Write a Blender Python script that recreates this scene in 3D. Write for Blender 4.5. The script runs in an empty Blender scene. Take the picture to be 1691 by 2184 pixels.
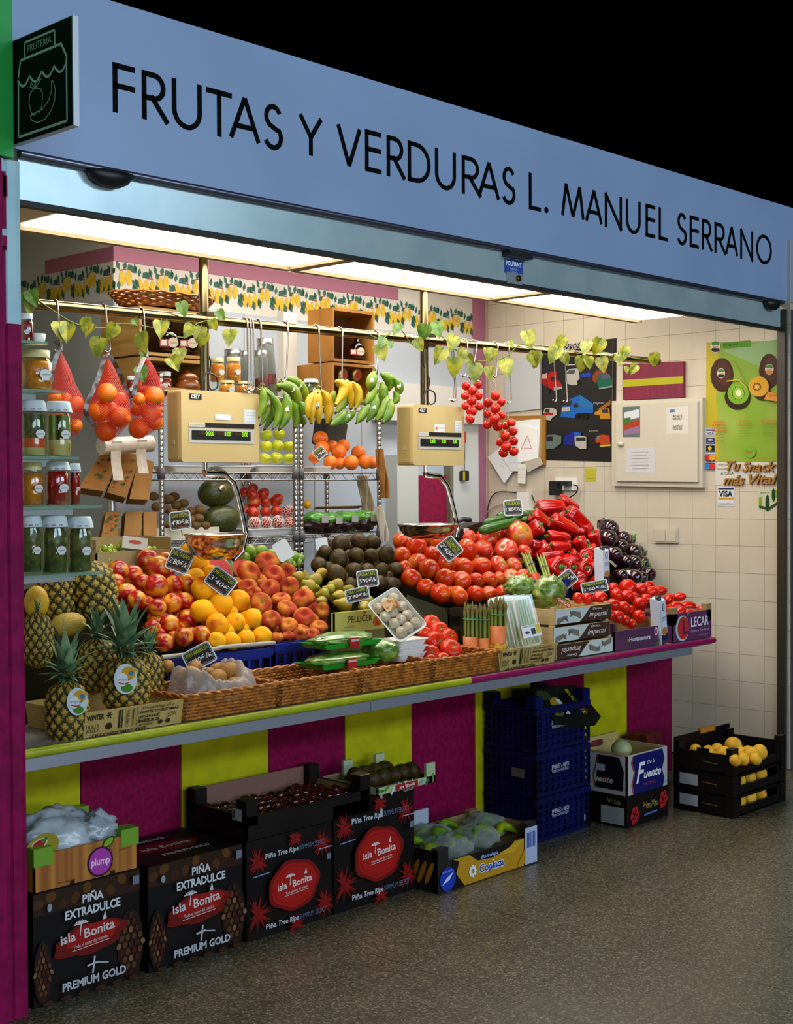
import bpy, math, random
from mathutils import Vector, Matrix
from math import sin, cos, pi, radians, sqrt, atan2
random.seed(7)
S = bpy.context.scene
COL = S.collection
# ---------------------------------------------------------------- camera
W_, H_, CX, CY, FPX = 1691, 2184, 845.5, 1092.0, 2881.0
vX = Vector((3590-CX, 1022-CY, FPX)).normalized()
vY = Vector((-2179-CX, 1051-CY, FPX)); vY = (vY - vY.dot(vX)*vX).normalized()
vZ = vX.cross(vY)
CAM = Vector((-2.066, -3.448, 1.52))
def ray(px, py):
    d = Vector((px-CX, py-CY, FPX))
    return Vector((vX.dot(d), vY.dot(d), vZ.dot(d)))
def at(px, py, Y):
    d = ray(px, py); return CAM + d*((Y-CAM.y)/d.y)
def atx(px, py, X):
    d = ray(px, py); return CAM + d*((X-CAM.x)/d.x)
def atz(px, py, Z):
    d = ray(px, py); return CAM + d*((Z-CAM.z)/d.z)
RT = Vector((vX.x, vY.x, vZ.x)); DN = Vector((vX.y, vY.y, vZ.y)); FW = Vector((vX.z, vY.z, vZ.z))
def ppm(p): return FPX/max(.1, (p-CAM).dot(FW))          # pixels per metre at a point
cd = bpy.data.cameras.new('camera'); cam = bpy.data.objects.new('camera', cd); COL.objects.link(cam)
cd.sensor_fit = 'VERTICAL'; cd.sensor_height = 36; cd.lens = FPX/H_*36; cd.clip_start = .05; cd.clip_end = 100
mw = Matrix.Identity(4)
for i in range(3):
    mw[i][0] = RT[i]; mw[i][1] = -DN[i]; mw[i][2] = -FW[i]; mw[i][3] = CAM[i]
cam.matrix_world = mw
S.camera = cam
# ---------------------------------------------------------------- light and exposure
PANEL_POWER = 8.0
w = bpy.data.worlds.new('hall'); S.world = w; w.use_nodes = True
w.node_tree.nodes['Background'].inputs[0].default_value = (.30, .45, .75, 1)
w.node_tree.nodes['Background'].inputs[1].default_value = 0.0
def area(name, loc, rot, sx, sy, power, col):
    l = bpy.data.lights.new(name, 'AREA'); l.shape = 'RECTANGLE'; l.size = sx; l.size_y = sy; l.energy = power; l.color = col
    o = bpy.data.objects.new(name, l); COL.objects.link(o); o.location = loc; o.rotation_euler = rot; return o
# rows of cool luminaires under the market hall roof, behind and above the visitor
area('hall_lamp', (-3.5, -9.0, 4.8), (radians(62), 0, 0), 6, 1.2, 290, (.60, .80, 1.0))
area('hall_lamp', (4.5, -9.0, 4.8), (radians(62), 0, 0), 6, 1.2, 290, (.60, .80, 1.0))
# added low fill from across the aisle, brightens the panels under the counter
area('added_front_fill', (.5, -8.5, 1.7), (radians(90), 0, 0), 6, 1.0, 175, (.85, .92, 1.0))
# added unseen fill below the rear ceiling, brightens the lemon-border wall
area('added_rear_fill', (2.6, 1.30, 2.87), (0, 0, 0), 3.2, .35, 55, (1.0, .93, .82))
S.view_settings.view_transform = 'Standard'; S.view_settings.look = 'None'
S.view_settings.exposure = 0.0; S.view_settings.gamma = 1.0; S.view_settings.use_curve_mapping = False
# ---------------------------------------------------------------- helpers
def lin(h):
    if isinstance(h, (tuple, list)): return tuple(h)
    h = h.lstrip('#'); c = [int(h[i:i+2], 16)/255 for i in (0, 2, 4)]
    return tuple((x/12.92 if x <= .04045 else ((x+.055)/1.055)**2.4) for x in c)
MATS = {}
def mat(name, c, rough=.55, metal=0.0, c2=None, scale=8.0, lo=.4, hi=.6, detail=3.0, bump=0.0, bscale=None, rnd=0.0, coat=0.0, emit=0.0, dist=0.0, stretch=None, spec=.5, coords='Object'):
    """principled material; c2: second colour mixed in by noise; rnd: brightness spread from thing to thing"""
    if name in MATS: return MATS[name]
    m = bpy.data.materials.new(name); m.use_nodes = True; MATS[name] = m
    nt = m.node_tree; N = nt.nodes; L = nt.links; b = N['Principled BSDF']
    b.inputs['Base Color'].default_value = (*lin(c), 1); b.inputs['Roughness'].default_value = rough; b.inputs['Metallic'].default_value = metal
    b.inputs['Specular IOR Level'].default_value = spec
    if coat: b.inputs['Coat Weight'].default_value = coat; b.inputs['Coat Roughness'].default_value = .12
    if emit:
        b.inputs['Emission Color'].default_value = (*lin(c), 1); b.inputs['Emission Strength'].default_value = emit
    need = c2 is not None or bump
    if need:
        tc = N.new('ShaderNodeTexCoord'); src = tc.outputs[coords]
        oi = N.new('ShaderNodeObjectInfo')
        ad = N.new('ShaderNodeVectorMath'); ad.operation = 'ADD'
        mu = N.new('ShaderNodeMath'); mu.operation = 'MULTIPLY'; mu.inputs[1].default_value = 37.0
        L.new(oi.outputs['Random'], mu.inputs[0]); L.new(src, ad.inputs[0]); L.new(mu.outputs[0], ad.inputs[1]); src = ad.outputs[0]
        if stretch:
            mp = N.new('ShaderNodeMapping'); mp.inputs['Scale'].default_value = stretch; L.new(src, mp.inputs[0]); src = mp.outputs[0]
    colout = None
    if c2 is not None:
        nz = N.new('ShaderNodeTexNoise'); nz.inputs['Scale'].default_value = scale; nz.inputs['Detail'].default_value = detail; nz.inputs['Distortion'].default_value = dist
        L.new(src, nz.inputs['Vector'])
        cr = N.new('ShaderNodeValToRGB'); cr.color_ramp.elements[0].position = lo; cr.color_ramp.elements[1].position = hi
        cr.color_ramp.elements[0].color = (*lin(c), 1); cr.color_ramp.elements[1].color = (*lin(c2), 1)
        L.new(nz.outputs['Fac'], cr.inputs[0]); colout = cr.outputs[0]
    if rnd:
        oi2 = N.new('ShaderNodeObjectInfo'); hs = N.new('ShaderNodeHueSaturation')
        mr = N.new('ShaderNodeMapRange'); mr.inputs['To Min'].default_value = 1-rnd; mr.inputs['To Max'].default_value = 1+rnd
        L.new(oi2.outputs['Random'], mr.inputs[0]); L.new(mr.outputs[0], hs.inputs['Value'])
        if colout: L.new(colout, hs.inputs['Color'])
        else: hs.inputs['Color'].default_value = (*lin(c), 1)
        colout = hs.outputs[0]
    if colout: L.new(colout, b.inputs['Base Color'])
    if bump:
        nb = N.new('ShaderNodeTexNoise'); nb.inputs['Scale'].default_value = bscale or scale*4; nb.inputs['Detail'].default_value = 3
        L.new(src, nb.inputs['Vector'])
        bp = N.new('ShaderNodeBump'); bp.inputs['Strength'].default_value = bump; bp.inputs['Distance'].default_value = .01
        L.new(nb.outputs['Fac'], bp.inputs['Height']); L.new(bp.outputs[0], b.inputs['Normal'])
    return m
def glassy(name, c, clear=.8, rough=.08, solid=False):
    """thin clear film or pane: part straight through, part gloss"""
    if name in MATS: return MATS[name]
    m = bpy.data.materials.new(name); m.use_nodes = True; MATS[name] = m; nt = m.node_tree; N = nt.nodes; L = nt.links
    for n in list(N):
        if n.type != 'OUTPUT_MATERIAL': N.remove(n)
    out = [n for n in N if n.type == 'OUTPUT_MATERIAL'][0]
    t = N.new('ShaderNodeBsdfTransparent'); t.inputs[0].default_value = (*lin(c), 1)
    if clear >= .75 and not solid: g = N.new('ShaderNodeBsdfGlossy')
    else: g = N.new('ShaderNodeBsdfPrincipled')
    g.inputs[0].default_value = (*lin(c), 1); g.inputs['Roughness'].default_value = rough
    lw = N.new('ShaderNodeLayerWeight'); lw.inputs[0].default_value = .25
    mr = N.new('ShaderNodeMapRange'); mr.inputs['To Min'].default_value = 1-clear; mr.inputs['To Max'].default_value = min(1, 1-clear+(.3 if clear >= .75 else .45))
    L.new(lw.outputs['Facing'], mr.inputs[0])
    mx = N.new('ShaderNodeMixShader'); L.new(mr.outputs[0], mx.inputs[0]); L.new(t.outputs[0], mx.inputs[1]); L.new(g.outputs[0], mx.inputs[2]); L.new(mx.outputs[0], out.inputs[0])
    return m
class MB:
    """collects faces; build() links them as one mesh object"""
    def __init__(s): s.v = []; s.f = []; s.m = []; s.mats = []; s.sm = []
    def mi(s, m):
        if m is None: return 0
        if m not in s.mats: s.mats.append(m)
        return s.mats.index(m)
    def face(s, pts, m=None, smooth=False):
        n = len(s.v); s.v += [tuple(p) for p in pts]; s.f.append(tuple(range(n, n+len(pts)))); s.m.append(s.mi(m)); s.sm.append(smooth); return s
    def addmesh(s, vs, fs, m=None, smooth=False):
        n = len(s.v); s.v += [tuple(p) for p in vs]; i = s.mi(m)
        for f in fs: s.f.append(tuple(k+n for k in f)); s.m.append(i); s.sm.append(smooth)
        return s
    def box(s, x0, x1, y0, y1, z0, z1, m=None, M=None):
        vs = [Vector((x, y, z)) for x in (x0, x1) for y in (y0, y1) for z in (z0, z1)]
        if M is not None: vs = [M @ v for v in vs]
        return s.addmesh(vs, [(0, 1, 3, 2), (4, 6, 7, 5), (0, 4, 5, 1), (2, 3, 7, 6), (0, 2, 6, 4), (1, 5, 7, 3)], m)
    def rbox(s, x0, x1, y0, y1, z0, z1, r, m=None, M=None, n=3, axis='y'):
        """box with four rounded edges along an axis"""
        A = {'x': ((y0, y1), (z0, z1), (x0, x1)), 'y': ((x0, x1), (z0, z1), (y0, y1)), 'z': ((x0, x1), (y0, y1), (z0, z1))}[axis]
        (a0, a1), (b0, b1), (c0, c1) = A; pts = []
        for (ca, cb, st) in ((a1-r, b1-r, 0), (a0+r, b1-r, 1), (a0+r, b0+r, 2), (a1-r, b0+r, 3)):
            for k in range(n+1):
                t = (st+k/n)*pi/2; pts.append((ca+r*cos(t), cb+r*sin(t)))
        def mk(p, c): return {'x': (c, p[0], p[1]), 'y': (p[0], c, p[1]), 'z': (p[0], p[1], c)}[axis]
        return s.prism([Vector(mk(p, c0)) for p in pts], [Vector(mk(p, c1)) for p in pts], m, M)
    def prism(s, lo, hi, m=None, M=None, smooth=False):
        k = len(lo); vs = list(lo)+list(hi)
        if M is not None: vs = [M @ Vector(v) for v in vs]
        s.addmesh(vs, [(i, (i+1) % k, k+(i+1) % k, k+i) for i in range(k)], m, smooth)
        s.addmesh(vs, [tuple(range(k-1, -1, -1)), tuple(range(k, 2*k))], m); return s
    def tube(s, pts, r, m=None, n=8, cap=True, closed=False):
        pts = [Vector(p) for p in pts]; k = len(pts); rr = r if isinstance(r, (list, tuple)) else [r]*k
        vs = []; up = None
        for i, p in enumerate(pts):
            a = pts[(i-1) % k] if (i or closed) else pts[0]; c = pts[(i+1) % k] if (i < k-1 or closed) else pts[-1]
            t = (c-a).normalized() if (c-a).length > 1e-9 else Vector((0, 0, 1))
            if up is None: up = Vector((0, 0, 1)) if abs(t.z) < .9 else Vector((1, 0, 0))
            u = (up - up.dot(t)*t)
            if u.length < 1e-6: u = t.orthogonal()
            u.normalize(); w_ = t.cross(u); up = u
            for j in range(n): vs.append(p + rr[i]*(cos(2*pi*j/n)*u + sin(2*pi*j/n)*w_))
        fs = []
        for i in range(k if closed else k-1):
            i2 = (i+1) % k
            for j in range(n): fs.append((i*n+j, i*n+(j+1) % n, i2*n+(j+1) % n, i2*n+j))
        s.addmesh(vs, fs, m, True)
        if cap and not closed: s.addmesh(vs, [tuple(range(n-1, -1, -1)), tuple((k-1)*n+j for j in range(n))], m)
        return s
    def lathe(s, prof, m=None, n=24, M=None, fn=None, smooth=True):
        """prof: (r, z) list, poles allowed at r=0; fn(theta, i) scales radius"""
        vs = []; k = len(prof)
        for i, (r, z) in enumerate(prof):
            for j in range(n):
                t = 2*pi*j/n; q = r*(fn(t, i) if fn else 1); vs.append(Vector((q*cos(t), q*sin(t), z)))
        if M is not None: vs = [M @ v for v in vs]
        fs = []
        for i in range(k-1):
            for j in range(n): fs.append((i*n+j, i*n+(j+1) % n, (i+1)*n+(j+1) % n, (i+1)*n+j))
        s.addmesh(vs, fs, m, smooth)
        return s
    def grid(s, fn, nu, nv, m=None, smooth=True, mfn=None):
        vs = [fn(i/nu, j/nv) for i in range(nu+1) for j in range(nv+1)]
        n0 = len(s.v); s.v += [tuple(v) for v in vs]
        for i in range(nu):
            for j in range(nv):
                s.f.append((n0+i*(nv+1)+j, n0+(i+1)*(nv+1)+j, n0+(i+1)*(nv+1)+j+1, n0+i*(nv+1)+j+1)); s.m.append(s.mi(mfn(i/nu, j/nv) if mfn else m)); s.sm.append(smooth)
        return s
    def mesh(s, name):
        me = bpy.data.meshes.new(name); me.from_pydata(s.v, [], s.f)
        for m in s.mats: me.materials.append(m)
        me.polygons.foreach_set('material_index', s.m); me.polygons.foreach_set('use_smooth', s.sm); me.update(); return me
    def build(s, name, parent=None, merge=False, **kw):
        o = obj(name, s.mesh(name), parent, **kw)
        return o
def obj(name, me, parent=None, M=None, loc=None, label=None, category=None, group=None, kind=None):
    o = bpy.data.objects.new(name, me); COL.objects.link(o)
    if parent is not None: o.parent = parent
    if M is not None: o.matrix_basis = M
    if loc is not None: o.location = loc
    return tag(o, label, category, group, kind)
def tag(o, label=None, category=None, group=None, kind=None):
    if label: o['label'] = label
    if category: o['category'] = category
    if group: o['group'] = group
    if kind: o['kind'] = kind
    return o
def thing(name, loc, label, category, group=None, M=None, kind=None):
    o = obj(name, None, None, M=M, loc=loc, label=label, category=category, group=group, kind=kind); o.empty_display_size = .05; return o
def frame(o, x, y, z):
    """matrix with columns x,y,z at o"""
    M = Matrix.Identity(4)
    for i in range(3): M[i][0] = x[i]; M[i][1] = y[i]; M[i][2] = z[i]; M[i][3] = o[i]
    return M
def T(x, y, z): return Matrix.Translation((x, y, z))
def R(a, ax): return Matrix.Rotation(radians(a), 4, ax)
def zto(d, roll=0):
    """rotation taking +z to direction d"""
    return Vector(d).to_track_quat('Z', 'Y').to_matrix().to_4x4() @ R(roll, 'Z')
def Sc(*a):
    M = Matrix.Identity(4); a = a*3 if len(a) == 1 else a
    for i in range(3): M[i][i] = a[i]
    return M
ORD = ['bottom', 'second', 'third', 'fourth', 'fifth', 'sixth', 'seventh', 'eighth', 'ninth', 'tenth']
NTH = ['first', 'second', 'third', 'fourth', 'fifth', 'sixth', 'seventh', 'eighth', 'ninth', 'tenth', 'eleventh', 'twelfth', 'thirteenth']
# flat print: shapes and lettering on a plane
TXT = {}
def text_geo(body, bold=0.0, shear=0.0):
    k = (body, bold, shear)
    if k not in TXT:
        c = bpy.data.curves.new('t', 'FONT'); c.body = body; c.size = 1; c.offset = bold; c.shear = shear; c.resolution_u = 2; c.fill_mode = 'FRONT'
        o = bpy.data.objects.new('t', c); me = o.to_mesh()
        vs = [v.co.copy() for v in me.vertices]; fs = [tuple(p.vertices) for p in me.polygons]
        o.to_mesh_clear(); bpy.data.objects.remove(o); bpy.data.curves.remove(c); TXT[k] = (vs, fs)
    return TXT[k]
class Print:
    """O origin, U and V unit vectors across and up, print lies on the plane facing U x V"""
    def __init__(s, O, U, V, lift=.0006):
        s.O = Vector(O); s.U = Vector(U).normalized(); s.V = Vector(V).normalized(); s.N = s.U.cross(s.V).normalized(); s.l = lift; s.mb = MB(); s.step = .00035
    def w(s, u, v): return s.O + s.U*u + s.V*v + s.N*s.l
    def poly(s, c, pts, rough=.5):
        s.mb.face([s.w(*p) for p in pts], pm(c, rough)); s.l += s.step; return s
    def rect(s, c, u0, u1, v0, v1, rough=.5): return s.poly(c, [(u0, v0), (u1, v0), (u1, v1), (u0, v1)], rough)
    def ell(s, c, u, v, a, b, rot=0, n=18, rough=.5, wob=0):
        q = radians(rot); pts = []
        for k in range(n):
            t = 2*pi*k/n; r = 1+wob*sin(t*7+1)*.6+wob*sin(t*4)*.6; x = a*r*cos(t); y = b*r*sin(t); pts.append((u+x*cos(q)-y*sin(q), v+x*sin(q)+y*cos(q)))
        return s.poly(c, pts, rough)
    def line(s, c, pts, wd):
        for (a, b) in zip(pts, pts[1:]):
            d = Vector((b[0]-a[0], b[1]-a[1])); d = d.normalized() if d.length else Vector((1, 0)); n = Vector((-d.y, d.x))*wd/2
            s.mb.face([s.w(a[0]-n.x, a[1]-n.y), s.w(b[0]-n.x, b[1]-n.y), s.w(b[0]+n.x, b[1]+n.y), s.w(a[0]+n.x, a[1]+n.y)], pm(c))
        s.l += s.step; return s
    def text(s, c, body, u, v, h, width=None, bold=0.0, shear=0.0, rot=0, al='c'):
        """h: cap height; width: squeeze to this width; u,v: centre of the text, or its start for al='l'"""
        vs, fs = text_geo(body, bold, shear)
        if not vs: return s
        x0 = min(p.x for p in vs); x1 = max(p.x for p in vs); sy = h/.70; sx = width/(x1-x0) if width else sy; q = radians(rot)
        def tr(p):
            x = (p.x-((x0+x1)/2 if al == 'c' else x0))*sx; y = p.y*sy - h/2
            return s.w(u+x*cos(q)-y*sin(q), v+x*sin(q)+y*cos(q))
        s.mb.addmesh([tr(p) for p in vs], fs, pm(c)); s.l += s.step; return s
    def build(s, name, parent=None, **kw): return s.mb.build(name, parent, **kw)
def pm(c, rough=.5):
    if not isinstance(c, str): return c
    return mat('print_'+c.lstrip('#')+('' if rough == .5 else '_%d' % (rough*100)), c, rough, spec=.25)
# ================================================================ structure
XR, YB, XB = 4.54, 2.06, 1.74
M_steel = mat('brushed_steel', 'b9bcc0', .28, 1.0, bump=.05, bscale=60)
M_chrome = mat('chrome', 'd8d8d6', .12, 1.0)
M_dark = mat('black_metal', '141416', .45)
M_white = mat('white_paint', 'e6e2da', .5)
# floor of terrazzo slabs
m = mat('terrazzo', '6b6252', .30, c2='8d8674', scale=260, lo=.42, hi=.62, detail=2, bump=.02, bscale=90, coat=.25, coords='Object')
m_g = mat('floor_joint', '40392c', .7)
fl = MB().box(-6, 9, -7, 6, -.06, -.006, m_g).build('floor', kind='structure')
me = MB().box(-.3073, .3073, -.1949, .1949, -.012, 0, m).mesh('floor_tile')
me.materials.clear()
mt = bpy.data.materials.new('terrazzo_slab'); mt.use_nodes = True
nt = mt.node_tree; b = nt.nodes['Principled BSDF']; L = nt.links
tc = nt.nodes.new('ShaderNodeTexCoord'); gm = nt.nodes.new('ShaderNodeNewGeometry')
vo = nt.nodes.new('ShaderNodeTexVoronoi'); vo.inputs['Scale'].default_value = 170; L.new(gm.outputs['Position'], vo.inputs['Vector'])
cr = nt.nodes.new('ShaderNodeValToRGB'); cr.color_ramp.interpolation = 'CONSTANT'
cr.color_ramp.elements[0].color = (*lin('453f2e'), 1); cr.color_ramp.elements[1].color = (*lin('5c5540'), 1); cr.color_ramp.elements[1].position = .3
for p_, c_ in ((.55, '736a50'), (.75, '4c4632'), (.9, '8f866a')):
    e = cr.color_ramp.elements.new(p_); e.color = (*lin(c_), 1)
sx = nt.nodes.new('ShaderNodeSeparateColor'); L.new(vo.outputs['Color'], sx.inputs[0]); L.new(sx.outputs[0], cr.inputs[0])
nz = nt.nodes.new('ShaderNodeTexNoise'); nz.inputs['Scale'].default_value = 2.2; nz.inputs['Detail'].default_value = 4; L.new(gm.outputs['Position'], nz.inputs['Vector'])
mr = nt.nodes.new('ShaderNodeMapRange'); mr.inputs['To Min'].default_value = .72; mr.inputs['To Max'].default_value = .98; L.new(nz.outputs[0], mr.inputs[0])
hs = nt.nodes.new('ShaderNodeHueSaturation'); L.new(cr.outputs[0], hs.inputs['Color']); L.new(mr.outputs[0], hs.inputs['Value']); L.new(hs.outputs[0], b.inputs['Base Color'])
mr2 = nt.nodes.new('ShaderNodeMapRange'); mr2.inputs['To Min'].default_value = .27; mr2.inputs['To Max'].default_value = .36; L.new(nz.outputs[0], mr2.inputs[0]); L.new(mr2.outputs[0], b.inputs['Roughness'])
me.materials.append(mt)
for i in range(-5, 9):
    for j in range(-8, 3):
        o = obj('floor_tile', me, fl, loc=(1.337+.616*i, -.745+.391*j, 0))
# tiled side wall
m_t = mat('wall_tile', 'c9beab', .32, c2='c4b8a3', scale=3, rnd=.012, bump=.015, bscale=14)
wr = MB().box(XR+.008, XR+.15, -.004, YB+.1, 0, 2.9, mat('tile_grout', 'b3a488', .8)).build('wall_right', kind='structure')
tl = .1475
me = MB().box(0, .009, -tl/2+.0008, tl/2-.0008, -tl/2+.0008, tl/2-.0008, m_t).mesh('tile')
ty0, tz0 = onY, onZ = .1179*1.0133-tl, .1478*1.0133-tl   # joints measured along the wall
for i in range(0, 15):
    for k in range(0, 19):
        y = ty0+tl*(i+.5); z = tz0+tl*(k+.5)
        if y > YB-.03 or z+tl/2 > 2.86: continue
        obj('tile', me, wr, loc=(XR, y, z))
# rear wall, returning wall and far wall
m_w = mat('rear_wall_paint', 'd4cfc6', .6, c2='c9c3b8', scale=2.5)
m_p = mat('old_pink_paint', 'a5667e', .6)
wb = MB().box(XB, XR+.1, YB, YB+.12, 0, 2.9, m_w).build('wall_back', kind='structure')
m_w2 = mat('cold_room_panel', 'c3c6c8', .45)
wi = MB().box(XB, XB+.12, YB+.12, 3.3, 0, 2.9, m_w2).build('wall_inner', kind='structure')
MB().box(-.6, XB, 3.2, 3.3, 0, 2.9, mat('far_wall_paint', '8a8f3a', .6)).build('wall_far', kind='structure')
MB().box(-.16, -.06, .12, 3.2, 0, 2.9, m_w).build('wall_left', kind='structure')
MB().box(-.16, XR+.1, .12, 3.3, 2.9, 2.96, mat('ceiling_paint', 'cfc8bc', .7)).build('ceiling', kind='structure')
m_cool = mat('cool_panel', 'b0b8c2', .45, c2='a8b1bc', scale=2)
MB().box(XB-.004, 4.415, YB-.006, YB, .0, 2.43, m_cool).build('lower_panelling', wb)
MB().box(XB-.006, XB, YB-.006, 3.2, .0, 2.43, m_cool).build('lower_panelling', wi)
# painted pink bands
MB().box(XB-.002, 3.74, YB-.003, YB, 2.615, 2.685, m_p).build('painted_band', wb)
MB().box(XB-.003, XB, YB-.003, 2.66, 2.615, 2.685, m_p).build('painted_band', wi)
MB().box(4.415, XR, YB-.003, YB, 0, 2.86, m_p).build('painted_band', wb)
for x in (2.55, 3.05, 3.42): MB().box(x, x+.004, YB-.008, YB-.006, .0, 2.43, mat('panel_joint', '8c8c8a', .6)).build('panel_joint', wb)
# stencilled lemons
m_l, m_lf, m_br = mat('lemon_stencil', 'd8b61c', .6, c2='c9a012', scale=30), mat('leaf_stencil', '1d5b4a', .6), mat('twig_stencil', '8e2b22', .6)
def motif():
    b = MB(); y = -.0015
    def P(m, pts): b.face([(p[0], y, p[1]) for p in pts], m)
    def lemon(x, z, a=.036, h=.052, tl=0):
        P(m_l, [(x+a*cos(t)*(1)+tl*sin(t)*h, z+h*sin(t)*(1+.12*(abs(sin(t)) > .95))) for t in [2*pi*k/14 for k in range(14)]])
    def leaf(x, z, dx, dz, wd):
        n = Vector((-dz, dx)).normalized()*wd*1.7; dx *= 1.15; dz *= 1.15; P(m_lf, [(x, z), (x+dx*.4+n.x, z+dz*.4+n.y), (x+dx, z+dz), (x+dx*.5-n.x, z+dz*.5-n.y)])
    lemon(.0, .02); lemon(.075, .03, .034); lemon(.20, -.02); lemon(.275, -.025, .032); lemon(.345, -.02, .03)
    for (x, z, dx, dz, wd) in ((-.03, .08, -.03, .06, .012), (.02, .085, .02, .055, .014), (.06, .09, .05, .03, .016), (.10, .075, .06, .035, .018), (.11, .02, .06, -.07, .018), (.14, .03, .05, -.06, .014),
                               (.16, .07, -.02, .06, .012), (.19, .045, .01, .06, .012), (.23, .04, .05, .045, .016), (.27, .04, .05, .05, .014), (.12, -.02, .02, -.05, .016), (.305, -.02, .03, -.07, .018), (.34, .05, -.03, .06, .014), (.38, .05, .04, .03, .014),
                               (.385, 0, .03, -.07, .018), (-.045, 0, .01, -.06, .014), (.15, -.05, .015, -.03, .012), (.24, -.03, -.005, -.05, .006)):
        leaf(x, z, dx, dz, wd)
    P(m_br, [(-.03, .072), (.05, .088), (.05, .094), (-.03, .08)]); P(m_br, [(.28, .04), (.35, .04), (.35, .047), (.28, .047)])
    return b.mesh('lemon_motif')
lm = motif()
for k in range(12):
    obj('lemon_motif', lm, wb, M=T(XB+.05+.2225*k, YB-.0005, 2.522-.003*(k % 2)) @ Sc(.52, 1, .66))
for k in range(4):
    obj('lemon_motif', lm, wi, M=T(XB-.0005, 2.93-.2225*k, 2.522) @ R(-90, 'Z') @ Sc(.52, 1, .66))
# door in the rear wall with crimson leaf and pale posts
m_cr = mat('crimson_board', '96143e', .6, spec=.2, c2='7d173e', scale=40)
d = MB().box(3.62, 3.80, YB-.10, YB, 0, 1.70, mat('pale_post', 'bfc1ba', .5)).build('door_1', kind='structure')
MB().box(3.80, 4.13, YB-.03, YB-.001, 0, 1.58, m_cr).build('door_leaf', d)
MB().box(4.13, 4.16, YB-.06, YB-.001, 0, 1.72, mat('door_edge', '6a6a52', .5)).build('door_edge', d)
MB().box(4.16, 4.41, YB-.05, YB-.001, 0, 1.9, mat('pale_post2', 'c5c6c2', .5)).build('door_panel', d)
MB().box(3.5, 4.41, YB-.09, YB-.001, 1.9, 2.12, mat('lintel_white', 'd2d0ca', .5)).build('door_lintel', d)
# ---------------- front: column, jamb, fascia
m_mag = mat('magenta_paint', '8a0c4a', .6, spec=.12, c2='760a3e', scale=18, bump=.04, bscale=25)
m_blue = mat('pale_blue_paint', 'a9cdd2', .55, c2='9cc3cc', scale=6)
c = MB()
pts = [(-.08, .0), (-.072, -.012), (-.06, -.016), (-.052, -.004), (-.046, -.010), (-.02, -.012), (-.004, -.008), (0, .004), (0, .14), (-.08, .14)]
c.prism([Vector((x, y, 0)) for x, y in pts], [Vector((x, y, 1.985)) for x, y in pts], m_mag, smooth=False)
col = c.build('column', kind='structure')
MB().prism([Vector((x, y, 1.985)) for x, y in pts], [Vector((x, y, 2.447)) for x, y in pts], m_blue).build('column_upper_section', col)
MB().box(-.082, -.066, -.0175, -.010, 1.985, 2.447, m_mag).build('magenta_edge', col)
sm = MB()
for (x, z0, z1, wd) in ((-.060, 2.25, 2.41, .012), (-.062, 1.985, 2.2, .010), (-.056, 2.34, 2.40, .014), (-.058, 2.19, 2.23, .012)):
    sm.box(x-wd/2, x+wd/2, -.0185, -.004, z0, z1, m_mag)
sm.build('paint_smear', col)
MB().box(-4.5, -.08, -.03, .1, 0, 2.447, m_mag).build('wall_neighbour', kind='structure')
MB().box(-4.5, -.035, -.03, .1, 2.45, 3.3, mat('green_paint', '14a03c', .5)).build('trim_1', kind='structure')
# right jamb
j = MB().box(XR-.03, XR+.012, -.012, .03, 0, 2.44, mat('jamb_dark', '39342c', .4, .3)).build('trim_2', kind='structure')
MB().box(XR+.012, XR+.05, -.03, .03, 0, 2.44, mat('jamb_light', '8d9096', .3, .8)).build('jamb_profile', j)
MB().box(XR+.05, 8.5, -.03, .1, 0, 2.44, m_blue).build('wall_front', kind='structure')
# fascia
m_f = mat('fascia_white', '8ea4c6', .45, c2='889ec0', scale=1.5)
fa = MB().box(-.032, 8.5, -.012, .1, 2.482, 2.982, m_f).build('shop_fascia', label='long pale blue-white shop fascia board with black capitals', category='sign')
# rolling shutter under the fascia
sh = thing('rolling_shutter', (0, .02, 2.33), 'pale metal rolling shutter almost fully raised under the fascia', 'shutter')
sh_l = lambda o: o
def child(mb, name, par):
    o = mb.build(name, par); o.matrix_parent_inverse = par.matrix_world.inverted() if False else Matrix.Translation(-par.location); return o
child(MB().box(.004, XR-.03, .012, .03, 2.345, 2.47, mat('shutter_metal', 'b4c6c6', .3, .35, c2='a7bcbf', scale=4)), 'bottom_slat', sh)
child(MB().box(.004, XR-.03, .008, .034, 2.328, 2.345, mat('shutter_seal', '17150f', .6)), 'rubber_seal', sh)
child(MB().tube([(.0, .0, 2.474), (XR-.03, .0, 2.474)], .013, mat('steel_bar', '7d7f92', .3, .9), 12), 'round_bar', sh)
for x, wd in ((.30, .085), (4.38, .075)):
    k = MB().lathe([(.0005, -.045), (.4*wd, -.042), (.75*wd, -.028), (wd, 0), (.0005, 0)], M_dark, 18, M=T(x, -.01, 2.466) @ Sc(1, .5, 1)); child(k, 'shutter_stop', sh)
p = at(1100, 545, 0)
child(MB().box(p.x-.075, p.x+.075, -.03, .012, p.z-.012, p.z+.014, M_dark), 'lock_bar', sh)
pr = Print((p.x-.06, .011, p.z-.075), (1, 0, 0), (0, 0, 1)); pr.rect('2b4f9c', .0, .12, 0, .06).text('e8ecf4', 'POLFIANT', .06, .042, .018, .10, bold=.03).text('c8d4ec', 'SERVICIO', .06, .02, .008).text('c8d4ec', '91 555 20 36', .06, .009, .006)
child(pr.mb, 'lock_sticker', sh)
child(MB().box(p.x-.05, p.x+.05, .006, .012, p.z-.115, p.z-.07, mat('lock_plate', 'a8b6b8', .3, .5)).lathe([(0, 0), (.013, 0), (.013, .008), (0, .01)], mat('brass', '7a5a30', .3, 1), 12, M=T(p.x+.02, .006, p.z-.09) @ R(90, 'X')), 'lock_plate', sh)
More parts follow.
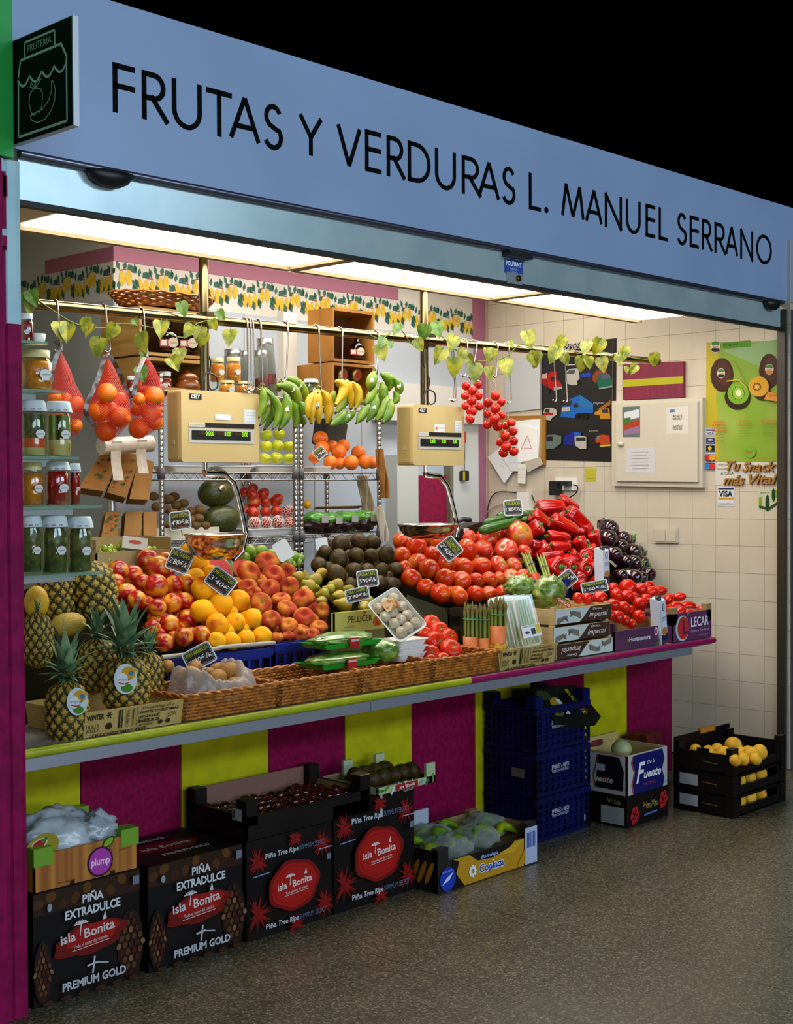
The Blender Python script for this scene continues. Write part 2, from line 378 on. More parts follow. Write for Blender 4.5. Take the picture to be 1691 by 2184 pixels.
# fascia lettering drawn as geometric strokes
m_ink = mat('sign_black', '050505', .8, spec=.1)
def strokes(ch):
    """centre lines in a unit box; each entry a point list"""
    arc = lambda cx, cy, rx, ry, a0, a1, n=12: [(cx+rx*cos(radians(a0+(a1-a0)*k/n)), cy+ry*sin(radians(a0+(a1-a0)*k/n))) for k in range(n+1)]
    if ch == 'F': return [[(0, 0), (0, 1)], [(0, 1), (1, 1)], [(0, .55), (1, .55)]]
    if ch == 'E': return [[(0, 0), (0, 1)], [(0, 1), (1, 1)], [(0, .55), (1, .55)], [(0, 0), (1, 0)]]
    if ch == 'L': return [[(0, 1), (0, 0)], [(0, 0), (1, 0)]]
    if ch == 'T': return [[(0, 1), (1, 1)], [(.5, 1), (.5, 0)]]
    if ch == 'A': return [[(0, 0), (.5, 1.03)], [(.5, 1.03), (1, 0)], [(.2, .32), (.8, .32)]]
    if ch == 'V': return [[(0, 1), (.5, -.03)], [(.5, -.03), (1, 1)]]
    if ch == 'Y': return [[(0, 1), (.5, .47)], [(1, 1), (.5, .47)], [(.5, .5), (.5, 0)]]
    if ch == 'N': return [[(0, 0), (0, 1)], [(0, 1.02), (1, -.02)], [(1, 0), (1, 1)]]
    if ch == 'M': return [[(0, 0), (.17, 1.02)], [(.17, 1.02), (.5, .02)], [(.5, .02), (.83, 1.02)], [(.83, 1.02), (1, 0)]]
    if ch == 'U': return [[(0, 1), (0, .36)]+arc(.5, .36, .5, .38, 180, 360)[1:]+[(1, 1)]]
    if ch == 'O': return [arc(.5, .5, .5, .51, 0, 360, 28)]
    if ch == 'D': return [[(0, 0), (0, 1)], [(0, 1), (.35, 1)]+arc(.35, .5, .65, .5, 90, -90, 14)+[(0, 0)]]
    if ch == 'R': return [[(0, 0), (0, 1)], [(0, 1), (.45, 1)]+arc(.45, .73, .42, .27, 90, -90, 10)+[(0, .46)], [(.38, .46), (1, 0)]]
    if ch == 'S': return [arc(.52, .75, .40, .26, 25, 200, 10)+[(.28, .55), (.70, .44)]+arc(.50, .25, .46, .27, 40, -155, 12)]
    return []
def letter(ch, x0, x1, z0, z1, tk, y=-.0145):
    b = MB(); w_ = x1-x0-tk; h = z1-z0-tk
    if ch == '.':
        r = (x1-x0)/2; b.prism([Vector((x0+r+r*cos(2*pi*k/14), y, z0+r+r*sin(2*pi*k/14))) for k in range(14)], [Vector((x0+r+r*cos(2*pi*k/14), -.012, z0+r+r*sin(2*pi*k/14))) for k in range(14)], m_ink); return b
    for s_ in strokes(ch):
        q = [Vector((x0+tk/2+u*w_, z0+tk/2+v*h)) for u, v in s_]; n = len(q); le, ri = [], []
        clo = (q[0]-q[-1]).length < 1e-4
        ext = tk*.5 if ch in 'FELTUDRN' else 0
        for i, p in enumerate(q):
            a = q[i-1] if i else (q[-2] if clo else None); c_ = q[i+1] if i < n-1 else (q[1] if clo else None)
            if a is not None and c_ is not None and a is not c_:
                d1 = (p-a).normalized(); d2 = (c_-p).normalized(); t = (d1+d2).normalized(); nn = Vector((-t.y, t.x)); s2 = 1/max(.5, cos(d1.angle(d2)/2)) if d1.length and d2.length else 1
            else:
                t = ((c_-p) if c_ is not None else (p-a)).normalized(); nn = Vector((-t.y, t.x)); s2 = 1
                if not clo and ext: p = p + (-t if c_ is not None and a is None else t)*ext
            le.append(p+nn*tk/2*s2); ri.append(p-nn*tk/2*s2)
        for i in range(n-1):
            q4 = [le[i], le[i+1], ri[i+1], ri[i]]
            b.prism([Vector((p.x, y, p.y)) for p in q4], [Vector((p.x, -.012, p.y)) for p in q4], m_ink)
    return b
LET = [('F', 242, 289), ('R', 304, 360), ('U', 368, 431), ('T', 441, 495), ('A', 489, 556), ('S', 560, 605), ('Y', 637, 689), ('V', 718, 771), ('E', 779, 813), ('R', 825, 864), ('D', 870, 918), ('U', 928, 972), ('R', 985, 1026), ('A', 1019, 1066), ('S', 1069, 1100), ('L', 1128, 1153), ('.', 1161, 1169),
       ('M', 1197, 1246), ('A', 1248, 1285), ('N', 1290, 1326), ('U', 1335, 1366), ('E', 1377, 1397), ('L', 1405, 1424), ('S', 1443, 1465), ('E', 1471, 1490), ('R', 1497, 1519), ('R', 1524, 1548), ('A', 1547, 1574), ('N', 1579, 1606), ('O', 1613, 1646)]
zt, zb_ = at(245, 133, -.014).z, at(245, 239, -.014).z
for ch, a, b_ in LET:
    letter(ch, at(a, 300, -.014).x, at(b_, 300, -.014).x, zb_, zt, .0165).build('letter', fa)
# projecting black sign
sg = thing('projecting_sign', (-.03, -.17, 2.5), 'black projecting shop sign with white line drawing of awning, apple and banana', 'sign')
bd = MB().box(-.03, -.012, -.325, -.022, 2.487, 2.78, mat('sign_edge', 'c9d2da', .4)); child(bd, 'sign_board', sg)
pr = Print((-.03, -.022, 2.487), (0, -1, 0), (0, 0, 1)); K = .303; HH = .293
pr.rect('050507', 0.002, K-.004, .002, HH-.002, .85)
wl = 'cfe6da'; u = lambda x, y: (x*K, y*HH)
pr.line(wl, [u(.10, .60), u(.09, .06), u(.90, .06), u(.90, .64)], .007)
pr.line(wl, [u(.10, .62), u(.14, .78), u(.82, .78), u(.91, .64)], .007)
sc = []
for k in range(4):
    for q in range(7): sc.append(u(.09+.205*k+.205*q/6, .60-.075*sin(pi*q/6)))
pr.line(wl, sc, .007)
pr.line(wl, [u(.22, .79), u(.22, .93), u(.72, .93), u(.72, .79)], .006)
pr.text('a8c8b4', 'FRUTERIA', .47*K, .86*HH, .020, .12)
ap = [(.30, .42), (.36, .46), (.42, .46), (.48, .44), (.52, .38), (.50, .27), (.46, .22), (.42, .24), (.38, .21), (.32, .25), (.29, .34), (.30, .42)]
pr.line('b4d4c4', [u(*p) for p in ap], .003)
pr.line('b4d4c4', [u(.40, .46), u(.41, .52), u(.50, .53), u(.41, .47)], .003); pr.line('b4d4c4', [u(.39, .47), u(.33, .53), u(.31, .49), u(.39, .46)], .003)
bn = [(.70, .46), (.73, .38), (.72, .28), (.66, .20), (.56, .14), (.44, .13), (.34, .17), (.31, .22), (.40, .23), (.52, .24), (.62, .30), (.67, .38), (.67, .47), (.70, .46)]
pr.line('b4d4c4', [u(*p) for p in bn], .003)
child(pr.mb, 'line_drawing', sg)
# ceiling light panels
m_em = bpy.data.materials.new('light_diffuser'); m_em.use_nodes = True; nt = m_em.node_tree; b = nt.nodes['Principled BSDF']
b.inputs['Base Color'].default_value = (.8, .8, .8, 1); b.inputs['Emission Color'].default_value = (1.0, .93, .82, 1); b.inputs['Emission Strength'].default_value = PANEL_POWER
for k, (x0, x1, nm) in enumerate(((.365, 1.57, 'nearest the painted column'), (1.635, 2.835, 'in the middle of the row'), (2.90, 4.085, 'nearest the tiled side wall'))):
    t = thing('ceiling_light_panel', ((x0+x1)/2, .3, 2.4), 'bright white rectangular ceiling light panel '+nm, 'light', 'ceiling light panels')
    child(MB().box(x0-.015, x1+.018, .02, .635, 2.405, 2.45, mat('lamp_housing', 'b9a584', .5)), 'housing', t)
    child(MB().box(x0, x1, .04, .60, 2.399, 2.405, m_em), 'diffuser', t)
    if k < 2: child(MB().box(x1+.004, x1+.061, .03, .625, 2.388, 2.404, mat('lamp_profile', '8a7654', .6)), 'joint_profile', t)
    child(MB().box(x0-.02, x1+.02, .605, .64, 2.386, 2.405, mat('lamp_profile', '8a7654', .6)), 'edge_profile', t)
    if k: child(MB().tube([(x0+.42, .42, 2.4), (x0+.42, .42, 2.375)], .006, mat('latch', '9a8468', .5), 6), 'latch', t)
# ================================================================ counter
m_yel = mat('lime_yellow_board', 'b2ae0c', .55, spec=.15, c2='a6a20a', scale=14, bump=.03, bscale=30)
m_wine = mat('wine_board', '80083c', .6, spec=.1, c2='700634', scale=60, bump=.05, bscale=60)
ct = thing('market_counter', (2.0, .5, 0), 'long market stall counter with lime yellow and wine red front panels', 'counter')
ZC = .762
deck = [(-.06, .012), (3.82, .012), (4.30, .40), (4.30, 1.06), (-.06, 1.06)]
child(MB().prism([Vector((x, y, ZC-.03)) for x, y in deck], [Vector((x, y, ZC)) for x, y in deck], mat('counter_top', '9a9a92', .4, .3)), 'worktop', ct)
def edge(x0, x1, m, nm):
    pts = [(0.014, -.026), (.004, -.025), (-.004, -.017), (-.004, -.006), (.004, .002), (.014, .003)]
    child(MB().prism([Vector((x0, y, ZC+z)) for y, z in pts], [Vector((x1, y, ZC+z)) for y, z in pts], m, smooth=True), nm, ct)
xs = at(1005, 1447, 0).x
edge(-.06, xs, mat('lime_edge', 'a9ad10', .35, c2='98a010', scale=10), 'lime_edge_strip')
edge(xs, 3.83, mat('magenta_edge', '8c1050', .35, c2='a03c60', scale=30, lo=.62, hi=.75), 'magenta_edge_strip')
xm = at(785, 1510, .02).x
child(MB().box(-.06, xm-.002, .008, .03, .699, ZC-.030, mat('satin_steel', 'a4a8b4', .35, .6)), 'steel_rail', ct)
child(MB().box(xm+.002, 3.63, .008, .03, .699, ZC-.030, MATS['satin_steel']), 'steel_rail', ct)
pe = [-.06] + [at(px, 1500, .35).x for px in (170, 385, 572, 735, 878, 1013, 1130, 1245, 1337, 1433)]
for k in range(10):
    child(MB().box(pe[k]+.002, pe[k+1]-.002, .35, .372, .03, ZC-.035, m_yel if k % 2 == 0 else m_wine), 'front_panel', ct)
child(MB().box(-.06, pe[-1]-.01, .375, 1.0, .0, ZC-.035, mat('counter_carcass', '1a1512', .8)), 'carcass', ct)
# sloping display behind the front row
RC = [(-.1, .86, 1.10), (.30, .88, 1.13), (.80, .925, 1.21), (1.3, .895, 1.19), (1.7, .875, 1.16), (1.95, .93, 1.13), (2.3, .93, 1.20), (2.7, .93, 1.20), (3.15, .93, 1.22), (3.5, .82, 1.36), (3.9, .82, 1.30), (4.25, .84, 1.22)]
YF, YK = .40, .95
def ramp(x, y):
    x = min(max(x, RC[0][0]), RC[-1][0])
    for a, b in zip(RC, RC[1:]):
        if x <= b[0]:
            t = (x-a[0])/(b[0]-a[0]); f_ = a[1]+(b[1]-a[1])*t; k_ = a[2]+(b[2]-a[2])*t; break
    return f_+(k_-f_)*(y-YF)/(YK-YF)
rb = MB()
XSs = [-.05+.1*k for k in range(43)]; YSs = [YF-.02, .55, .7, .85, 1.02]
rb.grid(lambda a, b: Vector((XSs[round(a*42)], YSs[round(b*4)], ramp(XSs[round(a*42)], YSs[round(b*4)])-.075)), 42, 4, mat('display_shaded_card', '17160e', .95, spec=0))  # near-black colour carries the shade of cardboard between the fruit
for i in range(42):
    for y in (YSs[0], YSs[-1]):
        a, b = XSs[i], XSs[i+1]; rb.face([(a, y, ZC), (b, y, ZC), (b, y, ramp(b, y)-.075), (a, y, ramp(a, y)-.075)], MATS['display_shaded_card'])
for x in (XSs[0], XSs[-1]): rb.face([(x, y, ZC) for y in YSs]+[(x, y, ramp(x, y)-.075) for y in YSs[::-1]], MATS['display_shaded_card'])
child(rb, 'display_slope', ct)
def onramp(px, py, r, lift=1.0):
    """point on the view line where a fruit of radius r rests on the display slope"""
    d = ray(px, py).normalized(); lo = None
    t = (.02-CAM.y)/d.y
    while t < 12:
        p = CAM+d*t
        if p.z - ramp(p.x, p.y) < r*lift and p.y > YF-.1: return p
        t += .006
    return CAM+d*((YK-CAM.y)/d.y)
# ================================================================ fruit shapes (unit radius)
def prof_fruit(n=14, top=.12, bot=.04, flat=1.0, wt=.35):
    """sphere-like profile with a stalk dimple"""
    P = []
    for i in range(n+1):
        t = pi*i/n; r = sin(t); z = -cos(t)*flat
        z -= top*math.exp(-((r)/wt)**2)*(z > 0); z += bot*math.exp(-(r/.25)**2)*(z < 0)
        P.append((max(r, .0005), z))
    return P
def fmesh(name, prof, m, n=20, fn=None, extra=None):
    b = MB().lathe(prof, m, n, fn=fn)
    if extra: extra(b)
    return b.mesh(name)
m_stem = mat('fruit_stalk', '4a3a18', .8); m_green = mat('calyx_green', '3c7a1c', .6)
seam = lambda k, w_: (lambda t, i: 1-k*math.exp(-((t if t < pi else t-2*pi)/w_)**2))
m_nect = mat('nectarine_skin', 'a80f08', .28, c2='e0901c', scale=.85, lo=.47, hi=.62, detail=1.5, rnd=.12, coat=.15)
m_peach = mat('peach_skin', 'f0a804', .65, spec=.2, c2='cc5210', scale=.9, lo=.60, hi=.75, detail=1.5, rnd=.06)
m_flat = mat('flat_peach_skin', 'c47624', .7, spec=.2, c2='9a2c12', scale=.95, lo=.36, hi=.58, detail=1.5, rnd=.10)
m_tom = mat('tomato_skin', 'c42c06', .25, spec=.3, c2='cc640a', scale=0.86, lo=.46, hi=.72, detail=1, rnd=.10, coat=.3)
m_ptom = mat('pink_tomato_skin', 'd23a1c', .22, c2='b98a2c', scale=0.71, lo=.56, hi=.74, detail=1, rnd=.08, coat=.3)
m_vine = mat('vine_tomato_skin', 'c81c04', .22, spec=.35, rnd=.08, c2='b81604', scale=0.57, coat=.15)
m_raf = mat('ribbed_tomato_skin', 'c82606', .3, spec=.3, c2='8c3a10', scale=0.71, lo=.6, hi=.8, rnd=.1, coat=.1)
m_avo = mat('avocado_skin', '35230a', .45, spec=.25, c2='4c3c12', scale=2.00, lo=.4, hi=.65, bump=.25, bscale=7.5, rnd=.25)
m_pear = mat('pear_skin', '9a7a10', .5, c2='8a8a1a', scale=0.86, rnd=.12)
m_gage = mat('greengage_skin', '7f9a28', .4, c2='6b8a20', scale=1.29, rnd=.1)
m_grape = mat('grape_skin', '9ab02a', .2, c2='86a022', scale=1.29, rnd=.12, coat=.4)
m_pep = mat('pepper_skin', 'c80f06', .14, c2='a80a04', scale=0.71, rnd=.1, coat=.6)
m_aub = mat('aubergine_skin', '1c060c', .12, c2='33091a', scale=0.43, rnd=.2, coat=.7)
m_kiwi = mat('kiwi_skin', '6b4a18', .75, c2='5a3c12', scale=4.29, bump=.2, bscale=18.8, rnd=.15)
m_gkiwi = mat('gold_kiwi_skin', 'a8742a', .6, c2='8f5f1e', scale=1.71, rnd=.12)
m_or = mat('orange_skin', 'f07a06', .4, c2='e06404', scale=0.86, bump=.12, bscale=11.2, rnd=.06)
m_apple = mat('apple_skin', 'a8b40e', .25, c2='bcb818', scale=0.71, rnd=.1, coat=.3)
F = {}
F['nectarine'] = fmesh('nectarine', prof_fruit(14, .16, .03), m_nect, 22, seam(.05, .25))
F['peach'] = fmesh('peach', prof_fruit(14, .16, .03, .97), m_peach, 22, seam(.05, .25))
F['flat_peach'] = fmesh('flat_peach', prof_fruit(16, .42, .2, .62, .34), m_flat, 22, seam(.04, .25), lambda b: b.tube([(0, 0, .2), (0, 0, .27)], .06, m_green, 6))
F['tomato'] = fmesh('tomato', prof_fruit(14, .10, .03, .88), m_tom, 22, lambda t, i: 1+.015*sin(5*t))
F['pink_tomato'] = fmesh('pink_tomato', prof_fruit(14, .14, .05, .80), m_ptom, 30, lambda t, i: 1+.035*sin(7*t)+.02*sin(3*t), lambda b: b.lathe([(.0005, .69), (.16, .70), (.24, .66)], mat('tomato_scar', '8a6a2a', .7), 10))
F['ribbed_tomato'] = fmesh('ribbed_tomato', prof_fruit(14, .2, .1, .72), m_raf, 40, lambda t, i: 1+.06*abs(sin(4.5*t))+.03*sin(2*t), lambda b: [b.face([(0, 0, .58), (.30*cos(a-.16), .30*sin(a-.16), .66), (.42*cos(a), .42*sin(a), .70), (.30*cos(a+.16), .30*sin(a+.16), .66)], m_green) for a in [2*pi*k/5 for k in range(5)]])
F['vine_tomato'] = fmesh('vine_tomato', prof_fruit(14, .08, .02, .9), m_vine, 22)
F['plum_tomato'] = fmesh('plum_tomato', [(r*.78, z*1.25) for r, z in prof_fruit(14, .06, .02)], m_vine, 20)
F['avocado'] = fmesh('avocado', [(r*(1-.13*(z > 0)*z), z*1.18) for r, z in prof_fruit(14, .02, 0)], m_avo, 20, None, lambda b: b.tube([(0, 0, 1.14), (0, 0, 1.2)], .07, m_stem, 6))
pp = [(.0005, -1), (.45, -.97), (.75, -.8), (.92, -.5), (.95, -.2), (.85, .1), (.66, .4), (.5, .68), (.42, .9), (.36, 1.1), (.22, 1.24), (.0005, 1.27)]
F['pear'] = fmesh('pear', pp, m_pear, 20, None, lambda b: b.tube([(0, 0, 1.25), (.04, 0, 1.4), (.1, 0, 1.52)], .045, m_stem, 6))
F['greengage_plum'] = fmesh('greengage_plum', prof_fruit(10, .12, .02), m_gage, 14, seam(.06, .3))
F['grape'] = fmesh('grape', [(r*.9, z*1.05) for r, z in prof_fruit(8, .03, 0)], m_grape, 12)
F['kiwi'] = fmesh('kiwi', [(r*.86, z*1.15) for r, z in prof_fruit(12, .05, .05)], m_kiwi, 18, None, lambda b: b.tube([(0, 0, 1.07), (0, 0, 1.15)], .09, m_stem, 6))
F['golden_kiwi'] = fmesh('golden_kiwi', [(r*.84, z*1.2) for r, z in prof_fruit(12, .03, .03)], m_gkiwi, 18, None, lambda b: b.tube([(0, 0, 1.14), (0, 0, 1.2)], .07, m_stem, 6))
F['orange'] = fmesh('orange', prof_fruit(14, .05, .03), m_or, 22, None, lambda b: b.lathe([(.0005, .965), (.07, .97), (.09, .95)], m_green, 6))
F['apple'] = fmesh('apple', [(r*(1-.10*(z < 0)*-z), z) for r, z in prof_fruit(14, .26, .12, .93)], m_apple, 22, lambda t, i: 1+.02*cos(5*t), lambda b: b.tube([(0, 0, .66), (.05, 0, 1.0)], .035, m_stem, 5))
F['yellow_peach'] = fmesh('yellow_peach', prof_fruit(14, .18, .03, .95), mat('pale_peach_skin', 'e4b034', .65, spec=.2, c2='d89a20', scale=.9), 20, seam(.05, .25))
F['red_apple'] = F['mango'] = fmesh('mango', [(r*.9, z*1.12) for r, z in prof_fruit(12, .05, 0)], mat('mango_skin', 'b8200c', .3, c2='d8701a', scale=.9, lo=.5, hi=.72, rnd=.1), 18)
def pep_mesh():
    prof = [(.0005, -1.45), (.3, -1.5), (.62, -1.38), (.78, -1.0), (.86, -.4), (.92, .2), (.98, .7), (.92, 1.02), (.62, 1.12), (.32, .98), (.0005, .9)]
    b = MB().lathe(prof, m_pep, 28, fn=lambda t, i: 1+(.11 if i < 9 else .05)*cos(4*t)+.04*cos(2*t+1))
    b.lathe([(.0005, .93), (.2, .96), (.3, 1.0), (.26, 1.06), (.12, 1.08)], m_green, 10); b.tube([(0, 0, 1.0), (.05, 0, 1.25), (.12, .04, 1.42)], [.13, .11, .14], m_green, 8); return b.mesh('red_pepper')
F['red_pepper'] = pep_mesh()
def aub_mesh():
    prof = [(.0005, -1.3), (.5, -1.22), (.86, -.9), (1.0, -.45), (.98, 0), (.86, .5), (.68, 1.0), (.52, 1.35), (.42, 1.5)]
    b = MB().lathe(prof, m_aub, 22); b.lathe([(.60, 1.2), (.52, 1.4), (.36, 1.56), (.14, 1.66), (.12, 1.95), (.0005, 1.97)], m_green, 10, fn=lambda t, i: 1+(.25*abs(sin(2.5*t)) if i == 0 else 0)); return b.mesh('aubergine')
F['aubergine'] = aub_mesh()
def pile(kind, crop, rows, label, cat, group, spin=None, Y=None, lift=1.0, rs=1.1, start='from the pineapple end', uniq=True, fill=True):
    """rows from the bottom up, each (u, v, r) in a crop of the photograph (x0, y0, scale); every fruit rests on the slope (or at depth Y);
    overlapping neighbours are then moved apart in depth"""
    x0, y0, sc = crop; it = []
    def depth(px, py, rp, lf):
        p = onramp(px, py, rp/520, lf); p = onramp(px, py, rp/ppm(p), lf); return (p-CAM).dot(FW)
    for i, row in enumerate(rows):
        row = sorted(row)
        for j, q in enumerate(row):
            px, py, rp = x0+q[0]/sc, y0+q[1]/sc, q[2]/sc*rs
            d_ = depth(px, py, rp, lift) if Y is None else (at(px, py, Y)-CAM).dot(FW)
            nm = label
            if uniq:
                w1 = ORD[i] if i < len(rows)-1 or len(rows) == 1 else 'top'
                nm = '%s, %s %s of %s pile row' % (label, NTH[j], start, w1) if len(row) > 1 else '%s, alone in %s row of the pile' % (label, w1)
            it.append([px, py, rp, d_, nm, q, 1.0, (NTH[j], ORD[i] if i < len(rows)-1 else 'top')])
    if fill:
        add = []
        for a in range(len(it)):
            for b in range(a):
                A, B = it[a], it[b]; dd = math.hypot(A[0]-B[0], A[1]-B[1]); rr = (A[2]+B[2])/2
                if dd > 2.7*rr: continue
                mx, my = (A[0]+B[0])/2, (A[1]+B[1])/2
                if all(math.hypot(mx-q[0], my-q[1]) > .80*q[2] for q in it) and all(math.hypot(mx-q[0], my-q[1]) > .9*q[2] for q in add): add.append([mx, my, rr*.92, depth(mx, my, rr, -.3), None, None, 0.0])
        seen = {}
        for q in add:
            n_ = min(it, key=lambda m_: math.hypot(m_[0]-q[0], m_[1]-q[1])); dx, dy = q[0]-n_[0], q[1]-n_[1]
            w_ = ('after' if dx > 0 else 'before') if abs(dx) > abs(dy) else ('below' if dy > 0 else 'above')
            for w2 in (w_, 'just '+w_, 'close '+w_, 'deep '+w_):
                q[4] = '%s half hidden %s the %s of the %s row' % (label, w2, n_[7][0], n_[7][1])
                if q[4] not in seen: break
            seen[q[4]] = 1
        it += add
    def P3(q): d_ = ray(q[0], q[1]); return CAM+d_*(q[3]/FPX)
    for _ in range(40):
        mv = 0
        for a in range(len(it)):
            for b in range(a):
                A, B = it[a], it[b]
                if abs(A[0]-B[0])+abs(A[1]-B[1]) > 2.9*max(A[2], B[2]): continue
                ra, rb_ = A[2]*A[3]/FPX, B[2]*B[3]/FPX; g_ = .95*(ra+rb_)-(P3(A)-P3(B)).length
                if g_ > .0008:
                    f_, n_ = (A, B) if A[3] >= B[3] else (B, A)
                    f_[3] += g_*.5; mv += 1
                    if n_[6]: n_[3] -= g_*.12
        if not mv: break
    for q in it:
        p = P3(q); r = q[2]/ppm(p)
        tl_ = Vector((random.uniform(-1, 1), random.uniform(-1, .2), random.uniform(.1, 1))) if spin is None or q[5] is None else Vector(spin(q[5]))
        obj(kind, F[kind], None, M=T(*p) @ zto(tl_, random.uniform(0, 360)) @ Sc(r), label=q[4], category=cat, group=group)
CA = (200, 1130, 4.026); CB = (500, 1130, 4.45); CT = (820, 1050, 3.523); CE = (1150, 1050, 4.2275); CK = (330, 1300, 2.727)
pile('nectarine', CA, [[(605, 970, 75), (770, 920, 78), (920, 905, 78)], [(505, 840, 65), (650, 810, 80), (805, 770, 85)], [(545, 670, 72), (675, 625, 78), (780, 610, 70)], [(225, 720, 70), (370, 600, 75), (280, 545, 82)],
      [(420, 455, 72), (535, 485, 98), (690, 470, 75), (790, 455, 80)], [(195, 450, 66), (330, 390, 85), (210, 350, 82), (550, 320, 95)], [(465, 260, 90), (610, 245, 55)]], 'red and yellow nectarine', 'nectarine', 'nectarines heaped beside the pineapples')
pile('peach', CA, [[(1050, 960, 78), (1185, 955, 75), (1310, 935, 75), (1445, 915, 80)], [(1065, 815, 96), (1215, 795, 80), (1370, 765, 84)], [(930, 695, 96), (1090, 640, 98), (1240, 615, 96)], [(945, 510, 102), (870, 410, 78), (1120, 470, 80)], [(900, 290, 88), (1000, 370, 65)], [(830, 195, 82)]],
     'golden yellow peach', 'peach', 'yellow peaches heaped between nectarines and flat peaches')
tilt = lambda q: (random.uniform(-.8, .2), random.uniform(-1, -.2), random.uniform(.2, 1.2))
pile('flat_peach', CB, [[(400, 1020, 66), (510, 1010, 62), (620, 1000, 72), (740, 1000, 72)], [(510, 910, 86), (650, 960, 82), (800, 925, 82)], [(345, 850, 90), (660, 825, 96), (815, 760, 84)], [(255, 700, 102), (505, 750, 96)], [(190, 605, 66), (440, 660, 88), (650, 650, 102)],
      [(325, 560, 102), (520, 540, 92), (130, 545, 86)], [(370, 430, 102), (490, 400, 84), (240, 480, 66)], [(135, 400, 106), (310, 305, 106), (15, 500, 60)]], 'blushed flat peach', 'flat peach', 'flat peaches heaped beside the yellow peaches', spin=tilt)
pile('greengage_plum', CB, [[(100, 300, 40), (185, 300, 42), (415, 295, 42), (515, 300, 42), (550, 330, 36), (605, 312, 38)], [(100, 262, 46), (165, 240, 42), (350, 235, 52), (560, 252, 48), (620, 272, 46), (300, 260, 40)], [(150, 195, 50), (255, 208, 62), (520, 245, 34), (60, 240, 40)]],
     'small round green plum', 'plum', 'green plums behind the flat peaches', fill=False, Y=1.0)
pear_dir = lambda q: (random.uniform(-1, -.4), random.uniform(-.5, .5), random.uniform(-.1, .3))
pile('pear', CB, [[(1030, 710, 74), (1230, 735, 58)], [(820, 680, 52), (985, 630, 60), (1260, 675, 55)], [(660, 575, 48), (840, 610, 56), (1080, 560, 52), (900, 560, 50)], [(700, 525, 62), (965, 520, 60), (600, 440, 52)], [(760, 470, 62), (820, 415, 55)]],
     'yellow-green pear', 'pear', 'pears in the printed carton', spin=pear_dir, start='from the peach end')
pile('avocado', CB, [[(1100, 515, 60), (1250, 500, 64), (1380, 505, 76), (1500, 520, 74)], [(965, 425, 98), (1130, 385, 78), (1260, 385, 74), (1395, 380, 68), (1530, 380, 76)], [(800, 335, 80), (985, 275, 92), (1155, 245, 82), (1295, 245, 74), (1440, 235, 84)], [(855, 210, 76), (1010, 130, 86), (1180, 110, 82), (1310, 120, 76)]],
     'dark rough-skinned avocado', 'avocado', 'avocados heaped beside the salad tomatoes', spin=lambda q: (random.uniform(-1, 1), random.uniform(-.6, .2), random.uniform(-.2, .5)), rs=.98, start='from the pear end')
pile('tomato', CT, [[(205, 650, 75), (310, 715, 66), (420, 760, 72), (555, 780, 75), (685, 765, 64), (785, 765, 60), (885, 755, 56)], [(150, 570, 54), (335, 580, 75), (450, 640, 66), (575, 665, 72), (690, 660, 58), (790, 660, 62), (865, 650, 52)], [(245, 535, 75), (465, 540, 68), (595, 560, 72), (725, 550, 70)],
      [(130, 475, 62), (365, 475, 70), (620, 430, 78)], [(125, 375, 66), (240, 410, 72), (350, 345, 66), (410, 370, 62)]], 'orange-red salad tomato', 'tomato', 'salad tomatoes heaped beside the avocados', start='from the avocado end')
pile('pink_tomato', CT, [[(950, 640, 65), (1040, 630, 55)], [(860, 555, 76), (975, 550, 62)], [(910, 435, 86), (740, 420, 66), (1050, 445, 54)], [(640, 340, 52), (765, 345, 78), (860, 310, 76), (1015, 320, 102)]], 'large ribbed pink tomato', 'tomato', 'pink tomatoes between salad tomatoes and peppers', start='from the avocado end')
# red peppers: two image points give the stalk end and the tip
PEP = [(1120, 120, 1345, 105, 58), (1300, 50, 1445, 120, 52), (1350, 130, 1540, 290, 70), (1215, 195, 1455, 300, 62), (1175, 325, 1415, 345, 48), (1195, 410, 1425, 405, 42), (1150, 500, 1335, 470, 50), (1160, 255, 1075, 310, 64), (1285, 578, 1290, 560, 82), (1392, 575, 1395, 560, 58), (1490, 582, 1488, 565, 60), (1597, 575, 1590, 560, 56),
       (1450, 340, 1500, 440, 50), (1560, 300, 1600, 400, 50), (1400, 460, 1460, 510, 48), (1540, 430, 1560, 480, 52), (1590, 440, 1610, 500, 42), (1110, 390, 1160, 395, 40), (1480, 690, 1440, 700, 44), (1600, 655, 1560, 680, 44), (1130, 180, 1180, 210, 56), (1500, 240, 1530, 330, 46)]
PL = ['lying long across the top of the heap', 'leaning at the very peak of the heap', 'long, sloping down beside the aubergines', 'long and glossy across the upper middle', 'lying level in the middle of the heap', 'lying level under another in the middle', 'pointing at the asparagus in the lower middle', 'with stalk facing the zucchini', 'largest stalk-end facing out at the bottom', 'stalk facing out behind the price tag', 'stalk facing out third along the bottom', 'stalk facing out at the end beside the carton',
      'standing on end in the dark middle', 'at the side above the juice carton', 'half hidden in the lower middle', 'half hidden above the end pepper', 'squeezed beside the juice carton', 'small one beside the big pink tomato', 'lowest one behind the vine tomatoes', 'lowest one under the juice carton', 'folded one at the top near the zucchini', 'tucked behind the long sloping one']
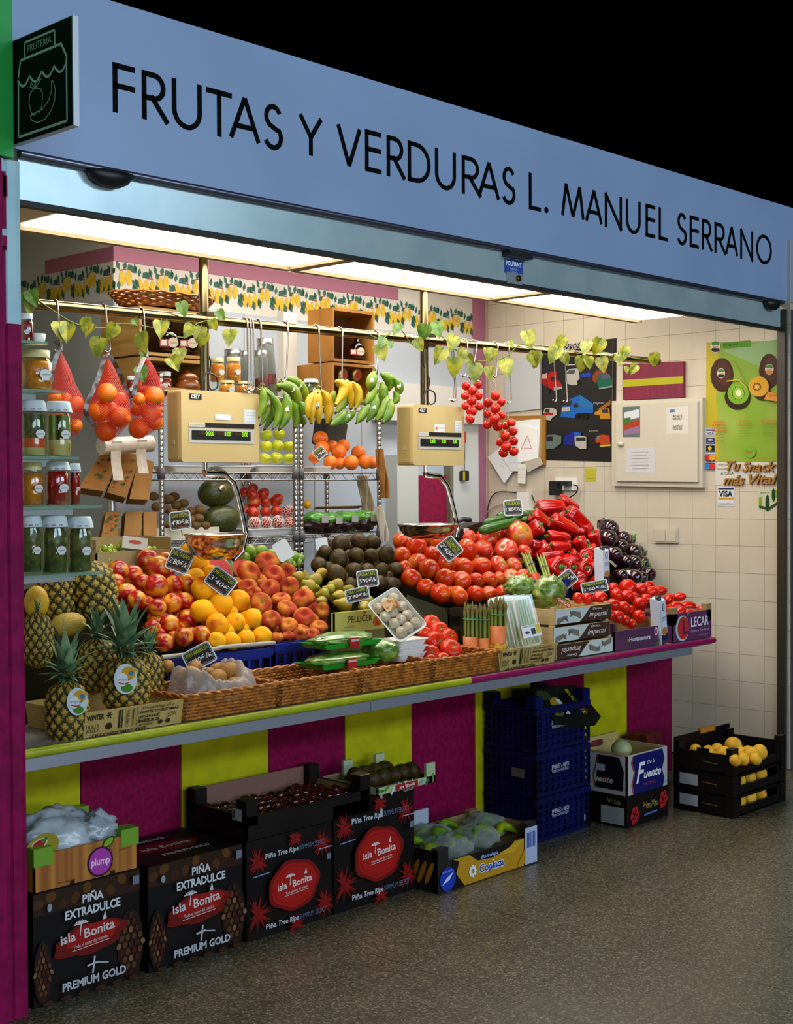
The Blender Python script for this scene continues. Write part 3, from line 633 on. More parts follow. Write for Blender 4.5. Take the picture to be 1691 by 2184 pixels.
for k, (a, b_, c_, d_, r_) in enumerate(PEP):
    x0, y0, sc = CT; A = Vector((x0+a/sc, y0+b_/sc)); B = Vector((x0+c_/sc, y0+d_/sc)); cc = (A+B)/2; rp = r_/sc
    p = onramp(cc.x, cc.y, rp/420); r = rp/ppm(p); p = onramp(cc.x, cc.y, r)
    q = A-B; dirv = RT*q.x + DN*q.y
    if q.length < 8: dirv = Vector((-.35, -1, .12))*10
    else: dirv = dirv.normalized() - FW*.35
    ln = max(1.0, min(1.5, q.length/ppm(p)/r/2.4)) if q.length >= 8 else .9
    obj('red_pepper', F['red_pepper'], None, M=T(*p) @ zto(dirv, random.uniform(0, 90)) @ Sc(r, r, r*ln), label='glossy red bell pepper '+PL[k], category='pepper', group='red bell peppers')
for k, (u_, v_) in enumerate(((1240, 165), (1350, 400), (1440, 290), (1250, 530), (1370, 520), (1500, 500), (1440, 640), (1550, 560), (1340, 640), (1180, 440))):
    p = onramp(820+u_/3.523, 1050+v_/3.523, .04, -.2); n_ = min(range(len(PEP)), key=lambda i: math.hypot((PEP[i][0]+PEP[i][2])/2-u_, (PEP[i][1]+PEP[i][3])/2-v_))
    obj('red_pepper', F['red_pepper'], None, M=T(*p) @ zto((random.uniform(-1, 1), -.3, random.uniform(-.3, .3)), 40*k) @ Sc(.042), label='red pepper mostly hidden behind one '+PL[n_], category='pepper', group='red bell peppers')
pile('aubergine', CE, [[(730, 750, 58), (840, 760, 70), (915, 765, 52), (985, 740, 62)], [(770, 625, 56), (850, 630, 66), (920, 630, 52)], [(660, 550, 62), (725, 490, 62), (840, 530, 70), (885, 530, 55)], [(600, 415, 78), (740, 415, 62), (790, 420, 52)], [(620, 320, 80)]], 'shiny dark aubergine', 'aubergine', 'aubergines heaped beside the peppers',
     spin=lambda q: (random.uniform(-.2, .8), random.uniform(.5, 1), random.uniform(-.1, .4)), rs=1.05, start='from the pepper end')
# ================================================================ things on the counter
from mathutils import noise as _n
def crumple(b, c, ax, az_, ay=None, m=None, n=20, amp=.2, seed=0, fq=2.0, M=None, lo=-1.0):
    """wrinkled sheet-like lump"""
    ay = ay or ax
    def fn(u, v):
        t = 2*pi*u; p_ = pi*(v-.5); d = Vector((cos(p_)*cos(t), cos(p_)*sin(t), sin(p_)))
        k = 1+amp*_n.noise(d*fq+Vector((seed, 0, 0)))+amp*.6*_n.noise(d*fq*2.7+Vector((0, seed, 0)))
        q = Vector((d.x*ax*k, d.y*ay*k, max(lo, d.z)*az_*k)) + Vector(c); return (M @ q) if M else q
    b.grid(fn, n, n//2+2, m); return b
m_film = glassy('clear_film', 'f4f6f2', .955, .15)
m_bag = glassy('milky_film', 'e6dfd4', .78, .15, True)
m_card = mat('brown_card', '9a7a4c', .8, c2='8d6d40', scale=20)
m_kraft = mat('kraft_print_card', 'b59a58', .75, c2='a98d4c', scale=12)
def carton(name, M, w_, d_, h, m, label, cat, group=None, t=.006, inner=None, low=1.0, flare=0.0, posts=None):
    """open-topped carton; local x along its front, y to the back"""
    o = thing(name, None, label, cat, group, M=M); b = MB(); f_ = flare
    def wall(p, q, ha, hb, mm=m):
        a = Vector((p[0], p[1], 0)); c = Vector((q[0], q[1], 0)); dirv = (c-a).normalized(); nrm = Vector((-dirv.y, dirv.x, 0))
        fo = -nrm*f_
        lo = [a, c, c+nrm*t, a+nrm*t]; hi = [a+fo+Vector((0, 0, ha)), c+fo+Vector((0, 0, hb)), c+nrm*t+fo+Vector((0, 0, hb)), a+nrm*t+fo+Vector((0, 0, ha))]
        b.prism(lo, hi, mm)
    wall((0, 0), (w_, 0), h*low, h*low); wall((w_, 0), (w_, d_), h, h); wall((w_, d_), (0, d_), h, h); wall((0, d_), (0, 0), h, h)
    b.box(t, w_-t, t, d_-t, .001, .006, inner or m)
    b.build('carton_body', o)
    if inner is not None:
        MB().box(t+.001, w_-t-.001, d_-t-.0015, d_-t-.0003, .006, h-.002, inner).box(w_-t-.0015, w_-t-.0003, t+.001, d_-t-.002, .006, h-.002, inner).build('inner_lining', o)
    if posts:
        for (x, y) in ((0, 0), (w_-.045, 0), (0, d_-.03), (w_-.045, d_-.03)): MB().box(x, x+.045, y, y+.03, h*low*.6, h+posts, inner or m).build('corner_post', o)
    return o
def front(h=0): return Print((0, -.0012, 0), (1, 0, 0), (0, 0, 1))
def left(d_): return Print((-.0012, d_, 0), (0, -1, 0), (0, 0, 1))
def Mx(p, yaw=0): return T(*p) @ R(yaw, 'Z')
# --- christmas-print cartons
def xmas(px0, px1, py, w_lab, h=.078, d_=.30, Y=.03):
    p = at(px0, py, Y); p.z = ZC+.002; q = at(px1, py, Y)
    o = carton('printed_gift_carton', Mx(p), q.x-p.x, d_, h, m_kraft, w_lab, 'carton', 'kraft cartons with christmas print', t=.004, flare=.012)
    W = q.x-p.x; pr = Print((0, -.001, 0), (1, 0, 0), (0, -.012, h)); k = '2d2410'
    pr.text(k, 'WINTER', .10*W, .78*h, .016, .17*W, bold=.03).text(k, 'HOLLY', .08*W, .42*h, .012, .13*W).text(k, 'JOLLY', .08*W, .26*h, .010, .13*W)
    for t_ in range(3): pr.line(k, [(.235*W-.011*cos(t_*pi/3), .8*h-.011*sin(t_*pi/3)), (.235*W+.011*cos(t_*pi/3), .8*h+.011*sin(t_*pi/3))], .003)
    pr.ell(k, .235*W, .36*h, .012, .011).rect(k, .33*W, .37*W, .2*h, .95*h).text('b59a58', 'SNOWMAN', .35*W, .57*h, .007, .7*h, rot=90)
    pr.text(k, 'CHRISTMAS', .42*W, .57*h, .014, .7*h, rot=90).line(k, [(.475*W, .22*h), (.475*W, .95*h)], .003).line(k, [(.51*W, .22*h), (.51*W, .95*h)], .0015)
    pr.text(k, 'Dreaming of a', .73*W, .90*h, .009, .34*W, shear=.3).text(k, 'WHITE CHRISTMAS', .74*W, .73*h, .0085, .42*W, bold=.02).text(k, 'JINGLE', .64*W, .55*h, .008, .22*W, bold=.02).text(k, 'BELLS', .64*W, .38*h, .009, .22*W, bold=.03).text(k, 'JOY', .88*W, .5*h, .014, .10*W).text(k, 'BE MERRY', .62*W, .22*h, .008, .16*W)
    pr.ell(k, .76*W, .24*h, .008, .007).ell(k, .84*W, .24*h, .008, .007).text(k, 'OH CHRISTMAS TREE', .34*W, .08*h, .009, .55*W, bold=.02)
    pr.build('printed_front', o); return o
xmas(178, 386, 1560, 'kraft carton with christmas words, holding pineapples near the column', .078, .31)
xmas(1066, 1181, 1415, 'kraft carton with christmas words, holding leek trays', .085, .22)
# --- wicker baskets
m_wick = mat('wicker', 'b8701c', .5, c2='8a4c10', scale=40, rnd=.05); m_wickd = mat('wicker_core', '6a3c10', .8)
def basket_mesh(W, D, h):
    b = MB(); fl = .012; rows = 7
    per = [(0, 0), (W, 0), (W, D), (0, D)]
    for k in range(rows):
        z = .006+(h-.012)*k/(rows-1); f_ = fl*z/h; pts = []; n = 0
        for (a, c) in zip(per, per[1:]+per[:1]):
            L_ = math.hypot(c[0]-a[0], c[1]-a[1]); st = max(4, int(L_/.011))
            for i in range(st):
                t = i/st; x = a[0]+(c[0]-a[0])*t; y = a[1]+(c[1]-a[1])*t; nx, ny = (c[1]-a[1])/L_, -(c[0]-a[0])/L_
                o_ = f_+.0028*(1 if (n+k) % 2 else -1); pts.append((x+nx*o_, y+ny*o_, z)); n += 1
        b.tube(pts, .0058, m_wick, 5, closed=True)
    return b.mesh('weave')
def wicker(px0, px1, py0, py1, label, h=.078, D=.27, Y=.035):
    p = at(px0, py0, Y); q = at(px1, py1, Y); p.z = ZC+.002; W = q.x-p.x-.012
    o = thing('wicker_basket', p, label, 'basket', 'wicker baskets along the counter edge')
    obj('weave', basket_mesh(W, D, h), o)
    MB().box(.004, W-.004, .004, D-.004, .002, .006, m_wickd).build('basket_floor', o)
    b = MB(); n = int(W/.035)
    for i in range(n+1):
        for y in (0, D): b.tube([(i*W/n, y, 0), (i*W/n, y+(-.011 if y == 0 else .011), h)], .004, m_wickd, 5)
    for i in range(1, 8):
        for x in (0, W): b.tube([(x, i*D/8, 0), (x+(-.011 if x == 0 else .011), i*D/8, h)], .004, m_wickd, 5)
    b.build('uprights_weave', o)
    b = MB(); per = [(-.012, -.012), (W+.012, -.012), (W+.012, D+.012), (-.012, D+.012)]
    for s_ in (0, 1):
        pts = []; n = 0
        for (a, c) in zip(per, per[1:]+per[:1]):
            st = int(math.hypot(c[0]-a[0], c[1]-a[1])/.01)
            for i in range(st):
                t = i/st; ph = n*.7+s_*pi; pts.append((a[0]+(c[0]-a[0])*t+.003*cos(ph), a[1]+(c[1]-a[1])*t+.003*cos(ph), h+.004+.004*sin(ph))); n += 1
        b.tube(pts, .0055, m_wick, 5, closed=True)
    b.build('rim', o); return o
wicker(395, 592, 1540, 1505, 'brown wicker basket with plastic bag of golden kiwis')
wicker(598, 767, 1507, 1478, 'empty brown wicker basket in front of blue crates')
wicker(771, 920, 1478, 1450, 'brown wicker basket under mushroom trays and broccoli packs')
wicker(925, 1060, 1450, 1425, 'brown wicker basket under asparagus and ribbed tomatoes')
# --- golden kiwis in their film
def cpile(kind, crop, lst, label, cat, group, Yf, spin=None, rs=1.05, names=None):
    x0, y0, sc = crop
    for k, (u_, v_, r_, *yy) in enumerate(lst):
        px, py = x0+u_/sc, y0+v_/sc; p = at(px, py, yy[0] if yy else Yf(py)); r = r_/sc*rs/ppm(p)
        d = spin() if spin else (random.uniform(-1, 1), random.uniform(-1, .2), random.uniform(.1, 1))
        obj(kind, F[kind], None, M=T(*p) @ zto(d, random.uniform(0, 360)) @ Sc(r), label=label+(' '+names[k] if names else ''), category=cat, group=group)
lie = lambda: (random.uniform(-1, 1), random.uniform(-.5, .5), random.uniform(-.15, .15))
cpile('golden_kiwi', CK, [(75, 330, 45, .25), (235, 335, 46, .22), (220, 372, 48, .16), (370, 348, 46, .22), (440, 360, 60, .17), (365, 395, 58, .13), (320, 375, 44, .17), (475, 435, 50, .10), (540, 405, 38, .14), (150, 380, 44, .2)],
      'golden brown kiwi', 'kiwi', 'golden kiwis in the plastic bag', None, lie, names=['at the pineapple end of the bag', 'leaning against the price tag', 'half under the film below the tag', 'behind the largest one in the bag', 'with oval white sticker, largest on top', 'with round sticker in the middle of the bag', 'in the middle behind two others', 'lowest one near the basket rim', 'at the crate end of the bag', 'under the film beside the tag'])
# crumpled film collar draped around the kiwis and over the basket rim
kc = at(450, 1445, .15); b = MB()
def collar(u, v):
    a_ = 2*pi*u; d = Vector((cos(a_), sin(a_), 0)); rr = .55+.62*v
    wr_ = _n.noise(Vector((cos(a_)*3, sin(a_)*3, v*1.5)))*.5+_n.noise(Vector((cos(a_)*8, sin(a_)*8, v*3+5)))*.35
    h_ = .036+.065*sin(pi*min(1, v*1.15))*(1+.5*sin(a_*2+1))+.030*wr_-.03*v
    return Vector((kc.x+d.x*.155*rr*(1+.10*wr_), kc.y+d.y*.115*rr*(1+.1*wr_), ZC+.045+h_))
b.grid(collar, 90, 14, m_bag)
def flapf(u, v): return Vector((kc.x-.06+.10*u+.02*v, kc.y-.105-.03*v, ZC+.088-.045*v*(1+.5*sin(u*pi))+.008*_n.noise(Vector((u*6, v*5, 1)))))
b.build('plastic_bag', label='crumpled milky plastic bag around golden kiwis in the basket', category='plastic bag')
# --- blue plastic crates under the peaches
m_bl = mat('blue_plastic', '10227e', .4, c2='0d1c6a', scale=6)
def crate(name, M, W, D, H, m, label, cat, group=None, rows=2, cols=7, t=.008, solid=.35, dark=None):
    """perforated plastic crate with slotted walls, each wall its own part"""
    o = thing(name, None, label, cat, group, M=M)
    def wall(L_, Mw):
        b = MB(); b.box(0, L_, 0, t, H-.02, H, m, Mw); b.box(0, L_, 0, t, 0, .018, m, Mw)
        rh = (H-.038)/rows
        for r_ in range(rows):
            z0 = .018+rh*r_; b.box(0, L_, 0, t, z0+rh*.72, z0+rh, m, Mw)
            for c_ in range(cols+1):
                x = c_*(L_-.014)/cols; b.box(x, x+.014, 0, t, z0, z0+rh*.72, m, Mw)
        b.box(.0, L_, -.004, .0, H-.028, H-.004, m, Mw)
        b.box(L_*.08, L_*.92, t, t+.003, .02, H*solid, m, Mw)
        return b
    wall(W, T(0, 0, 0)).build('crate_wall', o); wall(W, T(W, D, 0) @ R(180, 'Z')).build('crate_wall', o)
    wall(D, T(0, D, 0) @ R(-90, 'Z')).build('crate_wall', o); wall(D, T(W, 0, 0) @ R(90, 'Z')).build('crate_wall', o)
    MB().box(.004, W-.004, .004, D-.004, .004, .012, m).build('crate_floor', o)
    return o
a, b_ = at(352, 1450, .375), at(582, 1440, .375)
c_ = crate('blue_crate', T(a.x, .375, ZC+.002), b_.x-a.x, .05, at(560, 1385, .375).z-ZC, m_bl, 'blue plastic crate under the nectarines and peaches', 'crate', 'blue plastic crates', cols=9)
a2, b2 = at(585, 1440, .375), at(690, 1430, .375)
c_ = crate('blue_crate', T(a2.x, .375, ZC+.002), b2.x-a2.x, .05, at(620, 1372, .375).z-ZC, m_bl, 'blue plastic crate with blank label under the flat peaches', 'crate', 'blue plastic crates', cols=5)
MB().box(.085, .125, -.006, -.003, .045, .085, mat('blank_label', 'b8b29a', .6)).build('paper_label', c_)
b = MB(); b.tube([at(345, 1402, .37), at(400, 1396, .365), at(440, 1388, .365), at(475, 1380, .37), at(585, 1371, .37)], .008, mat('grey_cardboard', 'a8a296', .8), 6); b.build('cardboard_liner', label='grey cardboard liner edge below the bottom nectarines', category='cardboard')
# --- pear carton
a, b_ = at(712, 1330, .375), at(822, 1325, .375); W = b_.x-a.x; h = at(760, 1309, .375).z-at(760, 1352, .375).z
p = Vector((a.x, .375, at(712, 1352, .375).z))
m_pelc = mat('pear_carton', 'b4ac4e', .7)
for z0 in (ZC+.002,): MB().box(a.x, a.x+W, .38, .40, z0, p.z, mat('carton_stack_side', '6e6836', .8)).build('carton', label='plain carton standing underneath the printed pear carton', category='carton')
o = carton('pear_carton', T(*p), W, .022, h, m_pelc, 'yellow carton printed with red pears below the green pears', 'carton')
pr = front(); pr.text('33281a', 'PELLICER', .50*W, .62*h, .026, .46*W).text('6a5a2a', 'FRUTAS SELECCION', .28*W, .25*h, .006, .2*W)
pr.ell('b2551c', .86*W, .45*h, .016, .024, 15).ell('b2551c', .80*W, .40*h, .014, .02, -10).ell('8a3a12', .83*W, .32*h, .006, .01).ell('b23018', .58*W, .9*h, .005, .007)
pr.build('printed_front', o)
# --- broccoli packs
m_broc = mat('broccoli', '4f7d1c', .6, c2='7ba33a', scale=25, bump=.6, bscale=70); m_tray = mat('green_tray', '1f9a2a', .35); m_lab = mat('red_label', 'b01822', .4)
def pack(px0, px1, py0, py1, Y, label, tray=True, tilt_=0):
    a, c = at(px0, py1, Y), at(px1, py0, Y); ctr = (a+c)/2; w_ = (c.x-a.x); h = (c.z-a.z)
    o = thing('broccoli_pack', ctr, label, 'broccoli', 'film-wrapped broccoli packs'); o.rotation_euler = (0, radians(tilt_), 0)
    b = MB(); crumple(b, (0, .05, .08*h), w_*.44, h*.50, .075, m_broc, 30, .24, px0, 3.5); b.build('broccoli', o)
    if tray:
        b = MB(); lo = [Vector((x*.40*w_, .05+y*.06, -.5*h)) for x, y in ((-1, -1), (1, -1), (1, 1), (-1, 1))]; hi = [Vector((x*.48*w_, .05+y*.072, -.08*h)) for x, y in ((-1, -1), (1, -1), (1, 1), (-1, 1))]
        for i in range(4): b.face([lo[i], lo[(i+1) % 4], hi[(i+1) % 4], hi[i]], m_tray)
        b.face(lo, m_tray); b.build('tray', o)
        MB().box(-.12*w_, .02*w_, -.04, -.0365, -.42*h, .30*h, m_lab).build('label_strip', o); MB().box(-.11*w_, .01*w_, -.042, -.0405, .02*h, .2*h, mat('barcode_white', 'c8b8b0', .5)).build('barcode', o)
    b = MB(); crumple(b, (0, .05, .12*h), w_*.47, h*.55, .083, m_film, 26, .10, px0+2, 2); b.build('cling_film', o)
    return o
pack(680, 812, 1345, 1388, .16, 'film-wrapped broccoli on green tray, upper one of two')
pack(674, 806, 1388, 1432, .12, 'film-wrapped broccoli on green tray, lower one of two')
pack(800, 858, 1366, 1424, .12, 'round film-wrapped broccoli without green tray, beside the foam trays', tray=False)
# --- mushroom trays
m_foam = mat('white_foam', 'e4e2dc', .5)
def foam_tray(M, w_, d_, h, label, cat='tray', full=False, group='white foam trays'):
    o = thing('foam_tray', None, label, cat, group, M=M); b = MB(); n = 5
    def ring(sx, sy, z, r=.018):
        pts = []
        for (cx_, cy_, s0) in ((sx-r, sy-r, 0), (-sx+r, sy-r, 1), (-sx+r, -sy+r, 2), (sx-r, -sy+r, 3)):
            for k in range(n+1): t = (s0+k/n)*pi/2; pts.append(Vector((cx_+r*cos(t), cy_+r*sin(t), z)))
        return pts
    R_ = [ring(w_*.40, d_*.40, 0), ring(w_*.5, d_*.5, h), ring(w_*.52, d_*.52, h), ring(w_*.52, d_*.52, h-.004), ring(w_*.485, d_*.485, h-.003), ring(w_*.39, d_*.39, .005)]
    K_ = len(R_[0])
    for a, c in zip(R_, R_[1:]):
        for i in range(K_): b.face([a[i], a[(i+1) % K_], c[(i+1) % K_], c[i]], m_foam, True)
    b.face(R_[0][::-1], m_foam); b.face(R_[-1], m_foam); b.build('tray', o)
    if full:
        mm = mat('mushroom_white', 'd8ccb8', .6, c2='b8a284', scale=40)
        for k in range(12):
            x, y = (k % 3-1)*w_*.26+random.uniform(-.006, .006), (k//3-1.5)*d_*.22; crumple(b2 := MB(), (x, y, h*.7), .024, .016, .024, mm, 12, .15, k, 2); b2.build('mushroom', o)
        b = MB(); b.grid(lambda u_, v_: Vector(((u_-.5)*w_*1.0, (v_-.5)*d_*1.0, h+.006+.004*_n.noise(Vector((u_*9, v_*9, 2))))), 14, 14, m_film); b.build('cling_film', o)
        MB().box(-.03, .03, d_*.12, d_*.34, h+.010, h+.0112, mat('mushroom_label', '9c5a1c', .4, c2='c8a878', scale=60)).build('product_label', o)
    return o
for k, (py, nm) in enumerate(((1400, 'lowest of the stacked white foam trays by the tomatoes'), (1387, 'middle one of the stacked white foam trays by the tomatoes'), (1372, 'uppermost level white foam tray, beneath the tilted one'))):
    p = at(868, py, .19); foam_tray(T(p.x, p.y+.02, p.z-.014), .17, .12, .032, nm)
p = at(846, 1318, .2); nrm = Vector((-.55, -.62, .55)).normalized(); up_ = (RT*(-.52)+DN*-.85); up_ = (up_-up_.dot(nrm)*nrm).normalized(); foam_tray(frame(p, up_.cross(nrm), up_, nrm), .135, .205, .03, 'tilted white foam tray of mushrooms under film', full=True)
# --- ribbed tomatoes
cpile('ribbed_tomato', CT, [(350, 1215, 66, .15), (440, 1252, 52, .10), (290, 1140, 42, .25), (350, 1258, 42, .10), (500, 1185, 85, .13), (380, 1125, 76, .2), (485, 1090, 66, .24), (410, 1040, 70, .28), (300, 1060, 52, .3), (350, 985, 66, .33), (440, 1150, 50, .25)],
      'ribbed red tomato', 'tomato', 'ribbed tomatoes beside the foam trays', None, lambda: (random.uniform(-.6, .1), random.uniform(-1, -.4), random.uniform(.3, 1)), names=['touching the foam trays, low in its heap', 'lowest one at the basket rim', 'small one peeping behind the foam trays', 'half hidden at the bottom by the trays', 'largest, at the front of its heap', 'in the middle of its heap', 'with green calyx, on the asparagus side', 'dark greenish one near the top', 'dark one behind the tilted mushroom tray', 'at the very top of its heap', 'hidden in the middle of its heap'])
# --- black crate of the salad tomatoes
a = at(958, 1290, .39); q = at(1075, 1290, .39)
m_blk = mat('black_plastic', '10120c', .35, c2='1a1c14', scale=8)
o = crate('black_crate', T(a.x, .392, ZC+.002), q.x-a.x, .42, at(985, 1296, .39).z-ZC, m_blk, 'black plastic crate holding the salad tomatoes', 'crate', rows=3, cols=5)
a = at(862, 1290, .42)
b = MB(); b.face([at(868, 1268, .45), at(955, 1300, .40), at(955, 1372, .385), at(862, 1330, .385)], glassy('dark_film', '55513a', .55)); b.build('protective_film', label='clear film over side of the black tomato crate', category='film')
# --- asparagus bundles and leek trays
m_asp = mat('asparagus', '74902c', .5, c2='888434', scale=30); m_tip = mat('asparagus_tip', '74602c', .6, c2='80803a', scale=40)
m_band = mat('teal_band', '1f8a78', .4); m_cuff = mat('orange_cuff', 'd8763a', .5)
def asparagus(px, py0, py1, Y, rad, label, cuff=None, lean=(0, 0), n=11, group='green asparagus bundles'):
    p = at(px, py1, Y); top = at(px, py0, Y); L_ = (top-p).length
    o = thing('asparagus_bundle', p, label, 'asparagus', group); o.rotation_euler = (radians(lean[1]), radians(lean[0]), 0)
    for k in range(n):
        a = 2.4*k; rr = rad*sqrt(k/n); x, y = rr*cos(a), rr*sin(a); l = L_*random.uniform(.9, 1.03); r = rad*.24
        b = MB(); b.tube([(x, y, 0), (x*1.05, y*1.05, l*.78)], r, m_asp, 6); b.tube([(x*1.05, y*1.05, l*.78), (x*1.15, y*1.15, l*.88), (x*1.25, y*1.25, l)], [r, r*1.15, .001], m_tip, 6); b.build('spear', o)
    MB().tube([((rad+.003)*cos(t), (rad+.003)*sin(t), L_*.66) for t in [2*pi*i/14 for i in range(14)]], .003, m_band, 5, closed=True).build('rubber_band', o)
    if cuff:
        MB().lathe([(rad*1.16, 0), (rad*1.18, L_*cuff), (rad*1.12, L_*cuff)], m_cuff, 14).build('paper_cuff', o)
    return o
asparagus(1003, 1285, 1388, .22, .026, 'asparagus bundle with orange cuff, nearest the ribbed tomatoes', .30)
asparagus(1029, 1287, 1388, .2, .028, 'asparagus bundle with orange cuff, second from the ribbed tomatoes', .28)
o = asparagus(1062, 1272, 1385, .15, .03, 'tallest asparagus bundle with printed film sleeve and orange cuff', .45)
MB().lathe([(.037, .0), (.036, .03)], mat('sleeve_red', 'b0281c', .4, c2='d8b82a', scale=60), 12).build('printed_sleeve', o)
asparagus(1084, 1283, 1385, .2, .024, 'asparagus bundle squeezed against the leek trays', .30)
m_leek = mat('leek_stem', 'b9c08a', .45, c2='7f9a48', scale=6)
for k, nm in enumerate(('rearmost, beside asparagus', 'second from the asparagus', 'third from the asparagus', 'facing out in front with price label')):
    p = at(1088+16*k, 1385-2*k, .16-.028*k); top = at(1080+13*k, 1268, .2-.028*k); L_ = top.z-p.z
    o = thing('leek_tray', p, 'film-wrapped white tray of thin leeks, '+nm, 'leek tray', 'film-wrapped leek trays'); o.rotation_euler = (radians(-14), radians(-7), radians(-18))
    MB().rbox(-.048, .048, .0, .014, 0, L_, .02, m_foam).build('tray', o)
    for i in range(6): MB().tube([(-.036+.0145*i, -.006, .012), (-.033+.013*i, -.008, L_*.55), (-.03+.012*i+.003*sin(i*3), -.006, L_*.93)], [.0075, .006, .004], m_leek, 6).build('leek', o)
    MB().grid(lambda u_, v_: Vector(((u_-.5)*.098, -.014-.003*sin(u_*pi), v_*L_)), 6, 3, m_film).build('cling_film', o)
    if k == 3:
        MB().box(-.047, .047, -.0205, -.0195, L_*.18, L_*.42, mat('label_paper', 'd6dade', .5)).build('price_label', o)
        pr = Print((-.047, -.0206, L_*.18), (1, 0, 0), (0, 0, 1)); pr.rect('c8b428', .07, .092, .012, .05).rect('33343a', .045, .066, .01, .035).ell('2a2a2a', .024, .022, .012, .006).text('44464c', 'PUERRO TIERNO', .035, .047, .006, .06); pr.build('label_print', o)
# --- wooden vegetable crates of the brown and white brand
m_ply = mat('poplar_ply', 'c8ad7c', .7, c2='bb9e6a', scale=6, stretch=(1, 1, 8))
a = at(1187, 1395, .05); W = at(1306, 1380, .05).x-a.x
hz = [ZC+.004, ZC+.079, ZC+.156]; 
for k, (z, nm) in enumerate(zip(hz, ('bottom one of three, print upside down', 'middle one of three', 'top one of three, holding vine tomatoes'))):
    o = thing('wooden_crate', (a.x-.035*(k > 0)+.012*k, .05, z), 'low plywood crate with brown and white printed front, '+nm, 'crate', 'low plywood crates'); h = .066
    MB().box(0, W, 0, .006, 0, h, m_ply).build('front_board', o); MB().box(0, W, .25, .256, 0, h, m_ply).build('back_board', o)
    MB().box(-.004, .004, 0, .256, 0, h, m_ply).build('side_board', o); MB().box(W-.004, W+.004, 0, .256, 0, h, m_ply).build('side_board', o); MB().box(0, W, .0, .256, 0, .004, m_ply).build('crate_floor', o)
    for x in (.0, W-.022):
        for y in (.006, .23): MB().box(x, x+.022, y, y+.02, .0, h+.0095, m_ply).build('corner_block', o)
    pr = front()
    br = '4a2f22'; up = k != 0; fl = lambda u_, v_: (u_, v_) if up else (W-u_, h-v_)
    pr.rect('c9cec6', 0, W, .002, h-.002)
    pr.poly(br, [fl(*q) for q in ((W*.42, .002), (W, .002), (W, h-.002), (W*.62, h-.002), (W*.50, h*.35))])
    pr.text('e4e2da', 'Divino', *fl(W*.74, h*.80), .010, .07, shear=.2, rot=0 if up else 180).text('e4e2da', 'Imperial', *fl(W*.76, h*.45), .024, W*.34, shear=.35, rot=0 if up else 180)
    for (ux, uv, s_) in ((.13, .34, 1), (.33, .62, -1)):
        pr.ell('7c7468', *fl(W*ux, h*uv), .022, .010, 25*s_).poly('7c7468', [fl(W*ux-.01*s_, h*uv-.012), fl(W*ux-.045*s_, h*uv-.025), fl(W*ux-.04*s_, h*uv+.004), fl(W*ux, h*uv+.01)])
        for f_ in range(4): pr.line('6a6258', [fl(W*ux+.012*s_, h*uv), fl(W*ux+.035*s_, h*uv+.012-.008*f_)], .004)
    pr.build('printed_front', o)
    pl = left(.256); pl.rect('b89a68', .01, .24, .006, h-.006).text('5a4630', 'CALIDAD EXTRA', .10, .045, .006, .08).text('5a4630', 'CATEGORIA I', .10, .03, .005, .06); pl.rect('6a5238', .17, .172, .01, .05).rect('6a5238', .18, .182, .01, .05); pl.build('side_print', o)
b = MB(); b.box(-.02, .22, .02, .28, 0, .0, m_film); 
# --- lower row of cartons at the end
m_purp = mat('purple_carton', '50254a', .6, c2='5c2c50', scale=10)
a = at(1310, 1390, .04); W = at(1412, 1370, .04).x-a.x; h = .125
o = carton('purple_carton', T(a.x, .04, ZC+.003), W, .26, h, m_purp, 'purple carton of vine tomatoes beside the plywood crates', 'carton', inner=m_card, low=.72, posts=.0)
pr = front(); pr.text('d8d4dc', 'Hortonatura', .52*W, .36*h, .019, .44*W, bold=.03).ell('c8c0cc', .86*W, .52*h, .015, .02).ell('b83a5a', .86*W, .52*h, .010, .012).ell('7a9a2a', .27*W, .34*h, .007, .008); pr.poly('4f5a24', [(0.1*W, .02*h), (.28*W, .22*h), (.12*W, .03*h)]).poly('4f5a24', [(.8*W, .02*h), (.99*W, .3*h), (.9*W, .03*h)]); pr.build('printed_front', o)
a = at(1434, 1366, .03); W = at(1517, 1350, .03).x-a.x; h = .135
o = carton('plum_tomato_carton', T(a.x, .03, ZC+.003), W, .28, h, mat('mauve_carton', '5e2450', .55, c2='662a58', scale=4, stretch=(1, 1, 30)), 'mauve carton of plum tomatoes at the end of the counter', 'carton', inner=m_card, posts=.03)
pr = front(); pr.ell('9fd0d8', .24*W, .46*h, .06, .062).ell('c83028', .26*W, .47*h, .052, .055).rect('5e2450', .24*W, .29*W, .3*h, .75*h).rect('5e2450', .24*W, .40*W, .24*h, .34*h).poly('4a9a38', [(.34*W, .86*h), (.42*W, .98*h), (.36*W, .97*h)])
pr.text('e4dce4', 'LECAR', .68*W, .64*h, .045, .46*W, bold=.02).text('c8a8c0', 'Frutas y Verduras', .68*W, .32*h, .014, .46*W).text('b090a8', 'LOPEZ RAMIREZ', .76*W, .14*h, .006, .25*W); pr.build('printed_front', o)
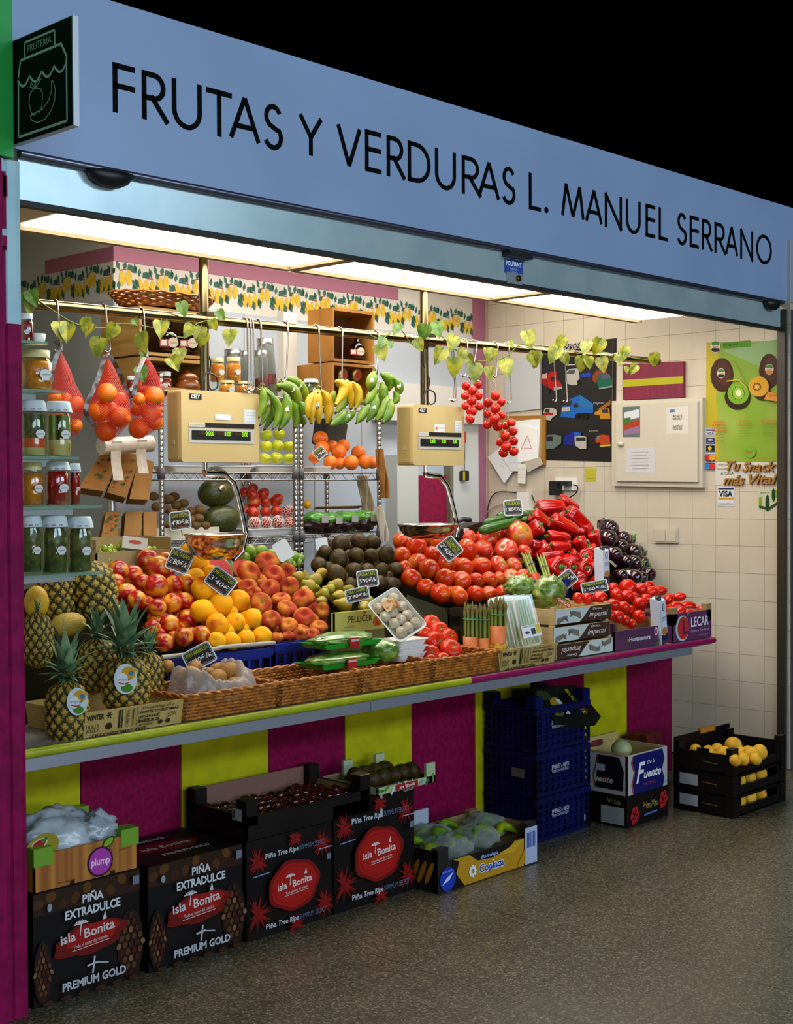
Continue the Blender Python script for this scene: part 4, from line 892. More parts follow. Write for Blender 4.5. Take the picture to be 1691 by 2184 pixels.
cpile('vine_tomato', CE, [(350, 955, 52, .16), (430, 960, 52, .17), (545, 955, 66, .15), (670, 870, 56, .34), (795, 860, 78, .33), (910, 875, 66, .32), (700, 930, 62, .25), (790, 935, 62, .26), (665, 1020, 66, .19), (755, 1040, 62, .2), (905, 1010, 66, .2), (815, 1070, 52, .2), (640, 1110, 52, .13), (705, 1125, 62, .12), (900, 1120, 60, .14), (775, 1160, 52, .12), (830, 1190, 46, .10), (850, 950, 50, .28), (960, 960, 50, .26)],
      'bright red vine tomato', 'tomato', 'vine tomatoes at the end of the counter', None, names=['in top plywood crate, nearest the lettuce', 'second in the top plywood crate', 'third and largest in the top plywood crate', 'just behind the lozenge price tag', 'highest in the heap', 'beside the juice carton near the top', 'with green stalk below the price tag', 'centre of the heap, second layer', 'above the crate stack edge', 'in the middle of the heap', 'leaning on the juice carton', 'small one in the middle gap', 'low, against the plywood crates', 'low, second from the plywood crates', 'lower, beside the juice carton', 'just over the carton rim', 'lowest, on the purple carton rim', 'tucked behind the second layer', 'behind the juice carton spout'])
cpile('plum_tomato', CE, [(990, 840, 52, .42), (1010, 900, 66, .38), (1085, 890, 56, .38), (1170, 960, 56, .27), (1260, 945, 50, .26), (1245, 1035, 62, .18), (1340, 1030, 62, .19), (1150, 1050, 46, .2), (1250, 1100, 66, .1), (1370, 1105, 62, .1), (1455, 1070, 60, .14), (1180, 1110, 46, .12)],
      'oblong red plum tomato', 'tomato', 'plum tomatoes at the end of the counter', None, lie, names=['at the back beside the vine tomatoes', 'long one behind the juice carton', 'second behind the juice carton', 'high, next to the juice carton', 'highest on the wall side', 'in the middle of the carton', 'sloping behind the front ones', 'small, against the juice carton', 'front one over the logo', 'front one over the lettering', 'standing up at the outer corner', 'half hidden beside the juice carton'])
# --- juice cartons
def juice(px, py0, py1, Y, label, lean):
    p = at(px, py1, Y); q = at(px, py0, Y); h = q.z-p.z; w_ = .062
    o = thing('juice_carton', p, label, 'carton', 'white and blue drink cartons'); o.rotation_euler = (0, radians(lean), radians(8))
    MB().box(-w_/2, w_/2, 0, .05, 0, h*.9, mat('drink_carton_white', 'cdd6e2', .35)).build('carton_body', o)
    b = MB(); b.prism([Vector((-w_/2, 0, h*.9)), Vector((-w_/2, .05, h*.9)), Vector((-w_/2, .05, h*.97)), Vector((-w_/2, .03, h*.97))], [Vector((w_/2, 0, h*.9)), Vector((w_/2, .05, h*.9)), Vector((w_/2, .05, h*.97)), Vector((w_/2, .03, h*.97))], MATS['drink_carton_white']); b.build('carton_top', o)
    MB().lathe([(.014, 0), (.014, .018), (.0005, .018)], mat('black_cap', '17181c', .4), 12, M=T(-.012, .015, h*.93)).build('cap', o)
    pr = Print((-w_/2, -.0008, 0), (1, 0, 0), (0, 0, 1)); pr.rect('cdd6e2', 0, w_, .001, h*.895).rect('20356e', 0, w_, .002, h*.12).rect('16224a', 0, w_, h*.1, h*.22).ell('b87a3a', w_*.5, h*.27, w_*.42, h*.09).rect('cdd6e2', 0, w_, h*.36, h*.37).text('39424e', 'GAZPACHO', w_/2, h*.56, .008, w_*.8).text('39424e', 'ANDALUZ', w_/2, h*.51, .007, w_*.6).ell('2a3040', w_/2, h*.77, .012, .017).ell('cdd6e2', w_/2, h*.77, .009, .013).text('2a3040', 'A', w_/2, h*.77, .014).rect('b03024', w_*.2, w_*.4, .003, .014).rect('b03024', w_*.6, w_*.8, .003, .014); pr.build('carton_print', o)
juice(1418, 1270, 1374, .03, 'white and blue drink carton leaning between the two cartons', -8)
juice(1294, 1166, 1245, .42, 'white drink carton standing between peppers and aubergines', -3)
# --- small blue punnet, lettuce bags and wrapped asparagus by the peppers
a = at(1182, 1285, .3)
crate('blue_punnet', T(a.x, .33, a.z-.01), .16, .12, .11, m_bl, 'small blue plastic crate behind the plywood crates', 'crate', rows=2, cols=4)
for k, (px, py, ax, az_, Y, nm) in enumerate(((1110, 1255, .085, .06, .33, 'clear bag of curly green lettuce nearest the tomatoes'), (1170, 1262, .10, .075, .24, 'printed bag of lettuce hearts leaning on plywood crates'))):
    p = at(px, py, Y); o = thing('lettuce_bag', p, nm, 'lettuce', 'bagged lettuces')
    b = MB(); crumple(b, (0, 0, 0), ax*.9, az_*.9, .06, mat('lettuce_leaf', '55801a', .5, c2='98a848', scale=22), 44, .34, k*5, 5); b.build('lettuce', o)
    b = MB(); crumple(b, (0, 0, 0), ax, az_, .07, glassy('thin_film', 'f4f6f2', .97, .2), 24, .15, k*7, 2.5); b.build('film_bag', o)
    if k: 
        pr = Print((-.05, -.078, -.03), (.9, -.1, -.42), (.42, 0, .9)); pr.rect('b8201c', 0, .10, .0, .018).rect('2a6a24', 0, .08, .02, .028).text('e8e0c8', 'COGOLLOS', .05, .009, .011, .085, bold=.03); pr.build('bag_print', o)
m_red = mat('red_wrap', 'b81c12', .35, c2='c83a18', scale=40)
for k, (px, nm) in enumerate(((1128, 'in red wrapper beside the pink tomatoes'), (1152, 'in red wrapper nearest the peppers'))):
    p = at(px+32, 1285, .36); tp = at(px-8+10*k, 1176+8*k, .52); d_ = tp-p; o = thing('wrapped_asparagus', None, 'leaning asparagus bundle '+nm, 'asparagus', 'asparagus in red wrappers', M=T(*p) @ zto(d_)); L_ = d_.length
    for i in range(9):
        a_ = 2.4*i; rr = .018*sqrt(i/9); MB().tube([(rr*cos(a_), rr*sin(a_), 0), (rr*1.2*cos(a_), rr*1.2*sin(a_), L_*.85), (rr*1.5*cos(a_), rr*1.5*sin(a_), L_*random.uniform(.95, 1.03))], [.006, .006, .001], m_asp, 6).build('spear', o)
    MB().lathe([(.024, 0), (.028, L_*.2), (.027, L_*.52)], m_red, 14).build('paper_wrapper', o)
    MB().tube([(.022*cos(t), .022*sin(t), L_*.72) for t in [2*pi*i/12 for i in range(12)]], .0025, mat('violet_band', '5a4a8a', .4), 5, closed=True).build('rubber_band', o)
# --- zucchini
m_zuc = mat('zucchini_skin', '1f4a0e', .3, c2='3a6a1c', scale=14, stretch=(6, 6, 1), rnd=.15)
ZU = [((745, 235), (1060, 160), 34, .92, 'long one lying under the price tag'), ((720, 290), (1015, 210), 38, .86, 'light green one in front'), ((850, 185), (905, 160), 30, 1.0, 'behind the price tag'), ((1045, 165), (1140, 165), 32, 1.02, 'behind the red peppers, upper'), ((1035, 210), (1130, 205), 32, .98, 'behind the red peppers, lower'), ((830, 300), (930, 285), 30, .95, 'at the very bottom under the others')]
for a_, c_, r_, Y, nm in ZU:
    A = at(820+a_[0]/3.523, 1050+a_[1]/3.523, Y); B = at(820+c_[0]/3.523, 1050+c_[1]/3.523, Y); r = r_/3.523/ppm(A); d_ = B-A; L_ = d_.length
    b = MB().lathe([(.0005, 0), (r*.7, .004), (r, .03), (r*.98, L_*.6), (r*.82, L_*.88), (r*.5, L_*.95), (r*.35, L_), (.0005, L_)], m_zuc, 14); b.build('zucchini', M=T(*A) @ zto(d_), label='dark green zucchini '+nm, category='zucchini', group='zucchini above the tomatoes')
# ================================================================ pineapples and melons
m_eye = mat('pineapple_eye', 'b08820', .6, c2='76801e', scale=9, lo=.45, hi=.7); m_eye2 = mat('pineapple_rind', '343410', .7, c2='2a1e08', scale=12); m_eyet = mat('pineapple_spike', 'c8a860', .6)
m_pl = mat('pineapple_leaf', '42704c', .45, c2='7f9a70', scale=5, stretch=(1, 1, .3), rnd=.2); m_pl2 = mat('pineapple_leaf_dry', '6b6a2c', .55, c2='8a7a34', scale=6, rnd=.2)
def pine_mesh():
    b = MB(); NU, NV = 72, 46; na, nr = 11, 9
    def val(u, v):
        a = (u*na + v*nr*.5) % 1.0; c = (u*na - v*nr*.5) % 1.0
        return min(a, 1-a, c, 1-c)*2
    def fn(u, v):
        z = -1+2*v; r = (1-abs(z)**3.2)**.5*.62 if abs(z) < 1 else .0; r = max(r, .16 if v > .5 else .1); h = val(u, v); k = 1+.10*min(1, h*1.5)-.02+(.05 if h > .8 else 0)
        t = 2*pi*u; return Vector((r*k*cos(t), r*k*sin(t), z*1.0))
    b.grid(fn, NU, NV, None, True, lambda u, v: m_eyet if val(u+.5/NU, v+.5/NV) > .84 else m_eye if val(u+.5/NU, v+.5/NV) > .30 else m_eye2)
    return b.mesh('fruit_body')
PINE = pine_mesh()
def leafstrip(m, curl=.5, wd=.155, L_=1.0):
    b = MB(); n = 6
    def fn(u, v):
        t = u; w_ = wd*(1-t)**.7*(.75+.6*t*(1-t)*2); x = (v-.5)*2*w_; return Vector((x, -abs(v-.5)*w_*.6+curl*t*t*L_*.55, t*L_*(1-.25*curl*t)))
    b.grid(fn, n, 2, m); return b.mesh('crown_leaf')
LFS = [leafstrip(m_pl, .2), leafstrip(m_pl, .6), leafstrip(m_pl, .95), leafstrip(m_pl2, .8, .09)]
def pineapple(px, py, rp, hp, Y, label, lean=(0, 0), crown=1.0, nl=30, sticker=False, up=True):
    """px,py: body centre; rp, hp: half width and half height in photograph pixels"""
    p = at(px, py, Y); r = rp/ppm(p); h = hp/ppm(p)
    o = thing('pineapple', None, label, 'pineapple', 'pineapples', M=T(*p) @ R(lean[0], 'Y') @ R(lean[1], 'X'))
    obj('fruit_body', PINE, o, M=Sc(r/.66, r/.66, h))
    for k in range(nl):
        t = k/nl; a = 2.399*k; el = 78-62*t; m_ = LFS[0 if t < .3 else 1 if t < .6 else 2 if k % 3 else 3]; s_ = crown*r*2.0*(1.05-.5*t)*random.uniform(.9, 1.1)
        obj('crown_leaf', m_, o, M=T(.16*r*cos(a)*(.3+t), .16*r*sin(a)*(.3+t), h*.93+.05*r*(1-t)) @ R(math.degrees(a)+90, 'Z') @ R(-(90-el)*.75, 'X') @ Sc(s_))
    if sticker:
        n_ = (CAM-p); n_.z = 0; n_.normalize(); U = Vector((-n_.y, n_.x, 0)); c = n_*(r*1.02) + U*sticker[0]*r + Vector((0, 0, sticker[1]*h)); s_ = r*.46
        pr = Print(c, U, (0, 0, 1), .004); pr.ell('c8d8dc', 0, 0, s_, s_*1.35).ell('d09a1c', .25*s_, .5*s_, s_*.6, s_*.6).ell('4a8a22', .1*s_, -.8*s_, s_*.5, s_*.38).ell('d8e2e4', -.3*s_, -.05*s_, s_*.5, s_*.6).text('4a8a9a', 'tropical', -.15*s_, 0, .010, s_*1.1).line('c83a3a', [(-.6*s_, -.3*s_), (-.1*s_, -.45*s_), (.3*s_, -.3*s_)], .004).ell('3a7ab0', .5*s_, .5*s_, .007, .007); pr.build('fruit_label', o)
    return o
pineapple(143, 1520, 47, 68, .085, 'whole pineapple standing foremost beside the painted column, with hanging label', crown=1.3, nl=38, sticker=(.45, .45))
pineapple(268, 1462, 52, 62, .17, 'pineapple with large oval sticker standing in the christmas carton', crown=1.35, nl=36, sticker=(.0, .35))
pineapple(318, 1448, 32, 58, .27, 'pineapple half hidden behind the stickered one', crown=1.0, nl=22)
pineapple(199, 1258, 50, 62, .55, 'large ripe pineapple without visible crown under the jar shelves', lean=(-12, 0), crown=.7, nl=14)
pineapple(118, 1268, 42, 60, .6, 'dark pineapple in shade beside the large ripe one', lean=(-6, 0), crown=.6, nl=12)
pineapple(208, 1420, 40, 58, .32, 'dark pineapple at the back of the christmas carton with upright crown', crown=1.0, nl=22)
pineapple(80, 1365, 34, 60, .30, 'brown weathered pineapple partly hidden behind the column', crown=.5, nl=14)
m_mel = mat('yellow_melon', 'c8a016', .5, c2='b8900e', scale=5, rnd=.1)
def blob(name, px, py, rx, rz, Y, m, label, cat, group=None, lean=0, n=22):
    p = at(px, py, Y); k = 1/ppm(p); b = MB().lathe([(max(.0005, sin(pi*i/14)), -cos(pi*i/14)) for i in range(15)], m, n); return b.build(name, M=T(*p) @ R(lean, 'Y') @ Sc(rx*k, rx*k, rz*k), label=label, category=cat, group=group)
blob('yellow_melon', 78, 1285, 26, 36, .5, m_mel, 'smooth yellow melon wrapped in film beside the column', 'melon', 'yellow melons')
blob('yellow_melon', 145, 1332, 26, 42, .42, mat('striped_melon', '9a7a1a', .6, c2='b89a34', scale=3, stretch=(6, 6, .5)), 'ribbed yellow-brown melon lying under the dark pineapple', 'melon', 'yellow melons', lean=85)
# watermelon halves behind the peaches
m_wm = mat('watermelon_flesh', 'c8281c', .4, c2='b01c14', scale=9); m_wr = mat('watermelon_rind', '2f5a1c', .4, c2='7a9a4a', scale=6)
for px, py, rx, rz, a_, nm in ((470, 1217, 34, 20, 10, 'cut watermelon half behind the yellow peaches under scale pan'), (515, 1212, 26, 17, -12, 'smaller cut watermelon half beside the flat peaches')):
    p = at(px, py, .97); k = 1/ppm(p); o = thing('watermelon_half', p, nm, 'watermelon', 'cut watermelon halves')
    Mw = R(a_, 'Y') @ Sc(rx*k, rx*k, rz*k*1.3); nrm = R(65, 'X')
    MB().lathe([(.0005, .02), (.9, .02)], m_wm, 22, M=nrm @ Sc(rx*k)).build('flesh', o); MB().lathe([(.9, .02), (1, .0), (.92, -.4), (.6, -.8), (.0005, -1)], m_wr, 22, M=nrm @ Sc(rx*k)).build('rind', o)
# grapes in a carton at the back
a = at(205, 1200, 1.0); o = carton('grape_carton', T(a.x, 1.0, ramp(a.x, .95)-.01), .36, .22, .12, mat('plain_carton', 'a8905a', .8), 'brown carton of green grapes behind the nectarines', 'carton', low=.6)
g = 0
for bunch, (cx_, cy_) in enumerate(((232, 1188), (272, 1178), (300, 1182), (255, 1200), (320, 1192))):
    p0 = at(cx_, cy_, 1.03+.02*(bunch % 2)); o = thing('grape_bunch', p0, 'bunch of green grapes '+('nearest the jar shelves', 'below the small white card', 'touching the top nectarine', 'lowest in the carton', 'half hidden behind the nectarines')[bunch], 'grapes', 'bunches of green grapes')
    MB().tube([(0, 0, .05), (0, .01, 0), (0, .02, -.03)], .003, m_stem, 5).build('stalk', o)
    for k in range(16):
        a_ = 2.4*k; r = .042*sqrt((k+1)/16); obj('grape', F['grape'], o, M=T(r*cos(a_), random.uniform(-.02, .02), r*sin(a_)*.75+.012) @ zto((random.uniform(-1, 1), random.uniform(-1, 1), 1)) @ Sc(.0135))
p = at(288, 1158, 1.0); o = thing('produce_card', p, 'white folded card with red print above the grapes', 'card'); o.rotation_euler = (radians(-20), radians(8), radians(-25))
MB().box(-.05, .05, 0, .03, -.025, .025, mat('white_card', 'c8c0ae', .6)).build('card_body', o); pr = Print((-.05, -.001, -.025), (1, 0, 0), (0, 0, 1)); pr.ell('b84a22', .05, .028, .026, .008); pr.build('card_print', o)
# ================================================================ glass shelves and preserves jars
m_gl = glassy('shelf_glass', 'b8d8c8', .7, .05)
m_jar = glassy('jar_glass', 'f2f6f0', .96, .04)
for k, (py, xe, nm) in enumerate(((737, 92, 'topmost'), (836, 128, 'second from the top'), (975, 157, 'middle'), (1079, 206, 'second from the bottom'), (1222, 211, 'lowest'))):
    z = at(100, py, .3).z; x1 = at(xe, py, .24).x
    o = thing('glass_shelf', (0, .3, z), 'narrow glass shelf for preserves, '+nm+' of five', 'shelf', 'glass shelves beside the column')
    MB().box(-.06, x1, -.09, .13, -.008, 0, m_gl).build('glass_plate', o); MB().box(-.06, x1-.05, .0, .012, -.03, -.008, mat('white_bracket', 'c8ccd2', .4)).build('bracket', o)
def jar(px0, px1, py0, py1, Y, kind, label, group='preserves jars on the glass shelves'):
    a = at((px0+px1)/2, py1, Y); b0 = at((px0+px1)/2, py0, Y); h = b0.z-a.z; r = (px1-px0)/2/ppm(a)
    o = thing('preserves_jar', a, label, 'jar', group)
    cloth = kind in ('tall', 'red', 'dark', 'mixed')
    hb = h*(.86 if cloth else .84)
    MB().lathe([(.0005, .001), (r*.92, .001), (r*.98, h*.06), (r*.98, hb*.82), (r*.8, hb*.93), (r*.8, hb)], m_jar, 20).build('glass_body', o)
    C = {'peach': mat('peaches_in_syrup', 'd88a14', .3, c2='c06a0a', scale=22, coat=.3), 'red': mat('red_peppers_in_brine', 'a01208', .25, c2='780a06', scale=18, coat=.3), 'dark': mat('pickled_greens', '414a1c', .4, c2='666a2c', scale=40, coat=.2), 'jam': mat('red_jam', '7a0c0a', .25), 'orange': mat('orange_preserve', 'd0720e', .3, c2='e09a2a', scale=25, coat=.2)}
    if kind in ('tall', 'mixed'):
        mg = mat('green_vegetable', '8a8a3a', .4, c2='6a7a2a', scale=12); mr_ = mat('carrot_slices', 'c8501a', .4); mc = mat('pale_vegetable', 'c8b878', .4)
        MB().lathe([(.0005, .004), (r*.93, .004), (r*.93, hb*.35)], mc, 16).build('pale_layer', o)
        if kind == 'mixed': MB().lathe([(r*.93, hb*.18), (r*.94, hb*.20), (r*.94, hb*.36), (r*.93, hb*.38)], mr_, 16).build('carrot_layer', o); MB().lathe([(r*.92, hb*.38), (r*.93, hb*.4), (r*.92, hb*.88)], mat('capers', '5a6028', .4, c2='3a4018', scale=60), 16).build('caper_layer', o)
        else:
            for i in range(5): MB().tube([(r*.62*cos(i*1.25+3.4), r*.62*sin(i*1.25+3.4), hb*.3), (r*.66*cos(i*1.25+3.4), r*.66*sin(i*1.25+3.4), hb*.88)], r*.3, mg, 8).build('bean_pod', o)
            for i in range(4): MB().box(-.009, .009, -.008, .008, -.012, .012, mr_, T(r*.7*cos(i*1.5+3.6), r*.7*sin(i*1.5+3.6), hb*(.12+.07*(i % 2)))).build('carrot_piece', o)
    elif kind == 'peach':
        MB().lathe([(.0005, .003), (r*.94, .003), (r*.94, hb*.80), (r*.74, hb*.9), (.0005, hb*.9)], C['peach'], 18).build('syrup', o)
        for i in range(7): crumple(b := MB(), (r*.55*cos(i*2.4), r*.55*sin(i*2.4), hb*(.15+.1*i)), r*.42, r*.36, r*.42, C['peach'], 12, .1, i); b.build('peach_half', o)
    else: MB().lathe([(.0005, .003), (r*.94, .003), (r*.94, hb*.80), (r*.74, hb*.9), (.0005, hb*.9)], C[kind], 18).build('contents', o)
    if cloth:
        mcl = mat('lid_cloth', 'c4d0d2', .6)
        MB().lathe([(.0005, h), (r*.86, h*.995), (r*.96, h*.96), (r*1.04, h*.85), (r*1.08, h*.80)], mcl, 28, fn=lambda t, i: 1+(.05*sin(9*t) if i > 2 else 0)).build('cloth_cover', o)
        n_ = (CAM-a); n_.z = 0; n_.normalize(); U = Vector((-n_.y, n_.x, 0))
        for q in (-.5, 0, .5): pr = Print(n_*r*1.07*cos(q)+U*r*1.07*sin(q)+Vector((0, 0, h*.84)), U, (0, 0, 1), .002); pr.text('8a4a6a', 'xx', 0, 0, .007, .014); pr.build('stitched_motif', o)
    else: MB().lathe([(r*.84, hb*.97), (r*.86, h), (.0005, h)], mat('cream_lid', 'c8bc84' if kind != 'jam' else 'c8ccd0', .4) if kind != 'jam' else mat('pale_lid', 'c8ccd0', .4), 20).build('lid', o)
    n_ = (CAM-a); n_.z = 0; n_.normalize(); U = Vector((-n_.y, n_.x, 0)); off = .55 if kind != 'jam' else 0
    pr = Print(n_*r*1.0*cos(off)+U*r*sin(off)+Vector((0, 0, h*.4)), (U*cos(off)-n_*sin(off)), (0, 0, 1), .003)
    s_ = r*.42; pr.ell('8a4a5a', 0, 0, s_*1.08, s_*.85).ell('cfd4d0', 0, 0, s_, s_*.76).rect('cfd4d0', -s_*.6, s_*.6, -s_*.9, -s_*.2).text('5a5048', 'casero', 0, 0, .006, s_*1.3); pr.build('jar_label', o)
    return o
jar(44, 72, 669, 736, .3, 'jam', 'small red jam jar alone on the top glass shelf')
jar(44, 112, 748, 835, .3, 'peach', 'large jar of peach halves, upper one')
jar(44, 98, 853, 974, .3, 'mixed', 'tall jar of layered capers and carrots with cloth lid')
jar(99, 152, 856, 974, .3, 'tall', 'tall jar of green beans and carrots with cloth lid')
jar(44, 93, 986, 1078, .3, 'peach', 'jar of peach halves, lower one, next to red jars')
jar(96, 148, 984, 1078, .3, 'red', 'jar of red peppers with cloth lid beside the lower peach jar')
jar(149, 172, 988, 1078, .3, 'red', 'narrow jar of red peppers at the end of its shelf')
jar(44, 89, 1099, 1221, .3, 'dark', 'jar of dark pickled greens nearest the column')
jar(90, 143, 1099, 1221, .3, 'dark', 'jar of dark pickled greens in the middle of the lowest shelf')
jar(144, 197, 1101, 1221, .3, 'dark', 'jar of dark pickled greens at the end of the lowest shelf')
p = at(82, 736, .3); MB().lathe([(.0005, 0), (.018, 0), (.024, .035), (.022, .035), (.016, .004), (.0005, .004)], mat('white_china', 'd8d8d2', .3), 16, fn=lambda t, i: 1+.04*sin(8*t)).build('small_cup', loc=p, label='small fluted white cup on the top glass shelf', category='cup')
# ================================================================ overhead rail
m_rail = mat('polished_rail', '94805c', .2, 1.0)
rA, rB = at(72, 648, .72), at(1402, 771, .50)
def railp(px):
    d = ray(px, 700); n_ = Vector((-(rB-rA).y, (rB-rA).x, 0)); t = (rA-CAM).dot(n_)/d.dot(n_); q = CAM+d*t; s_ = (q-rA).dot(rB-rA)/(rB-rA).length_squared; return rA+(rB-rA)*s_
def ry(px): return railp(px).y
rl = thing('overhead_rail', (0, 0, 0), 'polished steel rail with two posts hanging above the counter', 'rail')
MB().tube([rA, rB], .0185, m_rail, 14).build('rail', rl)
MB().lathe([(.0005, -.004), (.02, -.004), (.02, .006), (.0005, .006)], mat('rail_cap', '3a2c1c', .5), 12, M=T(*rB) @ zto(rB-rA)).build('end_cap', rl)
POLE = []
for px, bot in ((448, 1.84), (917, 1.86)):
    q = railp(px); q.y += .036; POLE.append(q.copy())
    MB().tube([(q.x, q.y, bot), (q.x, q.y, 2.9)], .0185, m_rail, 14).build('post', rl)
    MB().box(q.x-.026, q.x+.026, q.y-.05, q.y+.012, q.z-.03, q.z+.03, m_rail).build('clamp', rl)
# --- hanging scales
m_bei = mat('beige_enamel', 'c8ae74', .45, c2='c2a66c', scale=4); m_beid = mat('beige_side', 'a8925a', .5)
def scale(px0, px1, py0, py1, pxs, Yf, pole, label, arm, pan, digits):
    a, b_ = at(px0, py0, Yf), at(px1, py0, Yf); z1 = at(px0, py0, Yf).z; z0 = at(px0, py1, Yf).z; W = b_.x-a.x; H = z1-z0; D = atx(pxs, (py0+py1)/2, a.x).y-Yf
    o = thing('hanging_scale', (a.x, Yf, z0), label, 'scale', 'electronic hanging scales')
    MB().rbox(0, W, .012, D, 0, H, .012, m_bei).build('housing', o); MB().rbox(.0, W, 0, .012, 0, H, .012, m_bei).build('front_plate', o)
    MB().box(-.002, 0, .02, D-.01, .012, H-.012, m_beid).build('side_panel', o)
    MB().box(-.004, -.002, D*.45, D*.62, H*.25, H*.31, mat('metal_plate', 'b8a070', .5)).build('rating_plate', o)
    pr = front(); x0, x1 = .09*W, .93*W; y0, y1 = .27*H, .47*H
    pr.rect('b8b2a8', x0, x1, y0, y1).rect('23201c', x0, x1, y1+.005, y1+.022).rect('c8c0b0', x0, x0+.2*W, y1+.005, y1+.022).text('8a8478', 'MAX 15kg MIN 100g', x0+.1*W, y1+.013, .005, .17*W)
    pr.rect('1c1a18', x0+.012, x1-.02, y0+.012, y1-.008).build('display_bezel', o)
    ww = (x1-x0-.08)/3
    for k in range(3):
        xx = x0+.045+k*(ww+.006); pr = front(); pr.l = .003; pr.rect('3a2012', xx, xx+ww, y0+.03, y1-.012)
        g_ = mat('lit_digit', '7fe01a', .4, emit=1.4); pr.text(g_, digits[k], xx+ww*.66, (y0+y1)/2+.009, .018, ww*(.5 if k == 0 else .38)); pr.build('display_window', o)
    pr = front(); pr.rect('191816', .10*W, .25*W, .87*H, .95*H).text('d8d4cc', 'CELY', .175*W, .91*H, .014, .11*W, bold=.04).build('maker_plate', o)
    pr = front(); pr.rect('d8d8da', .80*W, .95*W, .56*H, .76*H)
    for k in range(4): pr.text('7a7a80', 'xxxxx xxxx', .875*W, (.59+.045*k)*H, .004, .12*W)
    pr.build('inspection_sticker', o)
    pr = front()
    if px0 < 600: pr.rect('dcdad4', .42*W, .62*W, .60*H, .68*H)
    else: pr.rect('dcdad4', .40*W, .60*W, .50*H, .69*H).poly('c82a1c', [(.42*W, .60*H), (.45*W, .66*H), (.455*W, .60*H)]).text('c86a5a', 'SERVICIO', .52*W, .63*H, .006, .12*W).text('8a8a8a', 'tecnico', .5*W, .56*H, .005, .14*W)
    pr.build('paper_sticker', o)
    L = lambda px, py: at(px, py, Yf+D*.5)-Vector((a.x, Yf, z0))
    MB().tube([(W*.38, D*.5, 0), (W*.38, D*.5, -.03)], .009, M_chrome, 10).build('load_stem', o)
    s0 = Vector((W*.38, D*.5, -.03)); pts = [s0, s0+Vector((0, 0, -.012))]+[L(*q) for q in arm]
    MB().tube(pts, [.014]*2+[.0125]*len(arm), M_chrome, 10).build('pan_arm', o)
    pc = L(pan[0], pan[1]); r = pan[2]/ppm(at(pan[0], pan[1], Yf)); dp = pan[3]*r
    MB().lathe([(.0005, -dp), (r*.5, -dp*.97), (r*.82, -dp*.72), (r*.96, -dp*.35), (r, 0), (r*1.03, .002), (r*1.03, -.004), (r*1.0, -.006), (r*.93, -dp*.35), (r*.79, -dp*.68), (r*.5, -dp*.93), (.0005, -dp*.96)], mat('steel_pan', 'c8c4bc', .18, 1.0), 36, M=T(*pc)).build('weighing_pan', o)
    b = MB(); c0 = Vector((W*.34, D*.45, H)); q = Vector((pole.x-a.x, pole.y-Yf, H))
    cb = [c0, c0+Vector((0, 0, .03)), c0+Vector((.02, 0, .07)), c0+Vector((.06, -.01, .06)), c0+Vector((.075, 0, .02)), c0+Vector((.05, .01, .01)), c0+Vector((.045, .02, .05)), Vector((pole.x-a.x+.022, pole.y-Yf-.01, H+.12)), Vector((pole.x-a.x-.022, pole.y-Yf-.01, H+.2)), Vector((pole.x-a.x-.024, pole.y-Yf, H+.38))]
    MB().tube(smooth(cb), .0035, M_dark, 6).build('power_cable', o)
    return o
def smooth(pts, n=5):
    pts = [Vector(p) for p in pts]; out = []
    for i in range(len(pts)-1):
        p0, p1, p2, p3 = pts[max(0, i-1)], pts[i], pts[i+1], pts[min(len(pts)-1, i+2)]
        for k in range(n):
            t = k/n; out.append(.5*((2*p1)+(p2-p0)*t+(2*p0-5*p1+4*p2-p3)*t*t+(3*p1-p0-3*p2+p3)*t**3))
    return out+[pts[-1]]
scale(386, 552, 830, 985, 357, POLE[0].y-.06, POLE[0], 'beige hanging scale with steel pan above the peaches', [(478, 1010), (497, 1028), (508, 1060), (518, 1105), (524, 1140), (516, 1178), (498, 1195)], (460, 1139, 66, .85), ('0.000', '0.00', '0.00'))
scale(881, 990, 862, 992, 847, POLE[1].y-.06, POLE[1], 'beige hanging scale with steel pan above the salad tomatoes', [(938, 1016), (953, 1036), (962, 1066), (970, 1100), (976, 1124), (972, 1145)], (912, 1118, 64, .5), ('0.000', '0.00', '0.00'))
# --- hooks
def hook(px0, px1, py1, label, Yo=0.0, loop=True, curl=1):
    q = railp(px0); Y = q.y+Yo; top = Vector((q.x, q.y, q.z)); e = at(px1, py1, Y-.02)
    R_ = .0215; side = Vector((0, -1, 0)); up_ = Vector((0, 0, 1))
    pts = [top+side*(-R_)+up_*(-.012), top-side*R_]+[top+R_*(up_*sin(t)-side*cos(t)) for t in [pi*k/6 for k in range(1, 7)]]
    k0 = top+side*R_+up_*(-.02)
    sz = .016; xd = Vector((-1, 0, 0))*curl
    pts += [k0, e]+[e+xd*sz*(1-cos(t))+up_*(-sz*sin(t)) for t in [pi*k/5*.85 for k in range(1, 6)]]
    MB().tube(pts, .0034, mat('hook_wire', 'b8a898', .2, 1.0), 6).build('steel_hook', label=label, category='hook', group='steel hooks on the overhead rail')
    return e
HB = lambda u_, v_: (500+u_/4.45, 680+v_/4.45)
HR = lambda u_, v_: (820+u_/4.83, 650+v_/4.83)
for (a, b_, nm) in (((90, 120), (130, 650), 'empty steel hook nearest the first post'), ((122, 120), (155, 640), 'second empty steel hook beside the first post'), ((145, 120), (187, 650), 'third empty steel hook beside the first post'), ((218, 130), (268, 640), 'steel hook carrying the banana bunch behind the first scale'), ((475, 155), (492, 560), 'steel hook carrying the second banana bunch'), ((768, 185), (826, 670), 'steel hook carrying the three yellow bananas'), ((992, 200), (1020, 580), 'steel hook carrying the mixed yellow bananas'), ((1335, 245), (1345, 500), 'steel hook carrying the greenest banana bunch')):
    hook(HB(*a)[0], *HB(*b_), nm)
